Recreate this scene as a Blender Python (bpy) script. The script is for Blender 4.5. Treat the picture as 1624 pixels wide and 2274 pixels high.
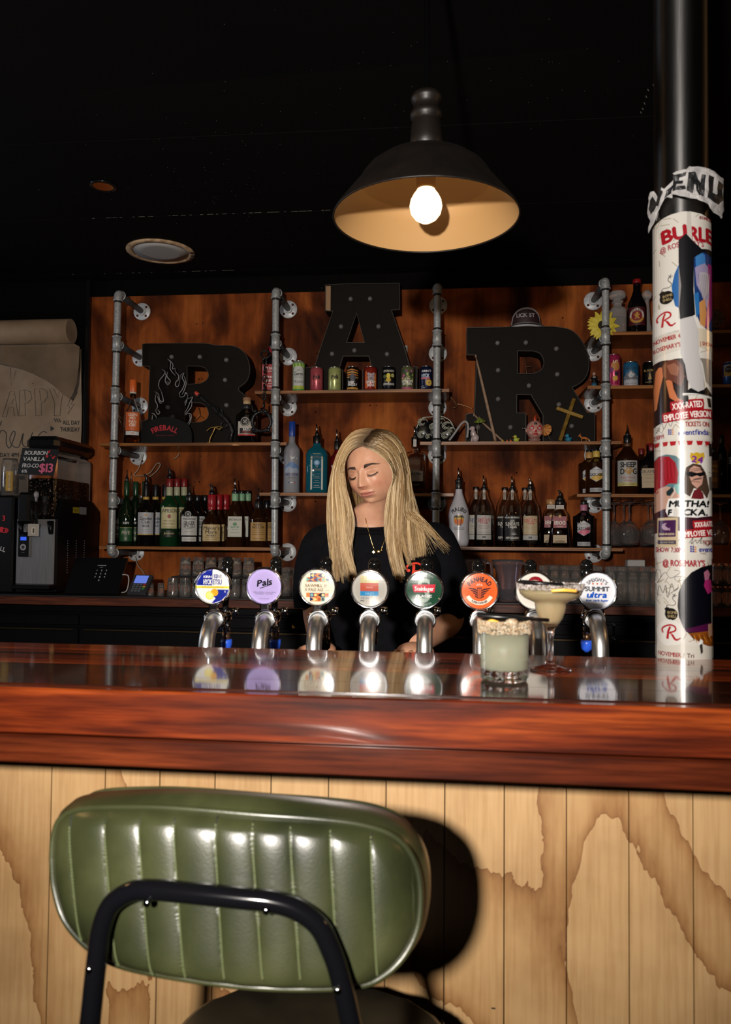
import bpy, math, random
from math import sin, cos, pi, radians, sqrt, atan2, hypot
from mathutils import Vector, Matrix, noise
from mathutils.geometry import tessellate_polygon
random.seed(7)
V = Vector
scn = bpy.context.scene
for o in list(bpy.data.objects): bpy.data.objects.remove(o)
COL = scn.collection

# ------------------------------------------------------------------ camera
W_, H_, F_ = 1624, 2274, 1750.0
CAM = V((0.0, 0.0, 1.25))
YAW, PITCH, ROLL = radians(5.90), radians(2.10), radians(0.52)
fwd = V((-sin(YAW)*cos(PITCH), cos(YAW)*cos(PITCH), sin(PITCH)))
r0 = V((cos(YAW), sin(YAW), 0)); u0 = r0.cross(fwd)
rgt = cos(ROLL)*r0 + sin(ROLL)*u0
upv = -sin(ROLL)*r0 + cos(ROLL)*u0
cam = bpy.data.cameras.new('camera'); camo = bpy.data.objects.new('camera', cam); COL.objects.link(camo)
m = Matrix((rgt, upv, -fwd)).transposed().to_4x4(); m.translation = CAM
camo.matrix_world = m
cam.sensor_fit = 'VERTICAL'; cam.sensor_height = 36.0; cam.lens = 36.0*F_/H_
cam.clip_start = 0.02
cam.dof.use_dof = True; cam.dof.focus_distance = 2.7; cam.dof.aperture_fstop = 7.0
scn.camera = camo
scn.view_settings.view_transform = 'Standard'; scn.view_settings.look = 'None'
scn.view_settings.gamma = 1; scn.view_settings.use_curve_mapping = False
scn.view_settings.exposure = 0.0

# ------------------------------------------------------------------ world and main lights
wd = bpy.data.worlds.new('world'); scn.world = wd; wd.use_nodes = True
wd.node_tree.nodes['Background'].inputs[0].default_value = (1.0, .8, .6, 1)
wd.node_tree.nodes['Background'].inputs[1].default_value = 0.004
def lamp(name, kind, loc, energy, color, target=None, **kw):
    l = bpy.data.lights.new(name, kind); l.energy = energy; l.color = color
    for k, v in kw.items(): setattr(l, k, v)
    o = bpy.data.objects.new(name, l); COL.objects.link(o); o.location = loc
    if target is not None: o.rotation_euler = (V(target)-V(loc)).to_track_quat('-Z', 'Y').to_euler()
    return o
# the photographer's flash, just behind and left of the camera
lamp('flash_light', 'SPOT', (-0.25, -0.45, 1.44), 315, (1.0, .93, .86), (-0.14, 3.0, 1.55),
     spot_size=radians(94), spot_blend=1.0, shadow_soft_size=.035)
# warm bar lamps of the room, left and right of the frame
lamp('bar_lamp_light_left', 'POINT', (-1.75, 1.35, 1.98), 7, (1.0, .55, .22), shadow_soft_size=.06)
lamp('bar_lamp_light_right', 'POINT', (2.1, 1.6, 2.0), 7, (1.0, .55, .22), shadow_soft_size=.06)
lamp('aisle_fill_light', 'AREA', (-.4, 2.3, 2.62), 3, (1.0, .72, .45), (-.3, 4.1, 1.5), size=1.6)  # added fill to brighten the back wall, stands for no particular lamp
lamp('doorway_light', 'AREA', (-3.7, 2.7, 1.7), 12, (.8, .88, 1.0), (.5, 1.6, 1.6), size=.55)

# ------------------------------------------------------------------ pixel rays (photograph frame 1624 x 2274)
def ray(px, py): return rgt*((px-W_/2)/F_) - upv*((py-H_/2)/F_) + fwd
def P(px, py, Y):
    r = ray(px, py); return CAM + r*(Y/r.y)
def PZ(px, py, z):
    r = ray(px, py); return CAM + r*((z-CAM.z)/r.z)
def S(px, py, Y): return (P(px+1, py, Y)-P(px, py, Y)).length*.998     # metres per pixel there

# ------------------------------------------------------------------ materials
MATS = {}
def mat(name, col=(.5,.5,.5), rough=.5, metal=0, **kw):
    if name in MATS: return MATS[name]
    m = bpy.data.materials.new(name); m.use_nodes = True
    b = m.node_tree.nodes['Principled BSDF']
    b.inputs['Base Color'].default_value = (*col, 1); b.inputs['Roughness'].default_value = rough
    b.inputs['Metallic'].default_value = metal
    ren = dict(trans='Transmission Weight', ior='IOR', coat='Coat Weight', coatr='Coat Roughness', spec='Specular IOR Level',
               estr='Emission Strength', sss='Subsurface Weight', sheen='Sheen Weight', alpha='Alpha', aniso='Anisotropic')
    for k, v in kw.items():
        if k == 'ecol': b.inputs['Emission Color'].default_value = (*v, 1)
        elif k in ren: b.inputs[ren[k]].default_value = v
    MATS[name] = m; return m
def srgb(h):
    c = [int(h[i:i+2], 16)/255 for i in (0, 2, 4)]
    return tuple(x/12.92 if x <= .04045 else ((x+.055)/1.055)**2.4 for x in c)
def ink(h, rough=.45, k=1.0): return mat('ink_'+h+('' if rough == .45 else '_%d' % int(rough*100))+('' if k == 1 else '_s'), tuple(c*k for c in srgb(h)), rough)
def nodes(m): return m.node_tree.nodes, m.node_tree.links, m.node_tree.nodes['Principled BSDF']
def noise_mat(name, cols, scale=(1,1,1), nscale=5, detail=6, rough=.5, bump=0, bscale=None, dist=0, rrange=None, **kw):
    """colour ramp over stretched noise in object space"""
    m = mat(name, cols[0][1], rough, **kw); N, L, b = nodes(m)
    tc = N.new('ShaderNodeTexCoord'); mp = N.new('ShaderNodeMapping'); mp.inputs['Scale'].default_value = scale
    nz = N.new('ShaderNodeTexNoise'); nz.inputs['Scale'].default_value = nscale; nz.inputs['Detail'].default_value = detail
    nz.inputs['Distortion'].default_value = dist
    rp = N.new('ShaderNodeValToRGB')
    el = rp.color_ramp.elements
    el[0].position, el[0].color = cols[0][0], (*cols[0][1], 1); el[1].position, el[1].color = cols[-1][0], (*cols[-1][1], 1)
    for p, c in cols[1:-1]:
        e = el.new(p); e.color = (*c, 1)
    L.new(tc.outputs['Object'], mp.inputs[0]); L.new(mp.outputs[0], nz.inputs['Vector']); L.new(nz.outputs[0], rp.inputs[0]); L.new(rp.outputs[0], b.inputs['Base Color'])
    if bump:
        bp = N.new('ShaderNodeBump'); bp.inputs['Strength'].default_value = bump; bp.inputs['Distance'].default_value = .002
        n2 = N.new('ShaderNodeTexNoise'); n2.inputs['Scale'].default_value = bscale or nscale*4; n2.inputs['Detail'].default_value = 4
        L.new(mp.outputs[0], n2.inputs['Vector']); L.new(n2.outputs[0], bp.inputs['Height']); L.new(bp.outputs[0], b.inputs['Normal'])
    if rrange:
        mr = N.new('ShaderNodeMapRange'); mr.inputs[3].default_value, mr.inputs[4].default_value = rrange
        L.new(nz.outputs[0], mr.inputs[0]); L.new(mr.outputs[0], b.inputs['Roughness'])
    return m

# ------------------------------------------------------------------ objects
def setp(o, label=None, cat=None, group=None, kind=None):
    if label: o['label'] = label
    if cat: o['category'] = cat
    if group: o['group'] = group
    if kind: o['kind'] = kind
    return o
WM = {}
def thing(name, label, cat, loc, group=None, kind=None):
    o = bpy.data.objects.new(name, None); COL.objects.link(o); o.location = loc; o.empty_display_size = .05
    WM[o.name] = Matrix.Translation(V(loc)); return setp(o, label, cat, group, kind)
class MB:
    def __init__(s, mt=None): s.v, s.f, s.mi, s.sm, s.slots, s.cur = [], [], [], [], [], 0; s.smooth = False; (s.mat(mt) if mt else None)
    def mat(s, mt):
        if mt not in s.slots: s.slots.append(mt)
        s.cur = s.slots.index(mt); return s
    def add(s, vs, fs, smooth=None):
        b = len(s.v); s.v += [tuple(x) for x in vs]
        sm = s.smooth if smooth is None else smooth
        for f in fs: s.f.append([b+i for i in f]); s.mi.append(s.cur); s.sm.append(sm)
        return s
    def box(s, c, sz, R=None, ch=0):
        hx, hy, hz = sz[0]/2, sz[1]/2, sz[2]/2; c = V(c)
        if ch <= 0:
            vs = [V((x, y, z)) for x in (-hx, hx) for y in (-hy, hy) for z in (-hz, hz)]
            fs = [(0,1,3,2),(4,6,7,5),(0,4,5,1),(2,3,7,6),(0,2,6,4),(1,5,7,3)]
        else:
            vs = []; idx = {}
            for x in (-1, 1):
                for y in (-1, 1):
                    for z in (-1, 1):
                        for a in range(3):
                            p = [hx-ch, hy-ch, hz-ch]; p[a] += ch
                            idx[(x, y, z, a)] = len(vs); vs.append(V((x*p[0], y*p[1], z*p[2])))
            fs = []
            for a in range(3):
                o1, o2 = [k for k in range(3) if k != a]
                for sg in (-1, 1):
                    q = []
                    for (s1, s2) in ((-1,-1),(1,-1),(1,1),(-1,1)):
                        k = [0,0,0]; k[a] = sg; k[o1] = s1; k[o2] = s2; q.append(idx[(*k, a)])
                    fs.append(q)
                for s1 in (-1, 1):
                    for s2 in (-1, 1):
                        k1 = [0,0,0]; k1[a] = -1; k1[o1] = s1; k1[o2] = s2; k2 = list(k1); k2[a] = 1
                        fs.append([idx[(*k1, o1)], idx[(*k1, o2)], idx[(*k2, o2)], idx[(*k2, o1)]])
            for x in (-1, 1):
                for y in (-1, 1):
                    for z in (-1, 1): fs.append([idx[(x, y, z, a)] for a in range(3)])
            cc = V((0,0,0)); nf = []
            for f in fs:
                n = (vs[f[1]]-vs[f[0]]).cross(vs[f[2]]-vs[f[0]]); mid = sum((vs[i] for i in f), V())/len(f)
                nf.append(f if n.dot(mid) > 0 else f[::-1])
            fs = nf
        if R is not None: vs = [R @ p for p in vs]
        return s.add([c+p for p in vs], fs)
    def lathe(s, prof, c=(0,0,0), seg=20, R=None, ang=None, closed=False, smooth=True, sq=None):
        """prof: list (r, z); sq: superellipse power or (sx, sy) squash"""
        c = V(c); full = ang is None; n = seg if full else seg+1; vs = []
        for r, z in prof:
            for i in range(n):
                t = 2*pi*i/seg if full else ang[0]+(ang[1]-ang[0])*i/seg
                ct, st = cos(t), sin(t)
                if isinstance(sq, (int, float)):
                    k = (abs(ct)**sq+abs(st)**sq)**(-1/sq); ct *= k; st *= k
                elif sq: ct *= sq[0]; st *= sq[1]
                p = V((r*ct, r*st, z)); vs.append(c+(R @ p if R is not None else p))
        fs = []; m = len(prof)
        for j in range(m-1 + (1 if closed else 0)):
            j2 = (j+1) % m
            for i in range(seg):
                i2 = (i+1) % n if full else i+1
                fs.append((j*n+i, j*n+i2, j2*n+i2, j2*n+i))
        s.add(vs, fs, smooth)
        if full and not closed:
            for j, rev in ((0, True), (m-1, False)):
                if prof[j][0] > 1e-6:
                    f = [len(s.v)-len(vs)+j*n+i for i in range(n)]; s.f.append(f[::-1] if rev else f); s.mi.append(s.cur); s.sm.append(False)
        return s
    def tube(s, pts, r, seg=10, cap=True, smooth=True, flat=1.0, up=None):
        pts = [V(p) for p in pts]; n = len(pts); rs = r if isinstance(r, (list, tuple)) else [r]*n
        vs = []; pn = None
        for i, p in enumerate(pts):
            t = (pts[min(i+1, n-1)]-pts[max(i-1, 0)]).normalized()
            if pn is None:
                a = V(up) if up is not None else (V((0,0,1)) if abs(t.z) < .9 else V((1,0,0)))
                pn = (a - t*a.dot(t)).normalized()
            else:
                pn = pn - t*pn.dot(t); pn = pn.normalized() if pn.length > 1e-6 else t.orthogonal().normalized()
            b = t.cross(pn)
            for k in range(seg):
                q = 2*pi*k/seg; vs.append(p + pn*(rs[i]*cos(q)) + b*(rs[i]*flat*sin(q)))
        fs = []
        for i in range(n-1):
            for k in range(seg):
                k2 = (k+1) % seg; fs.append((i*seg+k, i*seg+k2, (i+1)*seg+k2, (i+1)*seg+k))
        s.add(vs, fs, smooth)
        if cap:
            b = len(s.v)-len(vs)
            for f in ([b+k for k in range(seg)][::-1], [b+(n-1)*seg+k for k in range(seg)]):
                s.f.append(f); s.mi.append(s.cur); s.sm.append(False)
        return s
    def ball(s, c, r, seg=12, rings=8, sc=(1,1,1), R=None):
        pr = [(sin(pi*j/rings), -cos(pi*j/rings)) for j in range(rings+1)]
        c = V(c); vs = []; 
        for a, z in pr:
            for i in range(seg):
                p = V((r*sc[0]*a*cos(2*pi*i/seg), r*sc[1]*a*sin(2*pi*i/seg), r*sc[2]*z)); vs.append(c+(R @ p if R is not None else p))
        fs = [(j*seg+i, j*seg+(i+1) % seg, (j+1)*seg+(i+1) % seg, (j+1)*seg+i) for j in range(rings) for i in range(seg)]
        return s.add(vs, fs, True)
    def torus(s, c, R0, r, R=None, seg=24, sub=8, sc=(1,1), arc=2*pi):
        c = V(c); vs = []; full = arc > 6.28; n = seg if full else seg+1
        for i in range(n):
            a = arc*i/seg
            for k in range(sub):
                b = 2*pi*k/sub; p = V(((R0*sc[0]+r*cos(b))*cos(a), (R0*sc[1]+r*cos(b))*sin(a), r*sin(b)))
                vs.append(c+(R @ p if R is not None else p))
        fs = [(i*sub+k, ((i+1) % n)*sub+k, ((i+1) % n)*sub+(k+1) % sub, i*sub+(k+1) % sub) for i in range(seg) for k in range(sub)]
        return s.add(vs, fs, True)
    def prism(s, polys, mapper, d0, d1, holes=None):
        """outline (list of uv) extruded between depths d0, d1; holes: list of outlines"""
        loops = [polys]+(holes or []); pts = [p for l in loops for p in l]
        tris = tessellate_polygon([[V((p[0], p[1], 0)) for p in l] for l in loops])
        n = len(pts); vs = [mapper(p[0], p[1], d0) for p in pts]+[mapper(p[0], p[1], d1) for p in pts]
        fs = [t for t in tris]+[tuple(i+n for i in t[::-1]) for t in tris]; b = 0
        for l in loops:
            k = len(l)
            for i in range(k): fs.append((b+i, b+(i+1) % k, b+(i+1) % k+n, b+i+n))
            b += k
        return s.add(vs, fs)
    def art(s, A, mapper, eps=.00025):
        for vs, fs, mt, layer in A.items:
            s.mat(mt); s.add([mapper(u, v, eps*layer) for u, v in vs], fs, A.smooth)
        return s
    def build(s, name, parent=None, mt=None, loc=None, fix=False):
        me = bpy.data.meshes.new(name)
        if loc is not None: l = V(loc); vv = [(a-l.x, b-l.y, c-l.z) for a, b, c in s.v]
        else: vv = s.v
        me.from_pydata(vv, [], s.f)
        for sl in (s.slots if not mt else [mt]): me.materials.append(sl)
        if not mt and len(s.slots) > 1: me.polygons.foreach_set('material_index', s.mi)
        me.polygons.foreach_set('use_smooth', s.sm)
        if fix:
            import bmesh
            bm = bmesh.new(); bm.from_mesh(me); bmesh.ops.recalc_face_normals(bm, faces=bm.faces); bm.to_mesh(me); bm.free()
        me.update()
        o = bpy.data.objects.new(name, me); COL.objects.link(o)
        if loc is not None: o.location = loc; WM[o.name] = Matrix.Translation(V(loc))
        if parent is not None:
            o.parent = parent; o.matrix_parent_inverse = WM.get(parent.name, Matrix()).inverted()
        return o
def copy_thing(o, loc, label=None, group=None):
    c = o.copy(); COL.objects.link(c); c.location = loc; WM[c.name] = Matrix.Translation(V(loc))
    if label: c['label'] = label
    if group: c['group'] = group
    for ch in o.children:
        d = ch.copy(); COL.objects.link(d); d.parent = c
        for g in ch.children:
            e = g.copy(); COL.objects.link(e); e.parent = d
    return c

# ------------------------------------------------------------------ flat print: polygons in (u, v) metres, mapped on to surfaces
GL = {}
def glyph(ch):
    if ch in GL: return GL[ch]
    cu = bpy.data.curves.new('g', 'FONT'); cu.body = ch; cu.size = 1; cu.resolution_u = 3; cu.fill_mode = 'FRONT'
    ob = bpy.data.objects.new('g', cu); me = ob.to_mesh()
    vs = [(v.co.x, v.co.y) for v in me.vertices]; fs = [tuple(p.vertices) for p in me.polygons]
    ob.to_mesh_clear(); bpy.data.objects.remove(ob); bpy.data.curves.remove(cu)
    if vs:
        x0 = min(v[0] for v in vs); x1 = max(v[0] for v in vs)
        GL[ch] = ([(x-x0, y) for x, y in vs], fs, x1-x0)
    else: GL[ch] = ([], [], .26)
    return GL[ch]
def clip(poly, ax, lo, hi):
    for sg, k in ((1, lo), (-1, hi)):
        out = []; n = len(poly)
        for i in range(n):
            a, b = poly[i], poly[(i+1) % n]; da, db = sg*(a[ax]-k), sg*(b[ax]-k)
            if da >= 0: out.append(a)
            if (da > 0 and db < 0) or (da < 0 and db > 0):
                t = da/(da-db); out.append((a[0]+(b[0]-a[0])*t, a[1]+(b[1]-a[1])*t))
        poly = out
        if len(poly) < 3: return []
    return poly
class Art:
    def __init__(s): s.items = []; s.smooth = False
    def poly(s, pts, mt, layer=1):
        t = tessellate_polygon([[V((p[0], p[1], 0)) for p in pts]]); s.items.append((list(pts), [tuple(x) for x in t], mt, layer)); return s
    def rect(s, x0, y0, x1, y1, mt, layer=1): s.items.append(([(x0,y0),(x1,y0),(x1,y1),(x0,y1)], [(0,1,2,3)], mt, layer)); return s
    def disc(s, cx, cy, rx, mt, layer=1, ry=None, n=24, a0=0, a1=2*pi):
        ry = ry or rx; full = abs(a1-a0) > 6.28
        p = [(cx+rx*cos(a0+(a1-a0)*i/n), cy+ry*sin(a0+(a1-a0)*i/n)) for i in range(n if full else n+1)]
        s.items.append((p, [tuple(range(len(p)))], mt, layer)); return s
    def ring(s, cx, cy, r0, r1, mt, layer=1, n=28, a0=0, a1=2*pi):
        p = []
        for i in range(n+1):
            a = a0+(a1-a0)*i/n; p += [(cx+r0*cos(a), cy+r0*sin(a)), (cx+r1*cos(a), cy+r1*sin(a))]
        s.items.append((p, [(2*i, 2*i+1, 2*i+3, 2*i+2) for i in range(n)], mt, layer)); return s
    def line(s, pts, w, mt, layer=1):
        vs = []; n = len(pts)
        for i, p in enumerate(pts):
            a = pts[max(i-1, 0)]; b = pts[min(i+1, n-1)]; dx, dy = b[0]-a[0], b[1]-a[1]; l = hypot(dx, dy) or 1
            ww = w[i] if isinstance(w, (list, tuple)) else w
            vs += [(p[0]-dy/l*ww/2, p[1]+dx/l*ww/2), (p[0]+dy/l*ww/2, p[1]-dx/l*ww/2)]
        s.items.append((vs, [(2*i, 2*i+1, 2*i+3, 2*i+2) for i in range(n-1)], mt, layer)); return s
    def text(s, t, cx, cy, h, mt, layer=2, w=None, xs=1.0, rot=0, slant=0, arc=None, gap=.07, fat=0, align='c'):
        """cap height h centred at (cx, cy); w: fit to width; arc: radius of baseline circle centred (cx, cy), up if > 0"""
        k = h/.73; adv = 0; lay = []
        for ch in t:
            vs, fs, gw = glyph(ch); lay.append((vs, fs, adv, gw)); adv += gw+gap
        adv -= gap
        if w and not arc: xs = w/(adv*k)
        tot = adv*k*xs; cr, sr = cos(rot), sin(rot)
        offs = [(0,0)] if not fat else [(-fat,0),(fat,0),(0,fat),(0,-fat)]
        for oi, (ox, oy) in enumerate(offs):
            for vs, fs, ad, gw in lay:
                if not vs: continue
                out = []
                if arc:
                    th = ((ad+gw/2)*k*xs-tot/2)/arc
                    for x, y in vs:
                        X = (x-gw/2)*k*xs+ox; Y = y*k+oy
                        if arc > 0: a = th; out.append((cx+X*cos(a)+(arc+Y)*sin(a), cy-X*sin(a)+(arc+Y)*cos(a)))
                        else: a = -th; out.append((cx+X*cos(a)+(-arc-Y)*sin(a)*1.0, cy+X*sin(a)-(-arc-Y)*cos(a)))
                else:
                    for x, y in vs:
                        X = (x+ad)*k*xs-(tot/2 if align == 'c' else 0)+ox; Y = y*k-h/2+oy; X += slant*Y
                        out.append((cx+X*cr-Y*sr, cy+X*sr+Y*cr))
                s.items.append((out, fs, mt, layer+.1*oi))
        return s
    def scaled(s, kx, ky, dx=0, dy=0):
        s.items = [([(x*kx+dx, y*ky+dy) for x, y in vs], fs, m_, l) for vs, fs, m_, l in s.items]; return s
    def cut(s, du=None, dv=None):
        out = []
        for vs, fs, mt, layer in s.items:
            nv, nf = [], []
            for f in fs:
                pl = [[vs[i] for i in f]]
                for ax, d in ((0, du), (1, dv)):
                    if not d: continue
                    q = []
                    for p in pl:
                        lo = min(a[ax] for a in p); hi = max(a[ax] for a in p)
                        k0, k1 = math.floor(lo/d+1e-9), math.ceil(hi/d-1e-9)
                        if k1-k0 <= 1: q.append(p); continue
                        for k in range(k0, k1):
                            c = clip(p, ax, k*d, (k+1)*d)
                            if len(c) > 2: q.append(c)
                    pl = q
                for p in pl: b = len(nv); nv += p; nf.append(tuple(range(b, b+len(p))))
            out.append((nv, nf, mt, layer))
        s.items = out; return s
def plane_map(o, ux, uy, n=None):
    o, ux, uy = V(o), V(ux).normalized(), V(uy).normalized(); n = V(n) if n is not None else ux.cross(uy)
    return lambda u, v, w=0: o+ux*u+uy*v+n*w
def cyl_map(c, r, a0=None):
    """u along the surface to the right seen from the camera, v up, w out"""
    c = V(c)
    if a0 is None: d = CAM-c; a0 = atan2(d.y, d.x)
    def f(u, v, w=0):
        a = a0+u/r; return V((c.x+(r+w)*cos(a), c.y+(r+w)*sin(a), c.z+v))
    return f
def catmull(pts, n=8):
    pts = [V(p) for p in pts]; out = []
    for i in range(len(pts)-1):
        p0, p1, p2, p3 = pts[max(i-1,0)], pts[i], pts[i+1], pts[min(i+2, len(pts)-1)]
        for k in range(n):
            t = k/n; out.append(.5*((2*p1)+(p2-p0)*t+(2*p0-5*p1+4*p2-p3)*t*t+(3*p1-p0-3*p2+p3)*t**3))
    return out+[pts[-1]]
RX = lambda a: Matrix.Rotation(a, 3, 'X')
RY = lambda a: Matrix.Rotation(a, 3, 'Y')
RZ = lambda a: Matrix.Rotation(a, 3, 'Z')
def Rdir(d):      # rotation taking +Z to d
    return V(d).to_track_quat('Z', 'Y').to_matrix()
# ================================================================== materials used widely
black_paint = mat('black_paint', (.004,.004,.0045), .6)
black_gloss = mat('black_gloss', (.006,.006,.007), .22)
black_matte = mat('black_matte', (.006,.006,.006), .8)
galv = noise_mat('galvanised', [(.3,(.27,.28,.28)),(.6,(.42,.44,.45)),(.8,(.6,.62,.62))], nscale=120, detail=3, rough=.42, metal=.25, bump=.2)
flange_m = noise_mat('flange_zinc', [(.3,(.46,.48,.5)),(.7,(.66,.68,.7))], nscale=90, detail=3, rough=.45, metal=.15)
dark_arm = mat('dark_steel', (.075,.078,.08), .45, .5)
chrome = mat('chrome', (.75,.77,.8), .09, 1)
def aniso(m, a):
    N, L, b = nodes(m); b.inputs['Anisotropic'].default_value = a; t = N.new('ShaderNodeTangent'); t.direction_type = 'RADIAL'; t.axis = 'Z'; b.inputs['Anisotropic Rotation'].default_value = .25; L.new(t.outputs[0], b.inputs['Tangent']); return m
steel = noise_mat('brushed_steel', [(.3,(.50,.49,.47)),(.7,(.66,.65,.63))], scale=(1,1,.05), nscale=400, detail=2, rough=.36, metal=1)
# ================================================================== the room
YW = 4.15          # face of the stained back panel
CZ = CAM.z+1.44    # ceiling
FL = 0.0
def struct(name, mb, **k): return setp(mb.build(name, **k), kind='structure')
floor_m = noise_mat('floor_concrete', [(.3,(.012,.011,.010)),(.7,(.03,.027,.024))], nscale=6, rough=.5)
struct('floor', MB(floor_m).box((-.2, 1.0, -.05), (7.4, 7.4, .1)))
wall_m = noise_mat('wall_black', [(.3,(.0012,.0012,.0012)),(.7,(.002,.0018,.0016))], nscale=3, rough=.8, spec=.08)
struct('wall_back', MB(wall_m).box((-.2, YW+.09, CZ/2), (7.4, .12, CZ)))
struct('wall_left', MB(wall_m).box((-3.95, 1.0, CZ/2), (.1, 7.4, CZ)))
struct('wall_right', MB(wall_m).box((3.55, 1.0, CZ/2), (.1, 7.4, CZ)))
struct('wall_rear', MB(wall_m).box((-.2, -2.75, CZ/2), (7.4, .1, CZ)))
# ceiling of black boards with open joints
ceil_m = noise_mat('ceiling_black', [(.3,(.0012,.0012,.0012)),(.7,(.002,.0018,.0017))], nscale=2, rough=.8, spec=.12)
ceil = struct('ceiling', MB(ceil_m).box((-.2, 1.0, CZ+.09), (7.4, 7.4, .06)))
joints = [-2.7, -1.2, .3, PZ(140, 316, CZ).y, PZ(520, 474, CZ).y, PZ(330, 605, CZ).y, YW+.12]
for i in range(len(joints)-1):
    b = MB(ceil_m).box((-.2, (joints[i]+joints[i+1])/2, CZ+.03), (7.4, joints[i+1]-joints[i]-.004, .06), ch=.002)
    b.build('ceiling_board', ceil)
# worn paint chips along two joints, hanging slivers of bare edge
chip = mat('bare_edge', (.16,.15,.13), .7)
cb = MB(chip)
for (x0, y0, x1, y1, n) in ((150, 490, 735, 468, 60), (110, 608, 520, 598, 26)):
    for i in range(n):
        t = random.random()**.6; p = PZ(x0+(x1-x0)*t, y0+(y1-y0)*t, CZ-.001); w = random.uniform(.003, .02)
        cb.box((p.x, joints[4] if n == 60 else joints[5], CZ-.0005), (w, random.uniform(.001,.0022), .0012))
for (x, y) in ((1440,200),(1436,215),(1432,230),(1428,242),(1424,250),(1452,190)):
    p = PZ(x, y, CZ-.0005); cb.box(p, (.003, .012, .001), RZ(-.5))
for i in range(90):
    p = PZ(random.gauss(480, 130), random.gauss(400, 90), CZ-.0005); w = random.uniform(.0006,.0014); cb.box(p, (w, w, .001))
for i in range(60):
    p = PZ(random.gauss(950, 300), random.gauss(200, 90), CZ-.0005); w = random.uniform(.0006,.0012); cb.box(p, (w, w, .001))
setp(cb.build('paint_chips', ceil), kind='stuff')

# stained plywood back panel, two sheets
ply_dark = noise_mat('stained_plywood', [(.31,(.028,.006,.002)),(.43,(.11,.024,.005)),(.56,(.29,.070,.013)),(.75,(.45,.135,.026))],
                     scale=(1,1,.6), nscale=4.5, detail=9, rough=.7, dist=.6, bump=.15, bscale=60, spec=.12)
def over_grain(m, scale, nsc, fac, c1, c0=(1,1,1)):
    N, L, b = nodes(m); src = b.inputs['Base Color'].links[0].from_socket
    tc = N.new('ShaderNodeTexCoord'); mp = N.new('ShaderNodeMapping'); mp.inputs['Scale'].default_value = scale
    nz = N.new('ShaderNodeTexNoise'); nz.inputs['Scale'].default_value = nsc; nz.inputs['Detail'].default_value = 5
    rp = N.new('ShaderNodeValToRGB'); rp.color_ramp.elements[0].position = .35; rp.color_ramp.elements[0].color = (*c1, 1)
    rp.color_ramp.elements[1].position = .6; rp.color_ramp.elements[1].color = (*c0, 1)
    mx = N.new('ShaderNodeMix'); mx.data_type = 'RGBA'; mx.blend_type = 'MULTIPLY'; mx.inputs[0].default_value = fac
    L.new(tc.outputs['Object'], mp.inputs[0]); L.new(mp.outputs[0], nz.inputs['Vector']); L.new(nz.outputs[0], rp.inputs[0])
    L.new(src, mx.inputs[6]); L.new(rp.outputs[0], mx.inputs[7]); L.new(mx.outputs[2], b.inputs['Base Color'])
over_grain(ply_dark, (14,1,1), 3.5, .42, (.32,.25,.2))
panel = thing('trim_1', None, None, (0, YW, 0), kind='structure')
pl = P(199, 900, YW).x; seam_x = P(836, 1000, YW).x; pr = 3.3
zt = P(1000, 641, YW).z; zb = .82
for a, b_ in ((pl, seam_x), (seam_x, seam_x+1.22), (seam_x+1.22, pr)):
    MB(ply_dark).box(((a+b_)/2, YW+.012, (zt+zb)/2), (b_-a-.0003, .024, zt-zb)).build('plywood_sheet', panel)
hb = MB(black_matte)
for (x, y) in ((822,900),(836,900),(204,667),(1148,1050),(1250,706),(701,915),(701,1114),(433,1070),(443,1070),(446,1013),(442,842),(449,842),(437,719),(450,717),(200,792),(198,920),(715,640),(704,785),(1250,636)):
    p = P(x, y, YW); hb.lathe([(.004,0),(.0035,-.0008)], p, 8, R=RX(pi/2), smooth=False)
setp(hb.build('screw_holes', panel), kind='stuff')

# ================================================================== customer's bar
CT = 1.06                                     # height of the counter top
CY = radians(-.30)                            # the bar runs a hair off parallel to the wall
f0 = PZ(812, 1539.5, CT); bk = PZ(812, 1446, CT)
ax = V((cos(CY), sin(CY), 0)); ay = V((-sin(CY), cos(CY), 0))
def B(u, v, z): return V((0, f0.y, 0))+ax*u+ay*v+V((0, 0, z))
D = (bk.y-f0.y)
RB = RZ(CY)
drop = CT-P(812, 1714, f0.y).z                # fascia height
def jarrah(name, a, b_, c, nsc=3.0, rough=.22, coat=.9):
    m = noise_mat(name, [(.28, a), (.5, b_), (.74, c)], scale=(1,7,11), nscale=nsc, detail=8, rough=rough, dist=.8, coat=coat, coatr=.06, spec=.35)
    over_grain(m, (3,60,60), 3, .75, (.32,.22,.2)); return m
top_ms = [jarrah('jarrah_top_mid', (.09,.010,.003), (.18,.024,.005), (.28,.045,.010)), jarrah('jarrah_top_dark', (.012,.003,.002), (.03,.006,.002), (.05,.012,.004)),
          jarrah('jarrah_top_red', (.18,.022,.005), (.32,.05,.010), (.42,.08,.018))]
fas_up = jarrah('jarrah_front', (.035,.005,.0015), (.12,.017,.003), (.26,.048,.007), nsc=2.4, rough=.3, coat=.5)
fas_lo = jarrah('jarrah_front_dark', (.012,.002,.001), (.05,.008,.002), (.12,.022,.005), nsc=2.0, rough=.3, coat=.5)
bar = thing('bar_counter', 'long polished red hardwood bar counter with a deep two board front edge', 'counter', B(0, D/2, CT-drop))
edges = [0, .20, .44, .52, .66, .735, .83, 1.0]; order = [1, 1, 2, 0, 1, 0, 2]
pos = 0
for i in range(7):
    v0, v1 = edges[i]*D, edges[i+1]*D
    MB(top_ms[order[i]]).box(B(.1, (v0+v1)/2, CT-.021), (5.6, v1-v0-.0004, .042), RB, ch=.0004).build('top_board', bar)
split = drop*.615
MB(fas_up).box(B(.1, -.011, CT-split/2-.0008), (5.6, .022, split-.0016), RB, ch=.002).build('front_board', bar)
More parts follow.
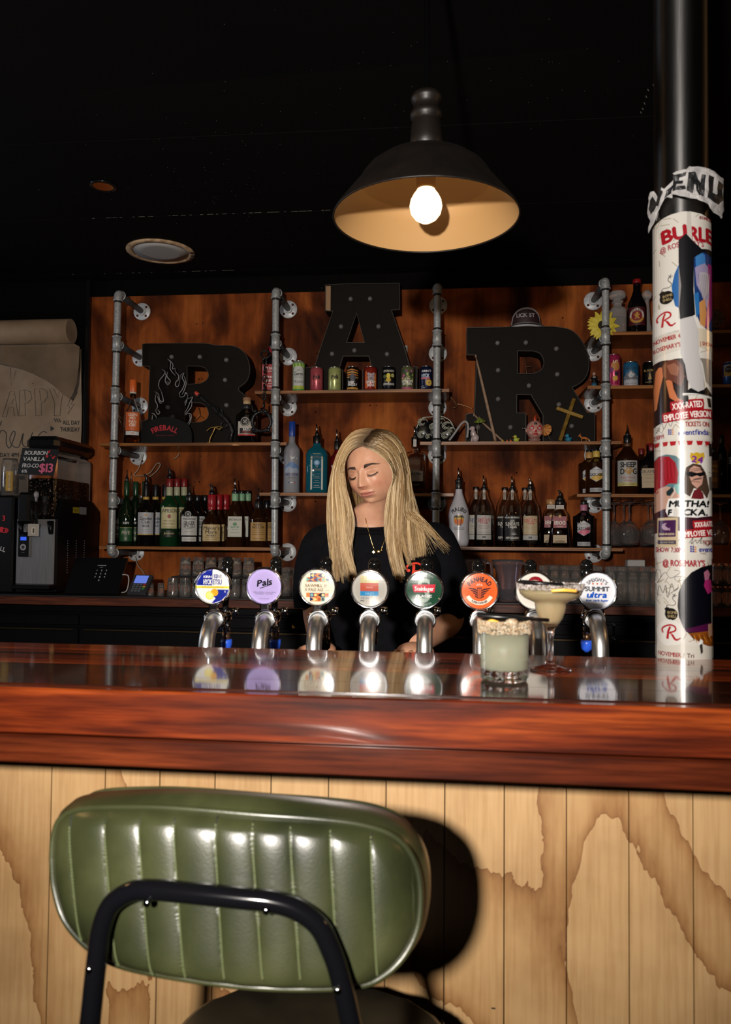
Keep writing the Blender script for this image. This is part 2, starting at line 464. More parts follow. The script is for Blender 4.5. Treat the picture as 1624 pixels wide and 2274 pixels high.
MB(fas_lo).box(B(.1, -.011, CT-split-(drop-split)/2-.001), (5.6, .022, drop-split-.0016), RB, ch=.002).build('front_board', bar)
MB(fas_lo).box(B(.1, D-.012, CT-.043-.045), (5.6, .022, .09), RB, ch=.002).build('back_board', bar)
MB(fas_lo).box(B(.1, D/2-.01, CT-.055), (5.55, D-.06, .022), RB).build('under_board', bar)

# bar front: pine boards
PV = .235                                     # set-back of the boards from the counter edge
pine = mat('pine_boards', (.7,.5,.3), .5)
N, L, b = nodes(pine)
tc = N.new('ShaderNodeTexCoord'); mp = N.new('ShaderNodeMapping'); mp.inputs['Scale'].default_value = (2.9, 1, 1.05)
mp.inputs['Location'].default_value = (3.1, 0, 1.7)
nz = N.new('ShaderNodeTexNoise'); nz.inputs['Scale'].default_value = 1.1; nz.inputs['Detail'].default_value = 2.2; nz.inputs['Distortion'].default_value = .7; nz.inputs['Roughness'].default_value = .42
n3 = N.new('ShaderNodeTexNoise'); n3.inputs['Scale'].default_value = 22; n3.inputs['Detail'].default_value = 3
ad = N.new('ShaderNodeMath'); ad.operation = 'MULTIPLY_ADD'; ad.inputs[1].default_value = .035
mu = N.new('ShaderNodeMath'); mu.operation = 'MULTIPLY'; mu.inputs[1].default_value = 6.5
fr = N.new('ShaderNodeMath'); fr.operation = 'FRACT'
rp = N.new('ShaderNodeValToRGB'); e = rp.color_ramp.elements
e[0].position = 0; e[0].color = (.44,.275,.125,1); e[1].position = 1; e[1].color = (.17,.07,.022,1)
for p_, c_ in ((.45,(.43,.268,.12,1)), (.8,(.385,.225,.092,1)), (.94,(.30,.155,.055,1))): q = e.new(p_); q.color = c_
q = e.new(.99); q.color = (.235,.11,.036,1)
L.new(tc.outputs['Object'], mp.inputs[0]); L.new(mp.outputs[0], nz.inputs['Vector']); L.new(mp.outputs[0], n3.inputs['Vector'])
L.new(n3.outputs[0], ad.inputs[0]); L.new(nz.outputs[0], ad.inputs[2]); L.new(ad.outputs[0], mu.inputs[0]); L.new(mu.outputs[0], fr.inputs[0]); L.new(fr.outputs[0], rp.inputs[0]); L.new(rp.outputs[0], b.inputs['Base Color'])
over_grain(pine, (60,1,3), 3, .4, (.70,.58,.45))
n4 = N.new('ShaderNodeTexNoise'); n4.inputs['Scale'].default_value = 5.0; n4.inputs['Detail'].default_value = 6
rp4 = N.new('ShaderNodeValToRGB'); rp4.color_ramp.elements[0].position = .3; rp4.color_ramp.elements[0].color = (.62,.58,.52,1); rp4.color_ramp.elements[1].position = .55; rp4.color_ramp.elements[1].color = (1,1,1,1)
mx = N.new('ShaderNodeMix'); mx.data_type = 'RGBA'; mx.blend_type = 'MULTIPLY'; mx.inputs[0].default_value = .8
src = b.inputs['Base Color'].links[0].from_socket
L.new(tc.outputs['Object'], n4.inputs['Vector']); L.new(n4.outputs[0], rp4.inputs[0]); L.new(src, mx.inputs[6]); L.new(rp4.outputs[0], mx.inputs[7]); L.new(mx.outputs[2], b.inputs['Base Color'])
pale = mat('pine_joint', (.78,.68,.5), .6)
pan = thing('bar_panelling', 'pale pine boarded bar front with dark water-stain figure under the counter', 'panelling', B(0, PV, 0))
gx = [P(x, 1740, f0.y+PV).x for x in (110.5, 230.3, 352, 475, 600, 728, 856, 986.5, 1118.8, 1256.6, 1394.6, 1536.6)]
pitch = (gx[-1]-gx[0])/11
gs = [gx[0]-pitch*k for k in range(12, 0, -1)]+gx+[gx[-1]+pitch*k for k in range(1, 9)]
for a, b_ in zip(gs[:-1], gs[1:]):
    MB(pine).box(B((a+b_)/2, PV+.006, (CT-.07)/2), (b_-a-.0016, .012, CT-.075), RB, ch=.0005).build('pine_board', pan)
MB(pale).box(B((gs[0]+gs[-1])/2, PV+.0165, (CT-.07)/2), (gs[-1]-gs[0], .006, CT-.075), RB).build('backing_sheet', pan)
kn = MB(black_matte)
for (x, y0, y1) in ((1394.6,1819,1852),(1395.6,2152,2176)):
    a = P(x, y0, f0.y+PV-.0004); c = P(x, y1, f0.y+PV-.0004); kn.box((a+c)/2, (.0022, .001, abs(a.z-c.z)))
p = P(1096, 2239, f0.y+PV-.0004); kn.box(p, (.006, .001, .002)); setp(kn.build('joint_holes', pan), kind='stuff')

# carcass of the bar behind the boards and the tap bench behind the counter
LB = .93
cc = thing('bar_cabinet', 'black bar carcass behind the pale boards carrying the tap bench', 'cabinet', B(0, PV+.25, 0))
MB(black_paint).box(B(.1, (PV+.03+D)/2, (CT-.10)/2-.02), (5.4, D-PV-.07, CT-.16), RB).build('carcass', cc)
tb = PZ(480, 1417, CT); TY = tb.y
MB(black_gloss).box(B(.1, D+.19, LB-.015), (5.4, .36, .03), RB, ch=.002).build('tap_bench', cc)
MB(black_paint).box(B(.1, D+.19, (LB-.03)/2), (5.3, .30, LB-.035), RB).build('carcass', cc)

# ================================================================== back bar
bb_m = jarrah('back_bar_wood', (.05,.012,.005), (.10,.025,.010), (.16,.04,.014), rough=.45, coat=.25)
YB = 3.52                                     # front edge of the back bar
zb_t = P(600, 1334, YB).z; zb_b = P(600, 1352, YB).z
BBZ = zb_t
backbar = thing('back_bar', 'dark red timber back bar shelf with black doors running along the wall', 'counter', (0, (YB+YW)/2, 0))
MB(bb_m).box((-.2, (YB+YW)/2, (zb_t+zb_b)/2), (7.0, YW-YB, zb_t-zb_b), ch=.002).build('worktop', backbar)
MB(black_gloss).box((-.2, YW-.26, (zb_b-.02)/2+.01), (6.9, .50, zb_b-.02)).build('carcass', backbar)
MB(mat('black_rubber',(.01,.01,.011),.5)).box((.1, (YB+YW)/2-.02, zb_t+.0025), (6.2, .52, .005)).build('bar_mat', backbar)
xs = [-3.6+.62*k for k in range(12)]
z0 = P(812, 1378, YB+.08).z; z1 = P(812, 1405, YB+.08).z
brass = mat('brass_edge', (.5,.33,.14), .3, 1)
for a, c in zip(xs[:-1], xs[1:]):
    d = MB(black_gloss).box(((a+c)/2, YB+.10, (z1+.12)/2-.004), (c-a-.008, .03, z1-.125), ch=.003).build('door', backbar)
    MB(brass).box(((a+c)/2, YB+.083, z1-.014), (c-a-.06, .012, .004), ch=.001).build('handle', d)
    MB(black_gloss).box(((a+c)/2, YB+.10, (z0+z1)/2+.004), (c-a-.008, .03, z0-z1-.006), ch=.003).build('drawer', backbar)
MB(black_gloss).box((-.2, YB+.11, z0+.028), (6.9, .05, .03), ch=.002).build('rail', backbar)
# ================================================================== pipe frames and shelves
YP = 3.83
rp_ = .0172
tape = mat('thread_tape', (.012,.012,.012), .4)
def flange(mb, c):
    R = RX(pi/2)
    mb.mat(flange_m).lathe([(.0, .0065), (.016,.0065), (.0465,.006), (.048,.004), (.048,0)][::-1], c, 28, R=R)
    mb.lathe([(.0225,.004),(.0225,.018),(.019,.02)], c, 18, R=R)
def pipe_frame(label, top, bot, tees):
    x0, y0 = top; x1, y1 = bot
    A, Bt = P(x0, y0, YP), P(x1, y1, YP)
    t = thing('pipe_shelf_frame', label, 'shelf frame', (Bt.x, YW-.01, Bt.z), group='galvanised pipe frames on the stained wall')
    def at(z): k = (z-Bt.z)/(A.z-Bt.z); return Bt+(A-Bt)*k
    zs = [A.z]+[P(x0, ty, YP).z for ty in tees]+[Bt.z]
    pts = [at(z) for z in zs]
    for i in range(len(pts)-1):
        a, c = pts[i], pts[i+1]; m_ = MB(galv).tube([a, c], rp_, 14, cap=False)
        for e_, sg in ((a, -1), (c, 1)):
            d = (a-c).normalized()*(-.040 if sg < 0 else .040); q = e_+d; m_.mat(tape).tube([q, q+d.normalized()*.009], rp_+.0008, 14)
        m_.build('pipe', t)
    for i, p in enumerate(pts):
        m_ = MB(galv); end = i in (0, len(pts)-1); sg = -1 if i == 0 else 1
        wallp = V((p.x, YW-.004, p.z))
        if end:
            pa = p+V((0,0,sg*.036)); cv = catmull([pa, p+V((0,0,sg*.02)), p+V((0,.008,sg*.004)), p+V((0,.02,0)), p+V((0,.038,0))], 4)
            m_.tube(cv, .0215, 14); m_.torus(pa, .0215, .004, seg=18, sub=6); m_.torus(p+V((0,.038,0)), .0215, .004, R=RX(pi/2), seg=18, sub=6)
        else:
            m_.tube([p+V((0,0,.036)), p-V((0,0,.036))], .0213, 14); m_.tube([p, p+V((0,.036,0))], .0205, 14)
            for q in (.034, -.034): m_.torus(p+V((0,0,q)), .0215, .0038, seg=18, sub=6)
            m_.torus(p+V((0,.036,0)), .0205, .0035, R=RX(pi/2), seg=18, sub=6)
        m_.build('fitting', t)
        MB(dark_arm).tube([p+V((0,.036,0)), wallp], .0158, 12).build('arm', t)
        fb = MB(); flange(fb, wallp+V((0,.004,0))); fo = fb.build('flange', t)
        rot0 = random.choice((.75, .8, .7))
        for k in range(4):
            a = rot0+k*pi/2; q = wallp+V((.034*cos(a), 0, .034*sin(a)))
            if k in (0, 1) and (k == 1 or i % 2): MB(galv).lathe([(.0075,0),(.0075,-.005),(.006,-.007)], q+V((0,-.002,0)), 6, R=RX(-pi/2).inverted(), smooth=False).build('bolt', fo)
            else: MB(mat('hole_brown', (.06,.014,.004), .8)).lathe([(.0072,0),(.0072,.0008)], q-V((0,.0022,0)), 12, R=RX(pi/2), smooth=False).build('bolt_hole', fo)
    return t
pipe_frame('galvanised pipe shelf frame at the left end of the wooden panel', (262.5,652), (247,1228), [763,878,999,1111])
pipe_frame('galvanised pipe shelf frame with a black shackle hanging on it', (612.8,646), (610,1228), [759,881,998,1110])
pipe_frame('galvanised pipe shelf frame behind the bartender, right of the letter A', (972,636), (967.5,1229), [751,881,996,1110.5])
pipe_frame('galvanised pipe shelf frame with the yellow sunflower tied to it', (1345,624), (1347,1231), [747,870,995,1112])
ply_edge = noise_mat('shelf_edge', [(.38,(.07,.02,.005)),(.52,(.42,.17,.045)),(.64,(.14,.04,.008))], scale=(1,1,190), nscale=2.2, detail=2, rough=.4, coat=.2)
shelf_m = noise_mat('shelf_board', [(.3,(.06,.018,.005)),(.7,(.14,.045,.012))], scale=(1,8,8), nscale=3, rough=.4, coat=.3)
YS = 3.872
SH = {}
def shelf(key, x0, x1, y, label, th=.0165):
    yc = y; c0, c1 = P(x0, yc, YS), P(x1, yc, YS); z = P((x0+min(x1, 1500))/2, yc, YS).z
    t = thing('shelf', label, 'shelf', ((c0.x+c1.x)/2, YW-.02, z-th))
    L_ = c1.x-c0.x; cx = (c0.x+c1.x)/2
    MB(shelf_m).box((cx, (YS+YW)/2+.001, z-th/2), (L_, YW-YS-.004, th), ch=.0008).build('board', t)
    MB(ply_edge).box((cx, YS-.0005, z-th/2), (L_-.001, .003, th-.001), ch=.0006).build('edge', t)
    SH[key] = z
shelf('A', 221, 637, 983, 'wooden shelf on the left carrying the black letter B and the dome sign')
shelf('B', 220, 622, 1214, 'lowest left wooden shelf lined with whisky bottles')
shelf('C', 566, 998, 865.5, 'wooden shelf carrying the letter A and a row of eight cans')
shelf('D', 576, 1008, 1094.5, 'wooden shelf behind the bartender holding the blue gin bottle')
shelf('E', 933, 1381, 980, 'wooden shelf carrying the letter R and small toys')
shelf('F', 1003, 1384, 1215.5, 'lowest right wooden shelf with the white coconut rum bottle')
shelf('G', 1316, 1800, 736, 'short upper right shelf holding decanters and a big brown beer bottle')
shelf('H', 1305, 1800, 855.5, 'right shelf with a nun figurine and three cans')
shelf('I', 1282, 1800, 1096.5, 'right shelf with upside-down wine glasses hanging underneath')

# ================================================================== marquee letters
let_m = noise_mat('letter_black', [(.3,(.0032,.0018,.001)),(.7,(.006,.0032,.0018))], nscale=5, rough=.6, spec=.15)
rim_m = mat('letter_rim', (.035,.028,.022), .5, .2)
bulb_m = mat('small_bulb_glass', (.16,.15,.15), .05, spec=.9)
def inset(poly, d):
    n = len(poly); ar = sum(poly[i][0]*poly[(i+1)%n][1]-poly[(i+1)%n][0]*poly[i][1] for i in range(n)); sg = 1 if ar > 0 else -1; out = []
    for i in range(n):
        a, p, c = poly[i-1], poly[i], poly[(i+1) % n]
        d1 = (p[0]-a[0], p[1]-a[1]); d2 = (c[0]-p[0], c[1]-p[1]); l1, l2 = hypot(*d1) or 1, hypot(*d2) or 1
        n1 = (-d1[1]/l1*sg, d1[0]/l1*sg); n2 = (-d2[1]/l2*sg, d2[0]/l2*sg)
        bx, by = n1[0]+n2[0], n1[1]+n2[1]; q = max(bx*bx+by*by, .5); k = 2*d/q
        out.append((p[0]+bx*k, p[1]+by*k))
    return out
def smooth_corners(pts, n=4):
    """points flagged 's' as third item are spline points"""
    return pts
def letter(name, label, outline, holes, bulbs, org, sc, YL, zbase, depth=.10, strip=None):
    def w2(p): q = P(org[0]+p[0]/sc, org[1]+p[1]/sc, YL); return (q.x, q.z)
    ol = [w2(p) for p in outline]; zmin = min(p[1] for p in ol); ol = [(x, zbase+.0005 if z < zmin+.02 else z) for x, z in ol]
    hl = [[w2(p) for p in h] for h in holes]
    t = thing(name, label, 'sign', (sum(p[0] for p in ol)/len(ol), YL+depth/2, zbase), group='black metal marquee letters spelling BAR')
    mp_ = lambda u, v, w: V((u, YL+w, v))
    MB(let_m).prism(ol, mp_, .014, depth, hl).build('letter_body', t, fix=True)
    for l in [ol]+hl:
        ins = inset(l, .003 if l is ol else -.003); n = len(l); m_ = MB(rim_m)
        vs = [V((x, YL, z)) for x, z in l]+[V((x, YL, z)) for x, z in ins]+[V((x, YL+.0145, z)) for x, z in l]+[V((x, YL+.0145, z)) for x, z in ins]
        fs = []
        for i in range(n):
            j = (i+1) % n; fs += [(i, j, n+j, n+i), (i, 2*n+i, 2*n+j, j), (n+i, n+j, 3*n+j, 3*n+i)]
        m_.add(vs, fs); m_.build('rim', t, fix=True)
    for bpt in bulbs:
        x, z = w2(bpt); m_ = MB(bulb_m).ball((x, YL+.004, z), .0118, 14, 10); m_.mat(rim_m).lathe([(.009,0),(.009,.006),(.012,.007)], (x, YL+.0145, z), 12, R=RX(pi/2))
        m_.build('bulb', t)
    if strip:
        (a, c) = strip; x0, z0_ = w2(a); x1, z1_ = w2(c); MB(mat('glare_strip', (.33,.2,.1), .6)).box(((x0+x1)/2, YL+.012, (z0_+z1_)/2), (x1-x0, .004, abs(z1_-z0_))).build('glare_strip', t)  # glare on the letter's plate, put in as a tan strip
    return t
YL = 3.945
arcp = lambda pts, n=5: [(p.x, p.y) for p in catmull([(a, b, 0) for a, b in pts], n)]
Bo = [(75,305)]+arcp([(120,297),(700,294),(860,316),(1000,318),(1090,340),(1165,400),(1210,500),(1218,600),(1185,700),(1100,770)])+arcp([(1105,800),(1190,870),(1240,960),(1245,1080),(1205,1200),(1130,1290),(1000,1345)])+[(70,1345),(70,1130),(135,1100),(155,545),(75,537)]
Bh1 = [(555,540)]+arcp([(680,542),(745,565),(778,635),(750,690),(690,722)])+[(555,730)]
Bh2 = [(530,925)]+arcp([(690,932),(745,960),(778,1040),(755,1100),(700,1130)])+[(530,1135)]
letter('letter_b', 'black marquee letter B standing on the left shelf behind the dome sign', Bo, [Bh1, Bh2],
       [(385,440),(685,440),(967,472),(345,720),(953,685),(657,835),(968,952),(345,975),(395,1078)], (300,700), 4.776, YL, SH['A'])
Ao = [(598,45),(760,36),(1000,31),(1210,30),(1213,248),(1145,255),(1250,560),(1295,715),(1355,717),(1352,905),(905,905),(905,740),(985,738),(955,632),(748,632),(715,738),(745,742),(745,905),(432,905),(432,725),(512,715),(560,560),(660,264),(598,258)]
letter('letter_a', 'black marquee letter A, the highest of the three letters, behind the cans', Ao, [[(857,283),(777,516),(919,518)]],
       [(807,160),(967,158),(728,386),(1036,385),(655,610),(838,582),(1106,612)], (560,620), 3.69, YL+.02, SH['C'], strip=((602,52),(640,258)))
Ro = [(553,272),(900,266)]+arcp([(1230,262),(1370,290),(1455,370),(1505,480),(1514,580),(1490,660),(1440,712),(1382,742)])+[(1500,938),(1560,940),(1560,1150),(1150,1150),(1150,960),(1055,800),(948,800),(948,940),(1020,942),(1020,1150),(545,1150),(545,952),(612,940),(622,700),(628,490),(553,487)]
Rh = [(955,457)]+arcp([(1070,458),(1130,480),(1157,545),(1135,605),(1070,632)])+[(955,632)]
letter('letter_r', 'black marquee letter R on the right shelf with a paper visor on top', Ro, [Rh],
       [(796,392),(1018,389),(1258,437),(800,606),(1265,638),(1042,727),(800,832),(1278,875),(897,1054),(1378,1044),(643,1053)], (880,650), 3.53, YL, SH['E'])
# ================================================================== bar stool
green_l = noise_mat('green_vinyl', [(.3,(.014,.017,.006)),(.5,(.027,.031,.011)),(.7,(.048,.052,.020))], nscale=9, detail=6, rough=.36, bump=.12, bscale=500, coat=.35, coatr=.25)
frame_b = mat('black_tube', (.003,.003,.004), .14, spec=.35)
ysb = .77
outl = [(120,1905),(124,1855),(140,1818),(185,1797),(300,1793),(400,1797),(560,1811),(700,1820),(800,1832),(870,1856),(912,1900),(930,1965),(926,2050),(898,2115),(850,2163),(790,2186),(650,2191),(500,2180),(300,2148),(215,2112),(152,2048),(126,1975)]
oc = catmull([(a, b_, 0) for a, b_ in outl+[outl[0]]], 22)[:-1]
cxp, cyp = 520, 1990
seam_top = [166,247,322,398,488,568,650,737,825]; seam_bot = [197,275,348,422,508,592,674,756,840]
def stool_pt(px, py, dY):
    u = (px-520)/410
    return P(px, py, ysb+.030*u*u+(py-1990)*(-.00006)), dY
stool = thing('bar_stool', 'green channel-stitched vinyl bar stool with a black tube frame in front of the bar', 'stool', (P(500,2000,1.0).x, .92, 0))
def back_face(front):
    rings = 96; n = len(oc); vs = []; 
    for j in range(rings+1):
        rr = 1-(1-j/rings)**1.6
        for i in range(n):
            px = cxp+(oc[i].x-cxp)*rr; py = cyp+(oc[i].y-cyp)*rr
            p, _ = stool_pt(px, py, 0)
            ty = min(max((py-1815)/(2160-1815), 0), 1)
            ss = [a+(c-a)*ty for a, c in zip(seam_top, seam_bot)]; ss = [2*ss[0]-ss[1]]+ss+[2*ss[-1]-ss[-2]]
            pl_ = 1
            for k in range(len(ss)-1):
                if ss[k] <= px <= ss[k+1]: q = (px-ss[k])/(ss[k+1]-ss[k]); pl_ = (abs(sin(pi*q)))**.5
            edge = max(0, 1-rr**9)
            bulge = .017*edge**.6+.0042*pl_*min(1, edge*1.4)
            d = -bulge if front else bulge*.8+.056
            vs.append(p+V((0, d, 0)))
    fs = [(j*n+i, j*n+(i+1) % n, (j+1)*n+(i+1) % n, (j+1)*n+i) for j in range(rings) for i in range(n)]
    return vs, fs
mb = MB(green_l); mb.smooth = True
vs, fs = back_face(True); mb.add(vs, fs)
vs, fs = back_face(False); mb.add(vs, [f[::-1] for f in fs])
# side band
n = len(oc); vs = []
for k, (dy, gr) in enumerate(((0, 0), (.006, .004), (.018, .010), (.036, .011), (.048, .007), (.056, 0))):
    for i in range(n):
        p, _ = stool_pt(oc[i].x, oc[i].y, 0); c, _ = stool_pt(cxp, cyp, 0); d = (p-c); d.y = 0; p = p+d.normalized()*gr+V((0, dy, 0)); vs.append(p)
mb.add(vs, [(k*n+i, (k+1)*n+i, (k+1)*n+(i+1) % n, k*n+(i+1) % n) for k in range(5) for i in range(n)])
back = mb.build('backrest', stool, fix=True)
def ring_path(gr, dy): 
    out = []
    for q in oc+[oc[0]]:
        p, _ = stool_pt(q.x, q.y, 0); c, _ = stool_pt(cxp, cyp, 0); d = p-c; d.y = 0; out.append(p+d.normalized()*gr+V((0, dy, 0)))
    return out
MB(green_l).tube(ring_path(.0015, -.0015), .0033, 8, cap=False).build('piping', back)
MB(green_l).tube(ring_path(.0015, .057), .0033, 8, cap=False).build('piping', back)
# stitches along the channels
st_m = mat('stitch_thread', (.09,.11,.04), .6)
sb = MB(st_m)
for k in range(9):
    for j in range(46):
        t = j/45; py = 1822+t*(2150-1822); px = seam_top[k]+(seam_bot[k]-seam_top[k])*t
        if any(abs(px-q.x) < 1 for q in oc) and not (1822 < py < 2160): continue
        rr = 0
        # radial position inside the outline
        a = atan2(py-cyp, px-cxp); best = min(oc, key=lambda q: abs(((atan2(q.y-cyp, q.x-cxp)-a+pi) % (2*pi))-pi)); R_ = hypot(best.x-cxp, best.y-cyp); rr = hypot(px-cxp, py-cyp)/R_
        if rr > .965: continue
        p, _ = stool_pt(px, py, 0); edge = max(0, 1-rr**9); p += V((0, -.017*edge**.6-.0012, 0))
        sb.box(p, (.0012, .0010, .0026), RY(.05))
setp(sb.build('stitching', back), kind='stuff')
for k in range(9):
    pp = []
    for j in range(40):
        t = j/39; py = 1808+t*(2168-1808); px = seam_top[k]+(seam_bot[k]-seam_top[k])*((py-1815)/345)
        a = atan2(py-cyp, px-cxp); best = min(oc, key=lambda q: abs(((atan2(q.y-cyp, q.x-cxp)-a+pi) % (2*pi))-pi)); rr = hypot(px-cxp, py-cyp)/hypot(best.x-cxp, best.y-cyp)
        if rr > .985: continue
        p, _ = stool_pt(px, py, 0); pp.append(p+V((0, -.017*max(0, 1-rr**9)**.6+.0001, 0)))
    MB(mat('seam_dark', (.006,.007,.004), .7)).tube(pp, .0011, 5, cap=False).build('seam', back)
# back-support hoop
hp = [(215,2400),(228,2274),(236,2200),(243,2131),(249,2080),(256,2030),(277,1977),(320,1948),(369,1944),(430,1949),(493,1955),(560,1962),(616,1968),(671,1984),(720,2020),(751,2082),(765,2125),(776,2168),(788,2222),(800,2274),(824,2400)]
def hoop(px, py):
    p, _ = stool_pt(px, py, 0); dy = -.033
    return p+V((0, dy, 0))
pts = catmull([hoop(*q) for q in hp], 6)
hoop_o = MB(frame_b).tube(pts, .0098, 16).build('back_hoop', stool)
for (x, y) in ((362,1963),(613,1978),(240,2103),(763,2145)):
    p = hoop(x, y); MB(chrome).ball(p+V((0,-.0095,0)), .004, 12, 8, sc=(1,.7,1)).build('bolt', hoop_o)
# seat and legs
zs_ = .632
seat_m = noise_mat('seat_vinyl', [(.3,(.012,.010,.006)),(.7,(.03,.024,.014))], nscale=9, rough=.4)
sc_ = P(620, 2230, 1.03); scx = P(640, 2274, .84).x
mb = MB(seat_m); mb.smooth = True; pr = []
a_ = .18
pr_ = [(0,-.05),(.8,-.05),(.97,-.043),(1.0,-.025),(.985,-.006),(.93,0),(.6,.004),(0,.006)]
vs = []; n = 48
for r_, z in pr_:
    for i in range(n):
        t = 2*pi*i/n; k = (abs(cos(t))**2.6+abs(sin(t))**2.6)**(-1/2.6)
        y = .17*r_*k*sin(t); wv = .003*abs(sin((r_*k*cos(t))*pi*4)) if z > -.01 and .05 < r_ < .99 else 0
        vs.append(V((scx+a_*r_*k*cos(t), .955+y, zs_+z-.003+wv)))
mb.add(vs, [(j*n+i, j*n+(i+1) % n, (j+1)*n+(i+1) % n, (j+1)*n+i) for j in range(len(pr_)-1) for i in range(n)])
mb.build('seat', stool, fix=True)
e0, e1 = pts[0], pts[-1]
lg = [((e0, V((scx-.175, .83, zs_-.06)), V((scx-.215, .76, .01)))), ((e1, V((scx+.175, .83, zs_-.06)), V((scx+.215, .76, .01)))),
      (V((scx-.15, 1.08, zs_-.055)), V((scx-.16, 1.08, zs_-.07)), V((scx-.205, 1.115, .01))), (V((scx+.15, 1.08, zs_-.055)), V((scx+.16, 1.08, zs_-.07)), V((scx+.205, 1.115, .01)))]
for q in lg: MB(frame_b).tube(catmull(list(q), 6), .0112, 12).build('leg', stool)
fr = MB(frame_b); zf = .27
k = [V((scx+sx*.195, y_, zf)) for sx, y_ in ((-1,.79),(1,.79),(1,1.102),(-1,1.102))]
for i in range(4): fr.tube([k[i], k[(i+1) % 4]], .009, 10)
fr.build('foot_rail', stool)
MB(frame_b).box((scx, .94, zs_-.062), (.33, .29, .02), ch=.004).build('seat_frame', stool)

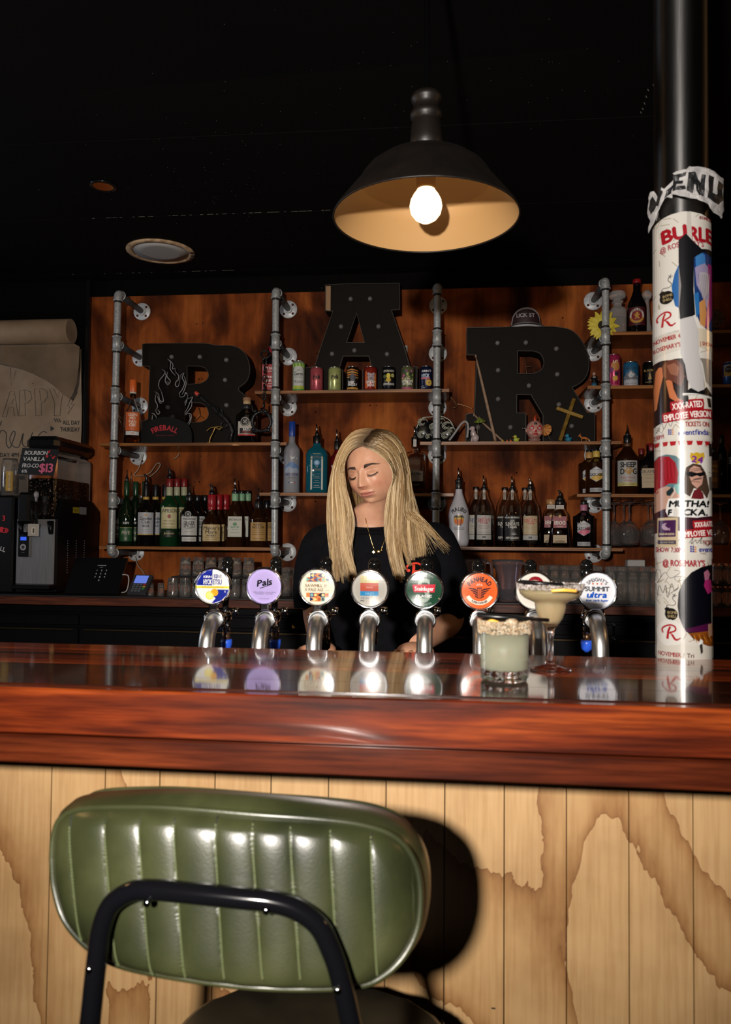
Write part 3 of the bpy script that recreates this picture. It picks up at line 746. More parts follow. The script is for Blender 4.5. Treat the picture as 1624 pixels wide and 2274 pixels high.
# ================================================================== beer taps
badge_edge = mat('badge_chrome', (.8,.82,.85), .07, 1)
white_b = ink('e8e6e0', .3)
def dome(u, v): return .0013*(1-min(1, (u*u+v*v)/(.0335**2)))
handle_b = mat('tap_handle', (.005,.005,.005), .12)
blue_cap = mat('blue_cap', (.03,.12,.75), .3, trans=.2)
def arts(kind):
    A = Art(); R = .0335; rd = lambda h: ink(h, .14, .7)
    base = {'lemon':'e9e7e2','lilac':'b7a6dc','geo':'e6dfc6','grey':'a9a49a','green':'16402b','orange':'e2622c','cream':'ded8cc','white':'e9e9ee'}[kind]
    A.disc(0, 0, R, rd(base), 0, n=40)
    if kind == 'lemon':
        nv, ye = rd('1d2a8c'), rd('e8d23a')
        A.poly([(-.001,R),(-.012,.0313),(-.024,.0235),(-.032,.010),(-.0333,.002),(-.001,.002)], nv, 1)
        A.poly([(.003,-.006),(.0325,-.006),(.0285,-.0175),(.018,-.028),(.004,-.033),(-.002,-.033),(.006,-.024),(.0,-.018)], nv, 1)
        A.rect(-.0333,.0005,.0333,-.0035, ye, 2); A.disc(-.006,-.018,.0085, rd('f0d94a'), 3); A.disc(-.006,-.018,.0065, rd('f7e98a'), 4); A.disc(.004,-.012,.0075, rd('e9a92c'), 3)
        A.text('KIRIN',-.011,.0195,.0045, rd('f0f0f0'), 5, w=.0165, fat=.0002); A.text('HYOK',-.0105,.0095,.0105, rd('f0f0f0'), 5, w=.0175, fat=.0002); A.text('ETSU',.0095,.0095,.0105, nv, 5, w=.018, fat=.0002)
        A.rect(.002,.0165,.010,.0245, nv, 4); A.text('氷',.006,.0205,.006, rd('f0f0f0'), 5); A.text('結',.0145,.0205,.006, nv, 5); A.text('6',.0255,-.0095,.0045, rd('f0f0f0'), 5)
        A.text('LEMON MADE WITH LEMON JUICE',.0,-.0015,.0016, rd('5a5420'), 5, w=.045)
    elif kind == 'lilac':
        bk_ = rd('111016'); A.text('Pals',.001,.0085,.0125, bk_, 4, w=.030, rot=.16, slant=.25, fat=.0007); A.line([(-.009,-.004),(.016,.0045)], .0014, bk_, 4)
        A.text('VODKA, CENTRAL OTAGO PEACH', 0,-.0115,.0022, bk_, 4, w=.046); A.text('PASSIONFRUIT AND SODA', 0,-.0148,.0022, bk_, 4, w=.036); A.text('5% ALC 0.0g SUGAR',0,-.0245,.0014, bk_, 4, w=.02)
    elif kind == 'geo':
        cs = ['27305c','e0a070','83b7ac','b4532f','e3d28c','222222','d8854a','4c5a86']; random.seed(3)
        for sg in (1, -1):
            for i in range(-4, 4):
                for j in range(2):
                    x, y = i*.0075, sg*(.011+j*.0085)+(0 if sg > 0 else -.0085)
                    if hypot(abs(x+.00375)+.0035, abs(y+.004)+.004) > .0335: continue
                    A.rect(x, y, x+.0075, y+.0085, rd(random.choice(cs)), 1); c2 = rd(random.choice(cs)); q = random.random()
                    if q < .45: A.poly([(x,y),(x+.0075,y+.00425),(x,y+.0085)], c2, 2)
                    elif q < .75: A.poly([(x+.0075,y),(x,y+.00425),(x+.0075,y+.0085)], c2, 2)
                    else: A.disc(x+.00375, y+.00425, .003, c2, 2, n=14)
        random.seed(11)
        A.rect(-.0318,-.0105,.0318,.0105, rd('e2dcc6'), 3); g = rd('8a6a3c'); A.text('SAWMILL //', -.003,.0035,.0058, g, 5, w=.043, fat=.0002); A.text('X PALE ALE',-.007,-.0045,.0058, g, 5, w=.037, fat=.0002); A.text('FOR LIFE',.020,-.0062,.0016, g, 5)
    elif kind == 'grey':
        A.rect(-.019,.009,.017,.026, rd('b5aa70'), 1); A.rect(-.019,-.004,.017,.012, rd('b4472f'), 2); A.rect(-.019,-.013,.017,-.004, rd('1f7fb4'), 3)
        A.text('PACIFIC',0,.0035,.003, rd('d9b7a8'), 4); A.text('HAZY',0,-.0085,.0045, rd('9cc6dc'), 4); A.text('MT PA',-.009,-.018,.004, rd('2a5f86'), 4); A.rect(-.019,-.024,-.011,-.0225, rd('333333'), 4); A.rect(.007,-.024,.014,-.0225, rd('333333'), 4)
    elif kind == 'green':
        lg, wh = rd('9aa79c'), rd('e9e9e6'); A.text('S', 0, .0, .047, lg, 1, xs=.95, fat=.001)
        A.poly([(-.0215,.0095),(.0225,.0105),(.0205,-.0055),(-.0195,-.0055)], rd('c8283c'), 3); A.poly([(-.0235,.0075),(-.0215,.0095),(-.0195,-.0055),(-.0205,-.004)], rd('a01f30'), 3)
        A.text('Steinlager', .0005,.002,.0085, wh, 5, w=.037, fat=.0003); A.text('CLASSIC', 0,-.0125,.005, wh, 5, w=.031, fat=.00025)
        A.text("NEW ZEALAND'S FINEST", 0, 0, .0022, lg, 2, arc=.0285, xs=1.2); A.text('BREWED SINCE 1958', 0, 0, .0022, lg, 2, arc=-.0305, xs=1.2)
    elif kind == 'orange':
        dk = rd('33202a'); A.text('PANHEAD', 0, -.002, .0095, dk, 3, arc=.0205, xs=.72, fat=.0005); A.text('APA', 0, .012, .0048, rd('f2ddc8'), 3, w=.012)
        for sg in (1, -1):
            for k in range(4):
                y = .0065-k*.0042; x1 = .0225-k*.0042
                A.poly([(sg*.0035,y-.006),(sg*.008,y-.0022),(sg*x1,y),(sg*(x1-.002),y-.0024),(sg*.009,y-.0048),(sg*.0035,y-.0085)], dk, 3)
        A.poly([(-.0047,.0065),(.0047,.0065),(.0038,-.0145),(-.0038,-.0145)], dk, 4); A.poly([(-.0036,.0045),(.0036,.0045),(.0029,-.0132),(-.0029,-.0132)], rd('d8602f'), 5)
        A.rect(-.0012,-.012,-.0004,.004, dk, 6); A.rect(.0010,-.012,.0018,.004, dk, 6)
        A.ring(0, .002, .0222, .0293, rd('efe3d0'), 3, a0=pi*1.16, a1=pi*1.84); A.text('SUPERCHARGER', 0, .002, .0042, dk, 5, arc=-.0275, xs=.85, fat=.0002)
    elif kind == 'cream':
        A.disc(.002,.012,.016, rd('8c1420'), 1); A.rect(-.02,-.02,.024,.008, rd('ded8cc'), 2); A.text('LION',0,.019,.005, rd('e8ddc8'), 3)
    elif kind == 'white':
        gy, bl = rd('5b5d63'), rd('1b55b8'); A.text("SPEIGHT'S", 0, -.003, .0068, gy, 3, arc=.0215, xs=.95, fat=.0003)
        for x in (-.008, 0, .008): A.disc(x, .0135, .0017, rd('d2622f'), 3, n=12)
        A.text('SUMMIT', 0,.004,.0088, gy, 3, w=.045, fat=.0006); A.text('ultra', 0,-.0072,.0112, bl, 3, w=.037, slant=.2, fat=.0008); A.text('low carb lager', 0,-.018,.0042, bl, 3, w=.041, slant=.2, fat=.0003); A.text('Premium 4.2%',0,-.0262,.002, rd('b9bccb'), 3)
    return A.cut(.006, .006)
desc = [('lemon','beer tap with a white and navy badge picturing lemons, leftmost of the taps'),('lilac','beer tap with a plain lilac round badge and black script'),
        ('geo','beer tap with a cream badge between geometric pattern bands'),('grey','beer tap with a glossy grey badge catching the flash, in front of the bartender'),
        ('green','beer tap with a dark green badge and red banner'),('orange','beer tap with an orange winged badge behind the salted tumbler'),
        ('cream','beer tap with a cream badge half hidden behind the margarita glass'),('white','beer tap with a white badge in grey and blue lettering, rightmost of the taps')]
tx = [(458,474,1302),(576,588,1302),(697,706,1304),(815,822,1308),(943,942,1309),(1069,1065,1312),(1197,1187,1312),(1334,1326,1312)]
for (kind, lab), (bx, gxx, gy_) in zip(desc, tx):
    b0 = P(bx, 1417, TY); b0.z = LB
    ztop = P(gxx, 1376, TY+.06).z
    t = thing('beer_tap', lab, 'beer tap', b0, group='chrome beer taps along the counter')
    yb = TY+.066
    ctr = P(gxx, gy_, yb)
    path = catmull([b0, b0+V((0,0,.08)), V((b0.x, TY, ztop-.055)), V((b0.x, TY+.008, ztop-.028)), V((b0.x, TY+.028, ztop-.008)), V((b0.x, TY+.056, ztop))], 6)
    MB(steel).tube(path, .0152, 20).build('column', t)
    MB(chrome).lathe([(.026,0),(.026,.006),(.018,.010),(.0155,.016)], b0, 20).build('base_collar', t)
    e_ = path[-1]; cx_ = ctr.x
    MB(chrome).tube([e_-V((0,.008,0)), e_+V((0,.012,-.001))], .0205, 22).torus(e_-V((0,.008,0)), .0185, .0028, R=RX(pi/2), seg=26).build('end_ring', t)
    fz = e_.z-.002
    bd = MB(chrome).tube([e_+V((0,.01,0)), e_+V((0,.075,.0))], [.014,.012], 16); bd.ball(e_+V((0,.075,.0)), .0145, 14, 10)
    bd.tube([e_+V((0,.075,.0)), e_+V((0,.082,-.028)), e_+V((0,.084,-.032))], [.0105,.0085,.0085], 14)
    bd.box((cx_, yb+.004, (ctr.z-.036+e_.z+.012)/2), (.0185, .012, (ctr.z-.036)-(e_.z+.012)+.014), ch=.003); bd.build('faucet', t)
    n_ = e_+V((0,.084,-.032))
    sp = MB(mat('bronze_nozzle', (.16,.09,.05), .3, .8)).tube([n_, n_+V((0,.004,-.026))], [.0085,.0075], 14); so = sp.build('spout', t)
    if kind in ('lemon','lilac','white','geo'):
        bc = MB(blue_cap if kind != 'geo' else handle_b); q = n_+V((0,.003,-.017)); bc.lathe([(.0115,0),(.0125,-.006),(.0105,-.018),(.004,-.024),(.0001,-.025)][::-1], q, 14); bc.build('spout_cap', so)
    h0 = e_+V((0,.075,.012)); MB(handle_b).tube([h0, h0+V((0,.004,.03)), V((h0.x, h0.y+.012, ctr.z+.030)), V((h0.x, h0.y+.014, ctr.z+.047))], [.007,.0065,.012,.013], 14).ball(V((h0.x, h0.y+.014, ctr.z+.046)), .0132, 14, 8).build('handle', t)
    kb = MB(chrome).lathe([(.0075,0),(.0075,.012),(.0055,.014)], e_+V((.016,.07,.012)), 10, R=RY(pi/2)); kb.build('flow_knob', t)
    cs_ = MB(badge_edge); Rc = RX(pi/2)
    cs_.lathe([(.0001,-.008),(.032,-.008),(.0375,-.005),(.0385,.001),(.0375,.006),(.0355,.0075),(.0340,.006),(.0337,.003)], ctr, 44, R=Rc); cs_.torus(ctr-V((0,.0065,0)), .0362, .0019, R=Rc, seg=44)
    bo = cs_.build('badge_case', t)
    A = arts(kind); A.smooth = True
    mpf = lambda u, v, w: V((ctr.x+u, ctr.y-.0032-dome(u, v)-w*.35, ctr.z+v))
    MB().art(A, mpf, .0002).build('badge_face', bo)
    if kind == 'grey':
        pass
    glz = mat('badge_resin', (1,1,1), .03, trans=1, ior=1.45)
# ================================================================== pendant lamp over the bar
YLm = 1.62
lc = P(946, 485, YLm); ls = S(946, 485, YLm)
shade_out = noise_mat('lamp_shade_dark', [(.3,(.005,.004,.003)),(.7,(.012,.008,.006))], nscale=14, detail=6, rough=.45, metal=.2, bump=.3)
shade_in = mat('lamp_shade_cream', (.50,.285,.11), .5)
lampt = thing('pendant_lamp', 'dark warehouse pendant lamp with a glowing white bulb hanging over the bar', 'lamp', (lc.x, lc.y, lc.z))
prof = [(208,0),(203,10),(165,58),(149,78),(143,90),(132,104),(108,122),(70,138),(38,146)]
inner = [(204,1.5),(162,57),(145,76),(144,82)]
inner2 = [(150,76),(135,92),(105,116),(66,132),(30,140),(0.1,141)]
sh = MB(shade_out).lathe([(r*ls, h*ls) for r, h in prof], lc, 72).torus(lc, 206*ls, 2.2*ls, seg=72, sub=8)
sh.f = [f for f in sh.f if len(f) <= 4]; sh.mi = sh.mi[:len(sh.f)]; sh.sm = [True]*len(sh.f)
sh.build('shade', lampt)
sh = MB(shade_in).lathe([(r*ls, h*ls) for r, h in inner], lc, 72).lathe([(r*ls, h*ls) for r, h in inner2], lc, 72); sh.f = [f for f in sh.f if len(f) <= 4]; sh.mi = [0]*len(sh.f); sh.sm = [True]*len(sh.f)
sh.build('reflector', lampt)
MB(shade_out).lathe([(r*ls, h*ls) for r, h in [(39,143),(36,180),(33,215),(31,222),(36,228),(37,236),(33,242),(29,246),(29,262),(34,266),(35,274),(31,281),(14,284),(.1,284)]], lc, 36).build('neck', lampt)
MB(shade_in).lathe([(r*ls, h*ls) for r, h in [(50,141),(50,132),(24,128),(21,70),(19,58)]], lc, 28).build('socket', lampt)
MB(mat('stem_black',(.001,.001,.001),.9,spec=.02)).tube([lc+V((0,0,282*ls)), V((lc.x, lc.y, CZ))], .006, 8).build('stem', lampt)
bulb = mat('lit_bulb', (1,1,1), .4, ecol=(1, .72, .42), estr=2.6)
bm_ = MB(bulb).lathe([(.1,-37),(12,-35.5),(24,-28),(33,-16),(36.5,0),(34,14),(28,26),(22,34),(19,40),(17,46)], lc+V((0,0,27*ls)), 32)
bm_.v = [tuple(lc+V((0,0,27*ls))+(V(p)-(lc+V((0,0,27*ls))))*ls) for p in bm_.v]; bm_.build('bulb', lampt)

# ceiling speaker and downlight
sc0 = PZ(357, 558, CZ); rs = S(357, 558, sc0.y)*72
spk = thing('ceiling_speaker', 'round flush ceiling speaker with a pale grille and a chipped rim', 'speaker', sc0)
MB(noise_mat('speaker_rim', [(.4,(.35,.22,.12)),(.55,(.6,.42,.25))], nscale=25, rough=.6)).lathe([(rs, 0),(rs,-.006),(rs*.84,-.010),(rs*.82,-.004)], sc0, 48).build('rim', spk)
MB(noise_mat('speaker_grille', [(.4,(.36,.35,.34)),(.6,(.44,.43,.42))], nscale=500, rough=.6)).lathe([(.0001,-.009),(rs*.5,-.0085),(rs*.83,-.006)][::-1], sc0, 48).build('grille', spk)
for a in (.55, .35, .1, 1.9): q = sc0+V((rs*.93*cos(a), rs*.93*sin(a), -.0085)); MB(black_matte).ball(q, .012, 8, 6, sc=(1.2,.7,.25)).build('chip', spk)
dc = PZ(229, 413, CZ); dl = thing('recessed_downlight', 'small recessed gold downlight in the black ceiling', 'lamp', dc)
MB(black_gloss).lathe([(.055,0),(.055,-.004),(.044,-.006),(.04,0)], dc, 32).build('bezel', dl)
MB(mat('gold_reflector', (.9,.5,.15), .25, 1)).lathe([(.04,-.003),(.036,.02),(.02,.04),(.0001,.044)], dc, 28).build('reflector', dl)
MB(mat('dim_globe', (1,.8,.5), .3, ecol=(1,.55,.2), estr=2)).ball(dc+V((0,0,.018)), .013, 12, 8).build('globe', dl)

# ================================================================== steel column wrapped in posters
cb0 = PZ(1518.5, 1466, CT); YC = cb0.y+.055; R_C = 60.5*S(1518, 1466, YC)
cax = V((P(1518.5, 1300, YC).x, YC, 0))
def cxp_(py): return 1517+ (py-520)*(1.7/940)
col_steel = noise_mat('column_steel', [(.3,(.35,.34,.33)),(.7,(.5,.49,.48))], scale=(1,1,.03), nscale=600, detail=2, rough=.30, metal=1)
aniso(col_steel, .9)
colt = thing('steel_column', 'round steel column pasted with torn event posters at the bar edge', 'column', (cax.x, cax.y, 0))
MB(col_steel).lathe([(R_C, 0),(R_C, CZ)], (cax.x, cax.y, 0), 64).build('shaft', colt)
def zc_(py): return P(1518, py, YC-R_C*.7).z
a_c = atan2(CAM.y-cax.y, CAM.x-cax.x)
def colmap(rad=1.0, off=0.0, half=60.5):
    def f(px, npy, w=0):
        t = max(-.999, min(.999, (px-cxp_(-npy))/half)); a = a_c+math.asin(t); r = R_C*rad+off+w
        return V((cax.x+r*cos(a), cax.y+r*sin(a), zc_(-npy)))
    return f
class PA(Art):     # art in photo-like pixel units, y down in the calls
    def pl(s, pts, h, l=1): return s.poly([(x, -y) for x, y in pts], ink(h, .24, .5), l)
    def rc(s, x0, y0, x1, y1, h, l=1): return s.rect(x0, -y1, x1, -y0, ink(h, .24, .5), l)
    def el(s, x, y, rx, ry, h, l=1, n=24): return s.disc(x, -y, rx, ink(h, .24, .5), l, ry=ry, n=n)
    def tx(s, t, x, y, hh, h, l=4, w=None, fat=0, rot=0, slant=0): return s.text(t, x, -y, hh, ink(h, .24, .5), l, w=w, fat=fat, rot=rot, slant=slant)
    def ln(s, pts, w, h, l=3): return s.line([(x, -y) for x, y in pts], w, ink(h, .24, .5), l)
def scrib(A, pts, w=.8, h='15151a', l=7): A.ln([(p.x, p.y) for p in catmull([(a, b_, 0) for a, b_ in pts], 5)], w, h, l)
paper = 'e2ddd3'
def pattern(A, x0, y0, x1, y1, n, seed):
    random.seed(seed)
    for k in range(n):
        x, y = random.uniform(x0, x1), random.uniform(y0, y1); a = random.choice((0, .63, 1.26, 1.88, 2.51))+.2; L_ = random.uniform(9, 22)
        dx, dy = cos(a)*L_/2, sin(a)*L_/2; q = [(max(x0, min(x1, x-dx)), max(y0, min(y1, y-dy))), (max(x0, min(x1, x+dx)), max(y0, min(y1, y+dy)))]
        if abs(q[0][0]-q[1][0])+abs(q[0][1]-q[1][1]) > 4: A.ln(q, 1.0, '8a7642', 1.5)
def redtext(A, t, x, y, hh, w, rot=.09):
    c_, s_ = cos(rot), sin(rot); q = [(-w/2-3,-hh*.75),(-w/2-4,hh*.1),(-w/2-2,hh*.72),(w/2+2,hh*.75),(w/2+4,0),(w/2+3,-hh*.72)]
    A.pl([(x+a*c_+b*s_, y-a*s_+b*c_) for a, b in q], 'a81824', 5); A.tx(t, x, y, hh*.95, 'fff2ec', 6, w=w, fat=.35, rot=rot)
def bomb(A, x, y, r=14.5):
    A.el(x, y, r, r, '1c1a18', 4); A.pl([(x-r*.9,y-r*.35),(x-r*1.05,y-r*.9),(x-r*.55,y-r*1.15),(x-r*.1,y-r*.9)], '1c1a18', 4)
    scrib(A, [(x-r*.8,y-r),(x-r*.5,y-r*1.5),(x+r*.3,y-r*1.45),(x+r*.7,y-r*1.9),(x+r*.2,y-r*2.6),(x+r*.5,y-r*3.1)], 1.3, '1c1a18', 4)
    for a in range(5): q = a*1.257; A.ln([(x+r*.5,y-r*3.1),(x+r*.5+5*cos(q),y-r*3.1+5*sin(q))], 1.2, '1c1a18', 4)
    A.tx('BOMB', x+2, y-4, 6, 'c4ac7a', 6, w=19, rot=.05); A.tx('SHELL', x+2, y+4.5, 6, 'c4ac7a', 6, w=19, rot=.05)
def rlogo(A, x, y, h=34):
    c = 'b3202a'; A.ln([(x-7,y+h*.45),(x-5,y-h*.1),(x-1,y-h*.42)], [5,4.5,4], c, 6)
    A.ln([(p.x,p.y) for p in catmull([(x-16,y+2,0),(x-18,y-6,0),(x-12,y-13,0),(x,y-17,0),(x+9,y-13,0),(x+9,y-5,0),(x-2,y+0,0)], 5)], 3.6, c, 6)
    A.ln([(p.x,p.y) for p in catmull([(x-3,y+0,0),(x+3,y+5,0),(x+9,y+14,0),(x+15,y+14,0),(x+20,y+10,0)], 5)], [2.6]*5+[4.6]*10+[3]*5+[1.5], c, 6)
def logo(A, x, y, k=1):
    for i in range(3):
        for j in range(3): A.rc(x-8*k+i*5*k, y-8*k+j*5.5*k+i*.8, x-4*k+i*5*k, y-3.5*k+j*5.5*k+i*.4, '3b3f93' if i < 2 else 'd98a4a', 5)
def poster(name, y0, y1, build, off, top=None, bot=None, seed=1, npat=40):
    A = PA(); e = [(1456.8,y0)]; 
    xs_ = [1457+i*(120.5/16) for i in range(17)]; random.seed(seed)
    tp = [(x, (top(x) if top else y0)+random.uniform(-.6,.6)) for x in xs_]; bt = [(x, (bot(x) if bot else y1)+random.uniform(-.8,.8)) for x in xs_][::-1]
    A.pl(tp+bt, paper, 0); pattern(A, 1459, y0+8, 1576, y1-8, npat, seed); build(A); random.seed(5)
    A.items = [it for it in A.items]; A.cut(4.5, None); A.smooth = True
    # keep every vertex on the visible half of the sleeve
    MB().art(A, colmap(1.0, off), .00010).build(name, colt)
def b1(A):
    A.tx('BU', 1502, 523, 30, 'a81826', 4, w=48, fat=2.0, rot=.10); A.tx('RLE', 1556, 527, 32, 'a81826', 4, w=44, fat=1.8, rot=.02)
    A.tx('@ ROS', 1493, 551, 12, 'a83240', 5, w=38, fat=.4, rot=.12); A.tx("RY'S", 1550, 549, 12, 'a83240', 5, w=21, fat=.4); A.tx('BOOMBOX', 1564, 491, 7, '8c2430', 5, w=23, fat=.3)
    A.pl([(1528,480),(1535,478),(1538,545),(1530,552),(1527,510)], 'c9c4bb', 6)
    A.pl([(1541,560),(1560,563),(1577,562),(1577,738),(1566,736),(1552,722),(1544,700),(1541,640)], '1d3a72', 3)
    A.pl([(1544,575),(1552,565),(1563,572),(1565,600),(1552,612),(1545,604)], '3f7fc0', 4); A.pl([(1543,602),(1562,590),(1572,600),(1575,640),(1566,690),(1556,660),(1546,640)], '9d93b6', 5)
    A.pl([(1568,590),(1577,588),(1577,700),(1566,735),(1560,720),(1571,660)], 'a02a78', 6); A.pl([(1552,612),(1562,610),(1572,612),(1570,650),(1560,672),(1550,640)], 'b9b2ba', 6)
    for k in range(5): A.ln([(1549+k*4,615),(1557+k*3,668)], .7, '6a6272', 7)
    A.pl([(1551,678),(1562,668),(1565,700),(1562,732),(1552,725)], 'c98f52', 7); A.pl([(1541,660),(1550,655),(1552,700),(1545,712)], '2b6fae', 5)
    A.pl([(1497,640),(1503,612),(1512,592),(1513,690),(1504,684),(1500,665)], '2a66a8', 4); A.pl([(1511,600),(1516,598),(1517,712),(1511,712)], '8f8a88', 5)
    A.pl([(1511,540),(1526,527),(1540,545),(1556,560),(1577,556),(1577,572),(1560,566),(1541,580),(1540,650),(1543,705),(1532,712),(1514,717),(1512,690),(1516,640),(1511,590)], '131317', 8)
    bomb(A, 1487, 661); A.pl([(1457,690),(1462,684),(1475,682),(1490,680),(1505,684),(1513,690),(1513,740),(1457,750)], 'e9e5dd', 5); rlogo(A, 1485, 710)
    A.pl([(1456.8,742),(1516,736),(1516,780),(1456.8,792)], 'd8d2c6', 5); A.tx('NOVEMBER 4', 1487, 752, 10, 'a52a32', 6, w=54, fat=.4, rot=.09); A.tx("ROSEMARY'S,", 1488, 771, 10, 'a52a32', 6, w=57, fat=.4, rot=.09)
    A.pl([(1545,734),(1577,737),(1577,782),(1550,776)], 'd8cbb4', 5); A.tx('| SHOW', 1566, 767, 9, 'a5463c', 6, w=26, fat=.3)
    A.pl([(1514,714),(1540,708),(1549,740),(1550,790),(1558,832),(1560,868),(1548,874),(1534,866),(1527,846),(1523,815),(1514,790)], 'c3c1c0', 9)
def b2(A):
    A.pl([(1457,800),(1470,788),(1500,784),(1520,792),(1530,830),(1528,905),(1500,930),(1457,945)], '241210', 2)
    A.pl([(1463,820),(1470,812),(1478,814),(1480,830),(1472,862),(1465,905),(1460,908),(1458,860)], 'cf7c4c', 3); A.pl([(1484,845),(1496,842),(1500,866),(1508,886),(1516,892),(1503,893),(1492,884)], 'c8764c', 3)
    A.pl([(1476,812),(1490,800),(1508,802),(1520,818),(1524,840),(1515,862),(1500,850),(1486,842),(1478,832)], '6a3c2e', 4); A.pl([(1486,812),(1502,808),(1512,820),(1508,838),(1494,832)], '94604a', 5)
    A.pl([(1515,796),(1524,800),(1536,816),(1528,830),(1520,832),(1526,850),(1516,862),(1522,840)], '0c0b0d', 6)
    A.pl([(1544,782),(1562,786),(1574,800),(1574,860),(1564,850),(1558,812)], '8b847c', 4); A.pl([(1545,783),(1560,783),(1559,795),(1546,793)], '2c2a2a', 6)
    A.pl([(1519,878),(1536,864),(1548,874),(1566,862),(1577,878),(1577,884),(1524,881)], '121214', 7); A.ln([(1518,879),(1540,880),(1576,884)], 5, 'e8e6e2', 8); A.tx('LOOKS DO NOT TOLERATE', 1548, 880.5, 3, '1a1a1a', 9, w=48)
    A.pl([(1566,885),(1573,884),(1575,905),(1569,905)], '121214', 5); A.pl([(1519,885),(1530,884),(1529,905),(1519,902)], '121214', 5)
    redtext(A, 'XXX-RATED', 1527, 902, 15, 60); redtext(A, 'EMPLOYEE VERSION', 1527, 924, 15, 93)
    A.tx('TICKETS ON:', 1547, 944, 11, '9c2a30', 6, w=48, fat=.4, rot=.03); A.tx('7:30PM', 1469, 969, 10, '9c2a30', 6, w=22, fat=.3, rot=.09); logo(A, 1495, 960, .8); A.tx('eventfinda', 1539, 962, 12, '3b3f93', 6, w=60, fat=.5, rot=.03)
    scrib(A, [(1466,938),(1462,945),(1472,950),(1464,958),(1476,940),(1480,952),(1488,938),(1494,948),(1500,935),(1512,942),(1530,930),(1552,935)])
def b3(A):
    for x, w in ((1464,13),(1482,12),(1498,14),(1515,14),(1532,13),(1552,14),(1568,12)): A.pl([(x-w/2,981),(x+w/2,981),(x+w/3,990),(x-w/3,991)], 'b21c26', 3)
    A.pl([(1457,1020),(1466,1012),(1485,1009),(1503,1013),(1513,1022),(1518,1050),(1518,1130),(1457,1155)], '5d7d84', 2)
    A.pl([(1457,1022),(1470,1012),(1490,1014),(1503,1028),(1509,1052),(1506,1075),(1490,1074),(1476,1082),(1464,1096),(1457,1090)], '9d1a26', 3)
    for k in range(12): A.ln([(1462+k*3.4,1018+abs(k-4)*1.5),(1460+k*3.9,1066-abs(k-5))], .8, '6f0f18' if k % 2 else 'b83040', 4)
    A.pl([(1457,1092),(1468,1084),(1485,1080),(1505,1088),(1518,1080),(1520,1140),(1490,1158),(1457,1170)], 'c49a86', 3); A.pl([(1484,1092),(1496,1082),(1500,1090),(1492,1102),(1485,1100)], '1f3034', 5); A.ln([(1500,1082),(1502,1092),(1494,1106)], 1.5, 'dddddd', 5); A.pl([(1500,1078),(1520,1072),(1522,1096),(1506,1098)], '7fb3ae', 4)
    A.pl([(1457,1140),(1480,1130),(1520,1140),(1578,1146),(1578,1190),(1530,1186),(1500,1176),(1457,1186)], '3a1422', 4)
    A.pl([(1519,1005),(1530,998),(1542,1010),(1566,1010),(1570,1100),(1558,1112),(1520,1104),(1516,1060)], 'e6e3dc', 5)
    A.pl([(1532,1016),(1534,1007),(1539,1009),(1546,1006),(1553,1009),(1560,1006),(1562,1016),(1557,1026),(1546,1033),(1536,1027)], 'd2ab2c', 6); A.tx('24', 1547, 1022, 14, '7b2f8f', 7, w=22, fat=.9, rot=-.12)
    A.pl([(1520,1062),(1524,1040),(1538,1031),(1554,1034),(1564,1052),(1571,1090),(1566,1108),(1556,1092),(1540,1085),(1532,1104),(1520,1096)], '4a382c', 7)
    A.pl([(1531,1044),(1540,1036),(1552,1040),(1559,1056),(1556,1076),(1546,1086),(1536,1076),(1531,1060)], 'c99a88', 8); A.pl([(1523,1052),(1534,1049),(1546,1052),(1561,1049),(1562,1056),(1552,1060),(1546,1057),(1536,1061),(1526,1058)], '101012', 9)
    scrib(A, [(1518,1056),(1536,1044),(1560,1044),(1532,1050),(1566,1058),(1538,1066),(1556,1064),(1534,1070),(1552,1072)], .9, '1a1418', 10)
    A.pl([(1534,1108),(1540,1090),(1550,1086),(1558,1096),(1560,1110)], '6d1f26', 8)
    A.pl([(1570,985),(1576,985),(1577,1012),(1571,1014)], '221f20', 5); A.pl([(1570,1060),(1576,1058),(1577,1090),(1572,1088)], '6a6460', 5)
    wh = 'efeeea'; A.pl([(1485,1122),(1489,1108),(1530,1106),(1540,1112),(1568,1106),(1573,1122),(1572,1146),(1545,1150),(1488,1147),(1483,1136)], wh, 10)
    A.tx('MUTHA!', 1530, 1119, 14, '101014', 11, w=78, fat=1.1, slant=.12); A.tx('F', 1492, 1138, 13, '101014', 11, fat=1.1, slant=.12); A.tx('CKA.', 1543, 1138, 14, '101014', 11, w=48, fat=1.1, slant=.12)
    A.rc(1499,1130,1516,1146, 'd9d6ce', 11)
    redtext(A, 'XXX-RATE', 1559, 1164, 12, 36); redtext(A, 'EMPLOYEE VE', 1547, 1184, 13, 60)
    A.pl([(1466,1150),(1508,1149),(1507,1214),(1465,1216)], 'cdb995', 8); A.pl([(1468,1156),(1504,1155),(1503,1192),(1467,1193)], '45204c', 9); A.el(1484, 1170, 9, 8, 'b79bb0', 10); A.el(1488, 1168, 6, 6, '45204c', 11); A.ln([(1476,1164),(1492,1178)], 2, 'b79bb0', 12)
    A.tx('SHAKAKAZOO', 1485, 1186, 4.5, 'd8c8a0', 10, w=31, fat=.2); A.rc(1466,1200,1504,1209,'4b4455', 9); A.tx('@ LIVE MUSIC', 1486, 1204.5, 3, 'cfc0a0', 10, w=28)
    A.tx('SHOW 7:30PM', 1491, 1221, 11, '9c2a30', 6, w=58, fat=.4); logo(A, 1539, 1219, .9); A.tx('event', 1563, 1219, 12, '3b3f93', 6, w=26, fat=.5)
    A.tx('TICKE', 1567, 1204, 10, '9c2a30', 6, w=20, fat=.3, rot=.06)
    scrib(A, [(1508,1200),(1520,1196),(1516,1206)]); scrib(A, [(1530,1206),(1538,1194),(1534,1208),(1542,1200),(1546,1206),(1556,1192),(1552,1206),(1560,1204),(1566,1212),(1574,1204)], 1.1)
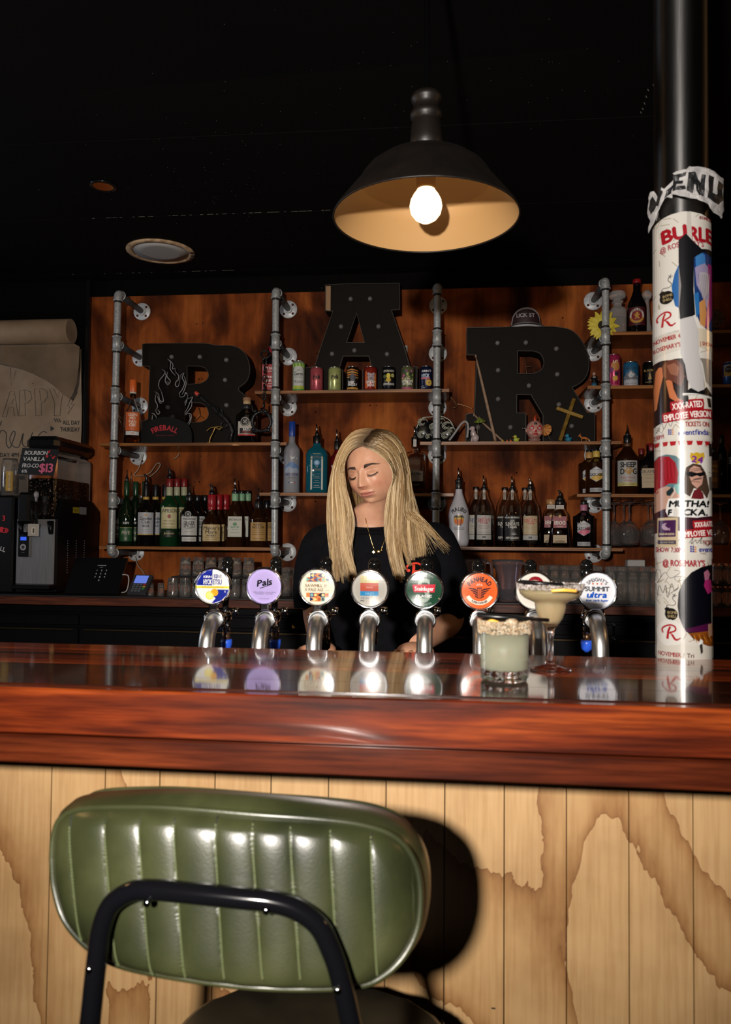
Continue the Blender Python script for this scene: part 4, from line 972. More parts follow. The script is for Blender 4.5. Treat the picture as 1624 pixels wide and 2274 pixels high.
def b4(A):
    A.tx("@ ROSEMARY'S", 1519, 1250, 14, 'a8303c', 5, w=86, fat=.7)
    scrib(A, [(1461,1292),(1460,1272),(1468,1266),(1472,1280),(1464,1296),(1480,1272),(1492,1284),(1512,1270),(1500,1266)]); scrib(A, [(1504,1290),(1500,1282),(1514,1280),(1524,1284),(1508,1290)]); scrib(A, [(1464,1328),(1468,1302),(1476,1318),(1482,1300),(1486,1328),(1494,1296),(1500,1312),(1508,1304),(1492,1318)], 1.1)
    A.pl([(1506,1345),(1508,1315),(1518,1290),(1535,1270),(1556,1258),(1578,1253),(1579,1437),(1562,1430),(1536,1414),(1518,1392),(1509,1370)], '080812', 3)
    A.pl([(1520,1395),(1579,1380),(1579,1400),(1524,1402)], '4a0f3c', 4); A.pl([(1527,1404),(1579,1398),(1579,1436),(1560,1429),(1540,1416)], '8a4a16', 5)
    for k in range(9): A.ln([(1534+k*5,1405+k%3*3),(1540+k*5,1420+k%2*4)], 1.4, 'c98328' if k % 2 else '4a220c', 6)
    A.pl([(1560,1270),(1568,1264),(1573,1274),(1570,1286),(1562,1288)], 'b06a86', 4); A.pl([(1562,1288),(1574,1286),(1578,1312),(1568,1318),(1560,1300)], 'a8266a', 4); A.pl([(1568,1385),(1577,1383),(1577,1412),(1569,1412)], 'b08a70', 6)
    bomb(A, 1493, 1364, 13.5)
    A.el(1491, 1406, 29, 30, 'ebe8e1', 4); A.pl([(1457,1440),(1520,1428),(1560,1436),(1579,1432),(1579,1462),(1457,1464)], 'ddd8cc', 5); rlogo(A, 1492, 1405, 32)
    A.tx('NOVEMBER', 1489, 1453, 10, 'a03038', 6, w=48, fat=.3); A.tx('/ Tri', 1528, 1453, 10, '50262a', 6, w=22, fat=.3)
    A.pl([(1548,1428),(1552,1416),(1557,1420),(1557,1432),(1552,1438)], 'eeeeea', 7); A.pl([(1550,1430),(1556,1426),(1557,1446),(1553,1450)], '33302a', 8)
poster('poster', 1238, 1468, b4, .0006, seed=4, npat=44)
poster('poster', 975, 1240, b3, .0014, seed=3, npat=40)
poster('poster', 776, 979, b2, .0022, seed=2, npat=30)
poster('poster', 476, 800, b1, .0030, top=lambda x: 478+ (x-1517)**2*.0035, seed=1, npat=52)
# torn paper sign around the column
tp_ = thing('torn_menu_sign', 'torn white paper sign with black MENU lettering wrapped around the steel column', 'sign', (cax.x, cax.y-R_C*1.3, zc_(500)))
paper_m = noise_mat('torn_paper', [(.35,(.20,.19,.19)),(.6,(.34,.33,.32))], nscale=30, detail=5, rough=.7)
def torn(pts, rad, off, tilt=0):
    A = Art(); A.poly([(x, -y) for x, y in pts], paper_m, 0); A.cut(5, 12); mp0 = colmap(rad, 0, 60.5*rad)
    def mp1(x, y, w=0):
        q = mp0(x, y, w); n_ = noise.noise(V((x*.07, y*.07, off*9)))*.004+noise.noise(V((x*.25, y*.25, off)))*.0006; d = V((q.x-cax.x, q.y-cax.y, 0)).normalized(); return q+d*(n_+off)
    return A, mp1
big, mpb = torn([(1500,402),(1506,398),(1527,398),(1533,391),(1560,393),(1582,397),(1596,403),(1602,400),(1600,408),(1601,445),(1604,455),(1600,480),(1594,496),(1580,488),(1570,472),(1548,464),(1520,456),(1498,446),(1497,440),(1504,425),(1510,412)], 1.42, .004)
A = big
L2 = Art(); bk_ = ink('0b0b0d', .5)
def mp_txt(t, pts_): pass
for pts_ in ([(1502,408),(1527,404),(1525,411),(1513,414),(1512,420),(1521,420),(1519,427),(1508,427),(1506,434),(1524,432),(1526,440),(1500,441)],
             [(1531,404),(1543,405),(1554,428),(1556,410),(1563,412),(1560,457),(1550,455),(1542,430),(1539,450),(1527,444)],
             [(1569,410),(1580,412),(1577,446),(1582,450),(1586,446),(1588,416),(1598,418),(1595,455),(1588,468),(1577,468),(1568,458)]):
    L2.poly([(x, -y) for x, y in pts_], bk_, 3)
L2.cut(5, 12)
MB().art(big, mpb).build('paper', tp_); MB().art(L2, mpb, .0006).build('lettering', tp_)
sml, mps = torn([(1450,425),(1456,417),(1463,421),(1470,440),(1478,420),(1486,428),(1483,448),(1476,462),(1470,470),(1462,488),(1448,505),(1448,498),(1452,480),(1446,460),(1447,440)], 1.24, .003)
L3 = Art(); L3.poly([(x, -y) for x, y in [(1453,434),(1459,430),(1466,446),(1476,424),(1481,430),(1474,450),(1470,458),(1466,454),(1462,464),(1456,468),(1452,452)]], bk_, 3); L3.cut(5, 12)
MB().art(sml, mps).build('paper', tp_); MB().art(L3, mps, .0006).build('lettering', tp_)
md, mpm = torn([(1484,420),(1492,412),(1502,408),(1512,402),(1524,398),(1520,412),(1506,418),(1502,430),(1498,446),(1486,440),(1476,452),(1470,470),(1464,484),(1466,460),(1478,432)], 1.12, .002)
MB().art(md, mpm).build('paper', tp_)
L4 = Art(); L4.poly([(x, -y) for x, y in [(1487,426),(1500,418),(1506,416),(1500,434),(1488,438),(1480,446)]], bk_, 3); L4.cut(5, 12); MB().art(L4, mpm, .0006).build('lettering', tp_)

# ================================================================== cocktails
glass = mat('clear_glass', (1,1,1), .0, trans=1, ior=1.45)
thin_glass = mat('thin_glass', (.97,.98,.97), .02, trans=1, ior=1.25)
milky = mat('milky_drink', (.50,.51,.38), .25, sss=.15, trans=.12, ior=1.34)
milky2 = mat('margarita_drink', (.60,.48,.28), .25, sss=.15, trans=.12, ior=1.34)
salt = noise_mat('salt_grains', [(.3,(.18,.09,.04)),(.45,(.32,.22,.12)),(.6,(.42,.36,.27))], nscale=260, rough=.5)
salt2 = noise_mat('white_salt', [(.35,(.16,.12,.10)),(.6,(.42,.38,.35))], nscale=260, rough=.45)
straw_m = mat('black_straw', (.006,.006,.006), .3)
peel = mat('orange_peel', (.85,.42,.06), .4)
tc0 = PZ(1120, 1511, CT); ts = S(1120, 1450, tc0.y)
tum = thing('cut_glass_tumbler', 'short cut-glass tumbler of milky drink with a tan salted rim and black straw', 'drink', tc0)
hgt = 132*ts; rt, rb_ = 56.5*ts, 53*ts
def cutr(a, z):       # star cuts in the wall
    d = 0
    for a0 in (pi*1.5+.06, pi*1.5+.06+2*pi/3, pi*1.5+.06-2*pi/3):
        dx = ((a-a0+pi) % (2*pi)-pi)*rt; dz = z-hgt*.34
        for th in (pi/2, pi*.32, pi*.68, pi*.16, pi*.84, -.0):
            dist = abs(dx*sin(th)-dz*cos(th)); L_ = hypot(dx, dz)
            if L_ < (.052 if abs(th-pi/2) < .1 else .040): d = max(d, .0013*max(0, 1-dist/.0016))
    dx = (a % (2*pi/3)-pi/3)
    if abs(dx) < .25 and z < hgt*.7: d = max(d, .0009*abs(sin(z*700+a*60))*abs(sin(z*700-a*60)))
    return d
g = MB(glass); g.smooth = True; nseg, nz_ = 120, 56; vs = []
for j in range(nz_+1):
    z = hgt*j/nz_; r_ = rb_+(rt-rb_)*j/nz_-(.003*(1-min(1, j/3))**2)
    for i in range(nseg): a = 2*pi*i/nseg; rr = r_-cutr(a, z); vs.append(tc0+V((rr*cos(a), rr*sin(a), z+.0005)))
fs = [(j*nseg+i, j*nseg+(i+1) % nseg, (j+1)*nseg+(i+1) % nseg, (j+1)*nseg+i) for j in range(nz_) for i in range(nseg)]
b0_ = len(vs); ti = .0028
for j, (z, rr) in enumerate(((hgt, rt-ti), (hgt*.5, (rt+rb_)/2-ti-.0012), (.019, rb_-ti-.0015), (.016, rb_*.8), (.0155, 0.0005))):
    for i in range(nseg): a = 2*pi*i/nseg; vs.append(tc0+V((rr*cos(a), rr*sin(a), z)))
fs += [(nz_*nseg+i, nz_*nseg+(i+1) % nseg, b0_+(i+1) % nseg, b0_+i) for i in range(nseg)]
fs += [(b0_+j*nseg+i, b0_+j*nseg+(i+1) % nseg, b0_+(j+1)*nseg+(i+1) % nseg, b0_+(j+1)*nseg+i) for j in range(4) for i in range(nseg)]
fs.append(tuple(range(nseg))[::-1]); g.add(vs, fs); g.build('glass', tum)
ri = lambda z: rb_+(rt-rb_)*z/hgt-ti+.0004
MB(milky).lathe([(.0004,.0152),(rb_*.8,.0157),(ri(.02),.0190),(ri(hgt*.5),hgt*.5),(ri(hgt*.80),hgt*.80),(.0004,hgt*.80)], tc0, 64).build('drink', tum)
random.seed(21); sb = MB(salt)
for k in range(2600):
    a = random.uniform(0, 2*pi); z = hgt*random.uniform(.82, 1.01)+.001*sin(a*7); rr = rt*(1-(hgt-z)/hgt*.07)+random.uniform(-.0001,.0016); s_ = random.uniform(.0007,.0017)
    sb.box(tc0+V((rr*cos(a), rr*sin(a), z)), (s_, s_*.8, s_), Matrix.Rotation(random.uniform(0, 3), 3, (random.random(), random.random(), 1)))
for k in range(900):
    a = random.uniform(0, 2*pi); rr = rt-random.uniform(-.0006,.0026); s_ = random.uniform(.0008,.0018); sb.box(tc0+V((rr*cos(a), rr*sin(a), hgt+random.uniform(0,.0018))), (s_, s_, s_), Matrix.Rotation(random.uniform(0, 3), 3, (random.random(), 1, random.random())))
setp(sb.build('salt_rim', tum), kind='stuff')
MB(salt).ball(tc0+V((.008,-rt*.9,hgt+.002)), .006, 8, 6, sc=(1.6,1,.9)).build('salt_clump', tum)
MB(peel).tube(catmull([tc0+V((-.028,-.02,hgt-.003)), tc0+V((-.018,-.026,hgt+.0025)), tc0+V((-.004,-.022,hgt-.003))], 5), .003, 8, flat=.4).build('citrus_peel', tum)
p0, p1 = P(1061, 1367, tc0.y-.02), P(1219, 1377, tc0.y+.006)
MB(straw_m).tube([p0, p1], .0026, 10).tube([p0+V((0,.007,.001)), p1+V((-.02,.007,.001))], .0026, 10).build('straw', tum)
mc = PZ(1223, 1489, CT); ms = S(1223, 1400, mc.y)
mg = thing('margarita_glass', 'stemmed margarita glass of pale drink with a salted rim and black straw', 'drink', mc)
hz = lambda y: (1489-y)*ms
out_ = [(.3,0),(40,0),(46,1.5),(46,4),(30,8),(14,13),(8,18),(6.5,26),(6.5,60),(8,82),(10,95),(17,104),(27,118),(33,135),(35,148),(36,153),(44,157),(58,163),(68,172),(72.5,184),(73.5,194)]
inn = [(71,194),(70,184),(65.5,174),(56,166),(42,160),(33.5,156),(32.2,148),(30.5,135),(24.5,119),(14,106),(.3,101)]
MB(glass).lathe([(r*ms, h*ms) for r, h in out_+inn], mc, 64).build('glass', mg)
liq = [(.3,100.8),(14.3,105.8),(24.8,118.8),(30.8,135),(32.5,148),(33.8,155.7),(42.2,159.7),(56.3,165.7),(65.8,174.2),(70.3,184),(.3,184)]
MB(milky2).lathe([(r*ms, h*ms) for r, h in liq], mc, 64).build('drink', mg)
sb = MB(salt2)
for k in range(900):
    a = random.uniform(0, 2*pi); z = 194+random.uniform(-9, 1.5); rr = 73.3+random.uniform(-.5, 1.3); s_ = random.uniform(.0010,.0021)
    sb.box(mc+V((rr*ms*cos(a), rr*ms*sin(a), z*ms)), (s_, s_, s_), Matrix.Rotation(random.uniform(0, 3), 3, (random.random(), random.random(), 1)))
setp(sb.build('salt_rim', mg), kind='stuff')
p0, p1 = P(1149, 1291.5, mc.y-.02), P(1252, 1299, mc.y-.03)
MB(straw_m).tube([p0, p1], .0022, 10).tube([p0+V((.004,.006,.0005)), p1+V((.0,.006,.0005))], .0022, 10).build('straw', mg)
MB(peel).tube(catmull([mc+V((-.006,-.057,185*ms)), mc+V((.012,-.060,187*ms)), mc+V((.030,-.053,185*ms))], 5), .0022, 8, flat=.4).build('citrus_peel', mg)
# ================================================================== the bartender
from mathutils.bvhtree import BVHTree
random.seed(5)
YH = 2.19
skin = mat('skin', (.62,.33,.21), .48, sss=.12)
def G(x, z, cx, cz, sx, sz): return math.exp(-((x-cx)/sx)**2-((z-cz)/sz)**2)
def sstep(t): t = max(0, min(1, t)); return t*t*(3-2*t)
def head_pt(az, el):
    """az 0 = face (-Y), el -90..90 deg; local metres"""
    dx, dy, dz = sin(az)*cos(el), -cos(az)*cos(el), sin(el)
    c = .118 if dz > 0 else .091
    p = 2.15
    r = (abs(dx/.074)**p+abs(dy/(.092 if dy < 0 else .098))**p+abs(dz/c)**p)**(-1/p)
    x, y, z = dx*r, dy*r, dz*r
    if z < .0:                                     # jaw taper
        t = sstep((-z)/.088); x *= 1-.36*t*t
        if y < 0: y *= 1-.02*t
        else: y *= 1-.35*t
    if y < 0:
        k = sstep(-y/.05); ax_ = abs(x)
        y += .006*k*sstep((ax_-.03)/.05)
        f = 0
        # nose
        tz = (.018-z)/.040
        if -.3 < tz < 1.35: 
            hgt_ = .005+.0155*sstep(tz) if tz < 1 else .0205*max(0, 1-(tz-1)/.28)
            if tz < 0: hgt_ *= 1+tz/.3
            f += hgt_*math.exp(-(x/(.0064+.0042*sstep(tz)))**2)
        f += .0055*(G(ax_, z, .0110, -.0215, .0050, .0052))-.004*G(ax_, z, .0052, -.0268, .0028, .0022)
        f -= .0085*G(ax_, z, .029, .012, .0135, .0095)+.003*G(ax_, z, .013, .012, .006, .012)
        f += .0078*G(ax_, z, .030, .0085, .0118, .0075)          # lid over the eyeball
        f -= .0018*G(ax_, z, .030, .0175, .013, .0016)           # lid crease
        f -= .0016*G(ax_, z, .030, .0022, .012, .0013)
        f += .0035*G(ax_, z, .027, .029, .018, .007)             # brow
        f += .0045*G(ax_, z, .042, -.014, .016, .014)            # cheekbone
        f -= .0025*G(ax_, z, .045, -.045, .014, .018)
        f += .0030*G(x, z, 0, -.047, .026, .016)
        lipx = max(0, 1-(ax_/.0220)**2)**.5
        f += .0042*lipx*G(0, z, 0, -.0412, 1, .0034)+.0052*lipx*G(0, z, 0, -.0500, 1, .0043)
        f -= .0050*max(0, 1-(ax_/.0245)**2)**.4*G(0, z, 0, -.0452-.0006*cos(ax_*200), 1, .0014)
        f -= .0010*G(x, z, 0, -.0345, .0028, .004)
        f -= .0030*G(x, z, 0, -.0590, .016, .0045)
        f += .0105*G(x, z, 0, -.0745, .017, .0120)
        y -= f*k
    return V((x, y, z))
HR = (Matrix.Rotation(radians(-23), 3, 'Z') @ Matrix.Rotation(radians(-8), 3, 'Y') @ Matrix.Rotation(radians(12), 3, 'X'))
eye_mid = P(805, 1053, 2.105)
HC = eye_mid - HR @ V((0, -.083, .009))
NA, NE = 216, 190
vs = []; loc_ = []
els = [radians(90-(90+50)*j/NE) for j in range(NE+1)]
def az_(i): t = -pi+2*pi*i/NA; return t-.42*sin(t)
for j in range(NE+1):
    for i in range(NA):
        q = head_pt(az_(i), min(els[j], radians(89.9))); loc_.append(q.copy()); vs.append(HC+HR @ q)
rings = NE
# neck and hidden torso rings, continuing the same surface
nb0 = P(820, 1140, 2.195); nb1 = P(826, 1176, 2.22); sh0 = P(838, 1215, 2.24)
last = [vs[NE*NA+i] for i in range(NA)]
def ringpts(c, rx, ry, tilt=0):
    return [c+V((rx*sin(az_(i)), -ry*cos(az_(i)), tilt*cos(az_(i)))) for i in range(NA)]
nk = ringpts(nb0, .050, .052, .006)
for t in (.18, .36, .54, .72, .88):
    w = sstep(t); vs += [last[i]*(1-w)+(nk[i]+V((0,0,.028*(1-t))))*w+V((0, 0, .0)) for i in range(NA)]; rings += 1
for c, rx, ry, ti in ((nb0, .050, .052, .006), ((nb0+nb1)/2, .050, .052, .004), (nb1, .060, .056, -.004), (nb1+V((0,0,-.02)), .095, .066, -.01), (sh0, .150, .075, -.01), (V((sh0.x, 2.25, 1.16)), .135, .085, 0), (V((sh0.x, 2.25, 1.02)), .115, .08, 0), (V((sh0.x, 2.25, .92)), .15, .095, 0), (V((sh0.x, 2.25, .86)), .13, .09, 0)):
    vs += ringpts(c, rx, ry, ti); rings += 1
loc_ += [None]*(len(vs)-len(loc_))
body = MB(skin); body.smooth = True
fs = [(j*NA+(i+1) % NA, j*NA+i, (j+1)*NA+i, (j+1)*NA+(i+1) % NA) for j in range(rings) for i in range(NA)]
body.add(vs, fs)
headfs = fs[:NE*NA]
bvh = BVHTree.FromPolygons([tuple(q) for q in loc_[:(NE+1)*NA]], headfs)
def face(x, z, off=0):
    h = bvh.ray_cast(V((x, -.4, z)), V((0, 1, 0)))
    p = h[0] if h[0] else V((x, -.09, z)); nrm = h[1] if h[0] else V((0,-1,0))
    if nrm.y > 0: nrm = -nrm
    return HC+HR @ (p+nrm*off)
# arms
def limb(pts, rs, seg=22): body.tube(catmull(pts, 6), [r for r in rs], seg)
def rad(keys, n):
    out = []
    for i in range(n):
        t = i/(n-1)*(len(keys)-1); k = min(int(t), len(keys)-2); out.append(keys[k]+(keys[k+1]-keys[k])*(t-k))
    return out
shL, shR = P(716, 1205, 2.26), P(968, 1200, 2.27)
elL, elR = P(700, 1352, 2.30), P(1004, 1372, 2.33)
wrL, wrR = V((P(722, 1440, 2.10).x, 2.02, .985)), V((P(930, 1440, 2.1).x, 2.03, .985))
for sh_, el_, wr_, sg in ((shL, elL, wrL, -1), (shR, elR, wrR, 1)):
    pts = [sh_, (sh_+el_)/2, el_, el_*.5+wr_*.5+V((0,0,-.004)), wr_]; c = catmull(pts, 6)
    body.tube(c, rad([.047,.041,.036,.034,.024], len(c)), 24)
    d = (wr_-el_).normalized(); side = d.cross(V((0,0,1))).normalized()*sg; pal = wr_+d*.045
    body.ball(pal, .040, 16, 12, sc=(.95, 1.15, .42), R=Matrix((side, d, side.cross(d))).transposed())
    for k, (o_, L_) in enumerate(((-.028,.058),(-.010,.066),(.009,.062),(.027,.050))):
        b0_ = pal+d*.034+side*o_; q = [b0_, b0_+d*L_*.45+V((0,0,-.006)), b0_+d*L_*.75+V((0,0,-.020)), b0_+d*L_*.85+V((0,0,-.036))]; c2 = catmull(q, 4); body.tube(c2, rad([.0095,.0088,.0082,.0068], len(c2)), 12)
    th = pal-side*.028-d*.01; q = [th, th-side*.022+d*.018, th-side*.028+d*.045]; c2 = catmull(q, 4); body.tube(c2, rad([.012,.0105,.008], len(c2)), 12)
for sx in (-.085, .085):
    c = catmull([V((sh0.x+sx*.7, 2.26, .90)), V((sh0.x+sx, 2.25, .50)), V((sh0.x+sx, 2.28, .09))], 6); body.tube(c, rad([.082,.06,.04], len(c)), 20)
person = thing('person', 'blonde long-haired person in a black t-shirt behind the taps, head tilted, looking down', 'person', (sh0.x, 2.25, 0))
bo = body.build('body', person)
me = bo.data
ca = me.color_attributes.new('tint', 'FLOAT_COLOR', 'POINT'); cols = []
base, lip, blush, dark_ = V((.60,.315,.195)), V((.46,.15,.12)), V((.62,.235,.15)), V((.40,.19,.12))
for i in range(len(me.vertices)):
    c = base; q = loc_[i] if i < len(loc_) else None
    if q is not None and q.y < -.02:
        x, z = abs(q.x), q.z
        c = c.lerp(blush, .55*G(x, z, .040, -.022, .018, .016)); c = c.lerp(blush, .55*G(x, z, 0, -.026, .012, .008))
        lw = max(0, 1-(x/.0222)**2)**.5*.0074; 
        if lw > 0: c = c.lerp(lip, .85*sstep((lw-abs(z+.0458))/.0022+.5))
        c = c.lerp(dark_, .5*G(x, z, .030, .012, .014, .006)); c = c.lerp(dark_*.5, .8*G(0, z, 0, -.0452-.0006*cos(x*200), 1, .0010)*(1 if x < .0235 else 0))
        c = c.lerp(V((.25,.13,.08)), .55*G(x, (z-(.0275+.0035*math.exp(-((x-.034)/.012)**2))), .030, 0, .016, .0024))
    cols += [c.x, c.y, c.z, 1]
ca.data.foreach_set('color', cols)
N, L, b = nodes(skin); at_ = N.new('ShaderNodeAttribute'); at_.attribute_name = 'tint'; nz = N.new('ShaderNodeTexNoise'); nz.inputs['Scale'].default_value = 60; nz.inputs['Detail'].default_value = 6
mx = N.new('ShaderNodeMix'); mx.data_type = 'RGBA'; mx.blend_type = 'MULTIPLY'; mx.inputs[0].default_value = .25; rp = N.new('ShaderNodeValToRGB'); rp.color_ramp.elements[0].position = .35; rp.color_ramp.elements[0].color = (.7,.6,.55,1); rp.color_ramp.elements[1].position = .6; rp.color_ramp.elements[1].color = (1,1,1,1)
tc = N.new('ShaderNodeTexCoord'); L.new(tc.outputs['Object'], nz.inputs['Vector']); L.new(nz.outputs[0], rp.inputs[0]); L.new(at_.outputs['Color'], mx.inputs[6]); L.new(rp.outputs[0], mx.inputs[7]); L.new(mx.outputs[2], b.inputs['Base Color'])
# ears
for sg in (-1, 1):
    e = MB(skin); e.ball(HC+HR @ V((sg*.073, .012, .0)), .030, 16, 12, sc=(.28, .6, 1), R=HR @ RZ(sg*.3)); eo = e.build('ear', bo)
    cc_ = eo.data.color_attributes.new('tint', 'FLOAT_COLOR', 'POINT'); cc_.data.foreach_set('color', [.58,.29,.19,1]*len(eo.data.vertices))
# brows, lashes
brow_m = mat('brow_hair', (.035,.017,.010), .7); lash_m = mat('lash', (.006,.004,.004), .6)
for sg in (-1, 1):
    m_ = MB(brow_m)
    for k in range(420):
        t = random.random(); x = .0125+t*.034; z = .0265+.0042*sin(min(1, t*1.25)*pi*.62)-.0035*max(0, t-.62)*2.2+random.uniform(-1, 1)*(.0038*(1-t*.85)); L_ = .0055*(1-.3*t)
        ang = .9*(1-t)**2+.12-t*.35; p = face(sg*x, z, .0003); q = face(sg*(x+L_*cos(ang)), z+L_*sin(ang)*.8, .0009); r_ = face(sg*(x+L_*.5*cos(ang)), z+L_*.5*sin(ang)*.8, .0010)
        m_.tube([p, r_, q], [.00042,.00036,.0001], 3, cap=False)
    setp(m_.build('eyebrow', bo), kind='stuff')
    m_ = MB(lash_m); lid = [(.0175,.0058),(.022,.0034),(.028,.0018),(.034,.0022),(.040,.0048),(.0435,.0072)]
    m_.tube(catmull([face(sg*x, z, .0006) for x, z in lid], 5), [.0004]+[.0012]*24+[.0005], 6)
    for k in range(26):
        t = k/25; x = .019+t*.0245; z = .0052-.0062*sin(pi*(t*.8+.1))+.003*t; p = face(sg*x, z+.001, .0008)
        q = p+HR @ V((sg*(-.001+t*.0035), -.0042, -.0042)); m_.tube([p, (p+q)/2+HR @ V((0,-.0006,-.0008)), q], [.0003,.00024,.0001], 3, cap=False)
    setp(m_.build('eyelashes', bo), kind='stuff')
# ---- t-shirt
cloth = noise_mat('black_tshirt', [(.3,(.0016,.0016,.0026)),(.7,(.0032,.0032,.005))], nscale=30, rough=.85, bump=.2, bscale=900, spec=.12)
ts_ = MB(cloth); ts_.smooth = True; NS = 96
def wr(p, k=1): n_ = noise.noise(V((p.x*11, p.y*9, p.z*5)))*.008*k+noise.noise(V((p.x*30, p.y*20, p.z*11)))*.0025*k; return n_
cz_ = P(825, 1180, 2.2)
secs = [ # centre x px, y px, Y, rx, ry, front drop, side drop
 (822,1166,2.215,.066,.060,.012,.0), (823,1168,2.218,.074,.066,.014,.002), (826,1180,2.225,.112,.080,.006,.006), (832,1192,2.24,.150,.088,-.004,.012),
 (836,1212,2.25,.172,.098,-.004,.020), (839,1240,2.25,.182,.108,0,.016), (842,1280,2.25,.178,.122,0,0), (845,1330,2.25,.168,.128,0,0), (846,1390,2.25,.160,.124,0,0), (846,1450,2.25,.158,.122,0,0), (846,1540,2.25,.164,.125,0,0)]
rows = []
for (px, py, Y, rx, ry, fd, sd) in secs:
    c = P(px, py, Y); row = []
    for i in range(NS):
        a = 2*pi*i/NS; k = (abs(cos(a))**2.3+abs(sin(a))**2.3)**(-1/2.3)
        p = c+V((rx*k*sin(a), -ry*k*cos(a), -fd*cos(a)-sd*abs(sin(a))**2)); d = (p-c); d.z = 0
        if py > 1200: p += d.normalized()*wr(p)
        row.append(p)
    rows.append(row)
sm_rows = []
for j in range(len(rows)-1):
    for k in range(4):
        t = k/4; r0_, r1_, r2_, r3_ = rows[max(0, j-1)], rows[j], rows[j+1], rows[min(j+2, len(rows)-1)]
        sm_rows.append([.5*((2*r1_[i])+(r2_[i]-r0_[i])*t+(2*r0_[i]-5*r1_[i]+4*r2_[i]-r3_[i])*t*t+(3*r1_[i]-r0_[i]-3*r2_[i]+r3_[i])*t**3) for i in range(NS)])
sm_rows.append(rows[-1])
ts_.add([p for r_ in sm_rows for p in r_], [(j*NS+(i+1) % NS, j*NS+i, (j+1)*NS+i, (j+1)*NS+(i+1) % NS) for j in range(len(sm_rows)-1) for i in range(NS)])
ts_.tube(sm_rows[0]+[sm_rows[0][0]], .0042, 8, cap=False)
for pts, rr in (([P(760,1196,2.245), P(722,1210,2.25), P(704,1255,2.28), P(698,1305,2.30), P(700,1347,2.30)], [.040,.058,.062,.060,.058]),
                ([P(925,1190,2.25), P(965,1206,2.27), P(986,1255,2.29), P(998,1310,2.32), P(1004,1366,2.33)], [.040,.056,.060,.058,.056])):
    c = catmull(pts, 7); n = len(c); r_ = rad(rr, n); base_n = len(ts_.v); ts_.tube(c, r_, 30, cap=False)
    for k in range(base_n, len(ts_.v)):
        p = V(ts_.v[k]); j = (k-base_n)//30; d = (p-c[j]).normalized(); ts_.v[k] = tuple(p+d*wr(p, 1.1))
    base_n = len(ts_.v); e_ = c[-1]; d = (c[-1]-c[-2]).normalized(); ts_.tube([e_, e_-d*.012], [r_[-1]-.001, r_[-1]-.004], 30, cap=False)
ts_.build('t_shirt', person)
jeans = MB(mat('dark_jeans', (.006,.007,.012), .8)); jeans.smooth = True
jeans.lathe([(.155,.92),(.165,.86),(.15,.80)], (sh0.x, 2.25, 0), 40, sq=(1, .78))
for sx in (-.082, .082):
    c = catmull([V((sh0.x+sx*.9, 2.25, .86)), V((sh0.x+sx, 2.25, .50)), V((sh0.x+sx, 2.28, .07))], 6); jeans.tube(c, rad([.098,.075,.062], len(c)), 22)
jeans.build('trousers', person)
for sx in (-.082, .082):
    MB(black_matte).ball((sh0.x+sx, 2.22, .045), .05, 16, 10, sc=(.95,2.5,.88)).build('shoe', person)
# red chest print and necklace
prt = mat('red_print', (.75,.05,.02), .55); A = Art(); k = .00126
def curve(pts): return [(p.x, p.y) for p in catmull([(a, b_, 0) for a, b_ in pts], 6)]
A.line(curve([(-14,-3),(-18,4),(-15,10),(-6,14),(6,15),(15,11),(17,4),(10,-2),(0,-3)]), 4.2, prt); A.line(curve([(-2,12),(-2,0),(-6,-22)]), 6, prt); A.line(curve([(0,-4),(8,-12),(16,-22),(24,-20)]), 4.5, prt); A.disc(-13, -1, 3.4, prt)
o_ = P(921, 1265, 2.1); tsb = BVHTree.FromPolygons([tuple(v) for v in ts_.v], [f for f in ts_.f])
def chest(u, v, w=0):
    q = P(921+u, 1266-v, 1.9); h = tsb.ray_cast(CAM, (q-CAM).normalized()); p = h[0] if h[0] else q; return p+(CAM-p).normalized()*(.0016+w)
MB().art(A.cut(3, 3), chest).build('chest_print', person)
gold = mat('gold', (.9,.6,.22), .25, 1); nk_ = MB(gold)
def onchest(px, py, off=.002):
    d = (P(px, py, 2.0)-CAM).normalized(); h = tsb.ray_cast(CAM, d); hb = BVH_B.ray_cast(CAM, d)
    c_ = [x[0] for x in (h, hb) if x[0]]; p = min(c_, key=lambda t: (t-CAM).length) if c_ else P(px, py, 2.1); return p-d*off
BVH_B = BVHTree.FromPolygons([tuple(v) for v in body.v[:len(vs)]], fs)
nk_.tube([onchest(*q) for q in ((812,1150),(815,1165),(819,1180),(824,1198),(829,1214),(834,1224))], .0011, 6)
nk_.tube([onchest(*q) for q in ((868,1160),(862,1178),(856,1196),(850,1212),(845,1224))], .0011, 6)
p = onchest(830,1226,.004); nk_.box(p, (.007,.003,.007), RY(.785), ch=.0008); p = onchest(841,1225,.004); nk_.ball(p, .0062, 10, 8, sc=(1.1,.45,.8)); nk_.tube([onchest(846,1223,.003), onchest(850,1219,.003)], .002, 6)
nk_.build('necklace', person)
# ---- hair
hair_m = mat('blonde_hair', (.5,.35,.16), .38, spec=.45)
N, L, b = nodes(hair_m); at_ = N.new('ShaderNodeAttribute'); at_.attribute_name = 'tint'; L.new(at_.outputs['Color'], b.inputs['Base Color'])
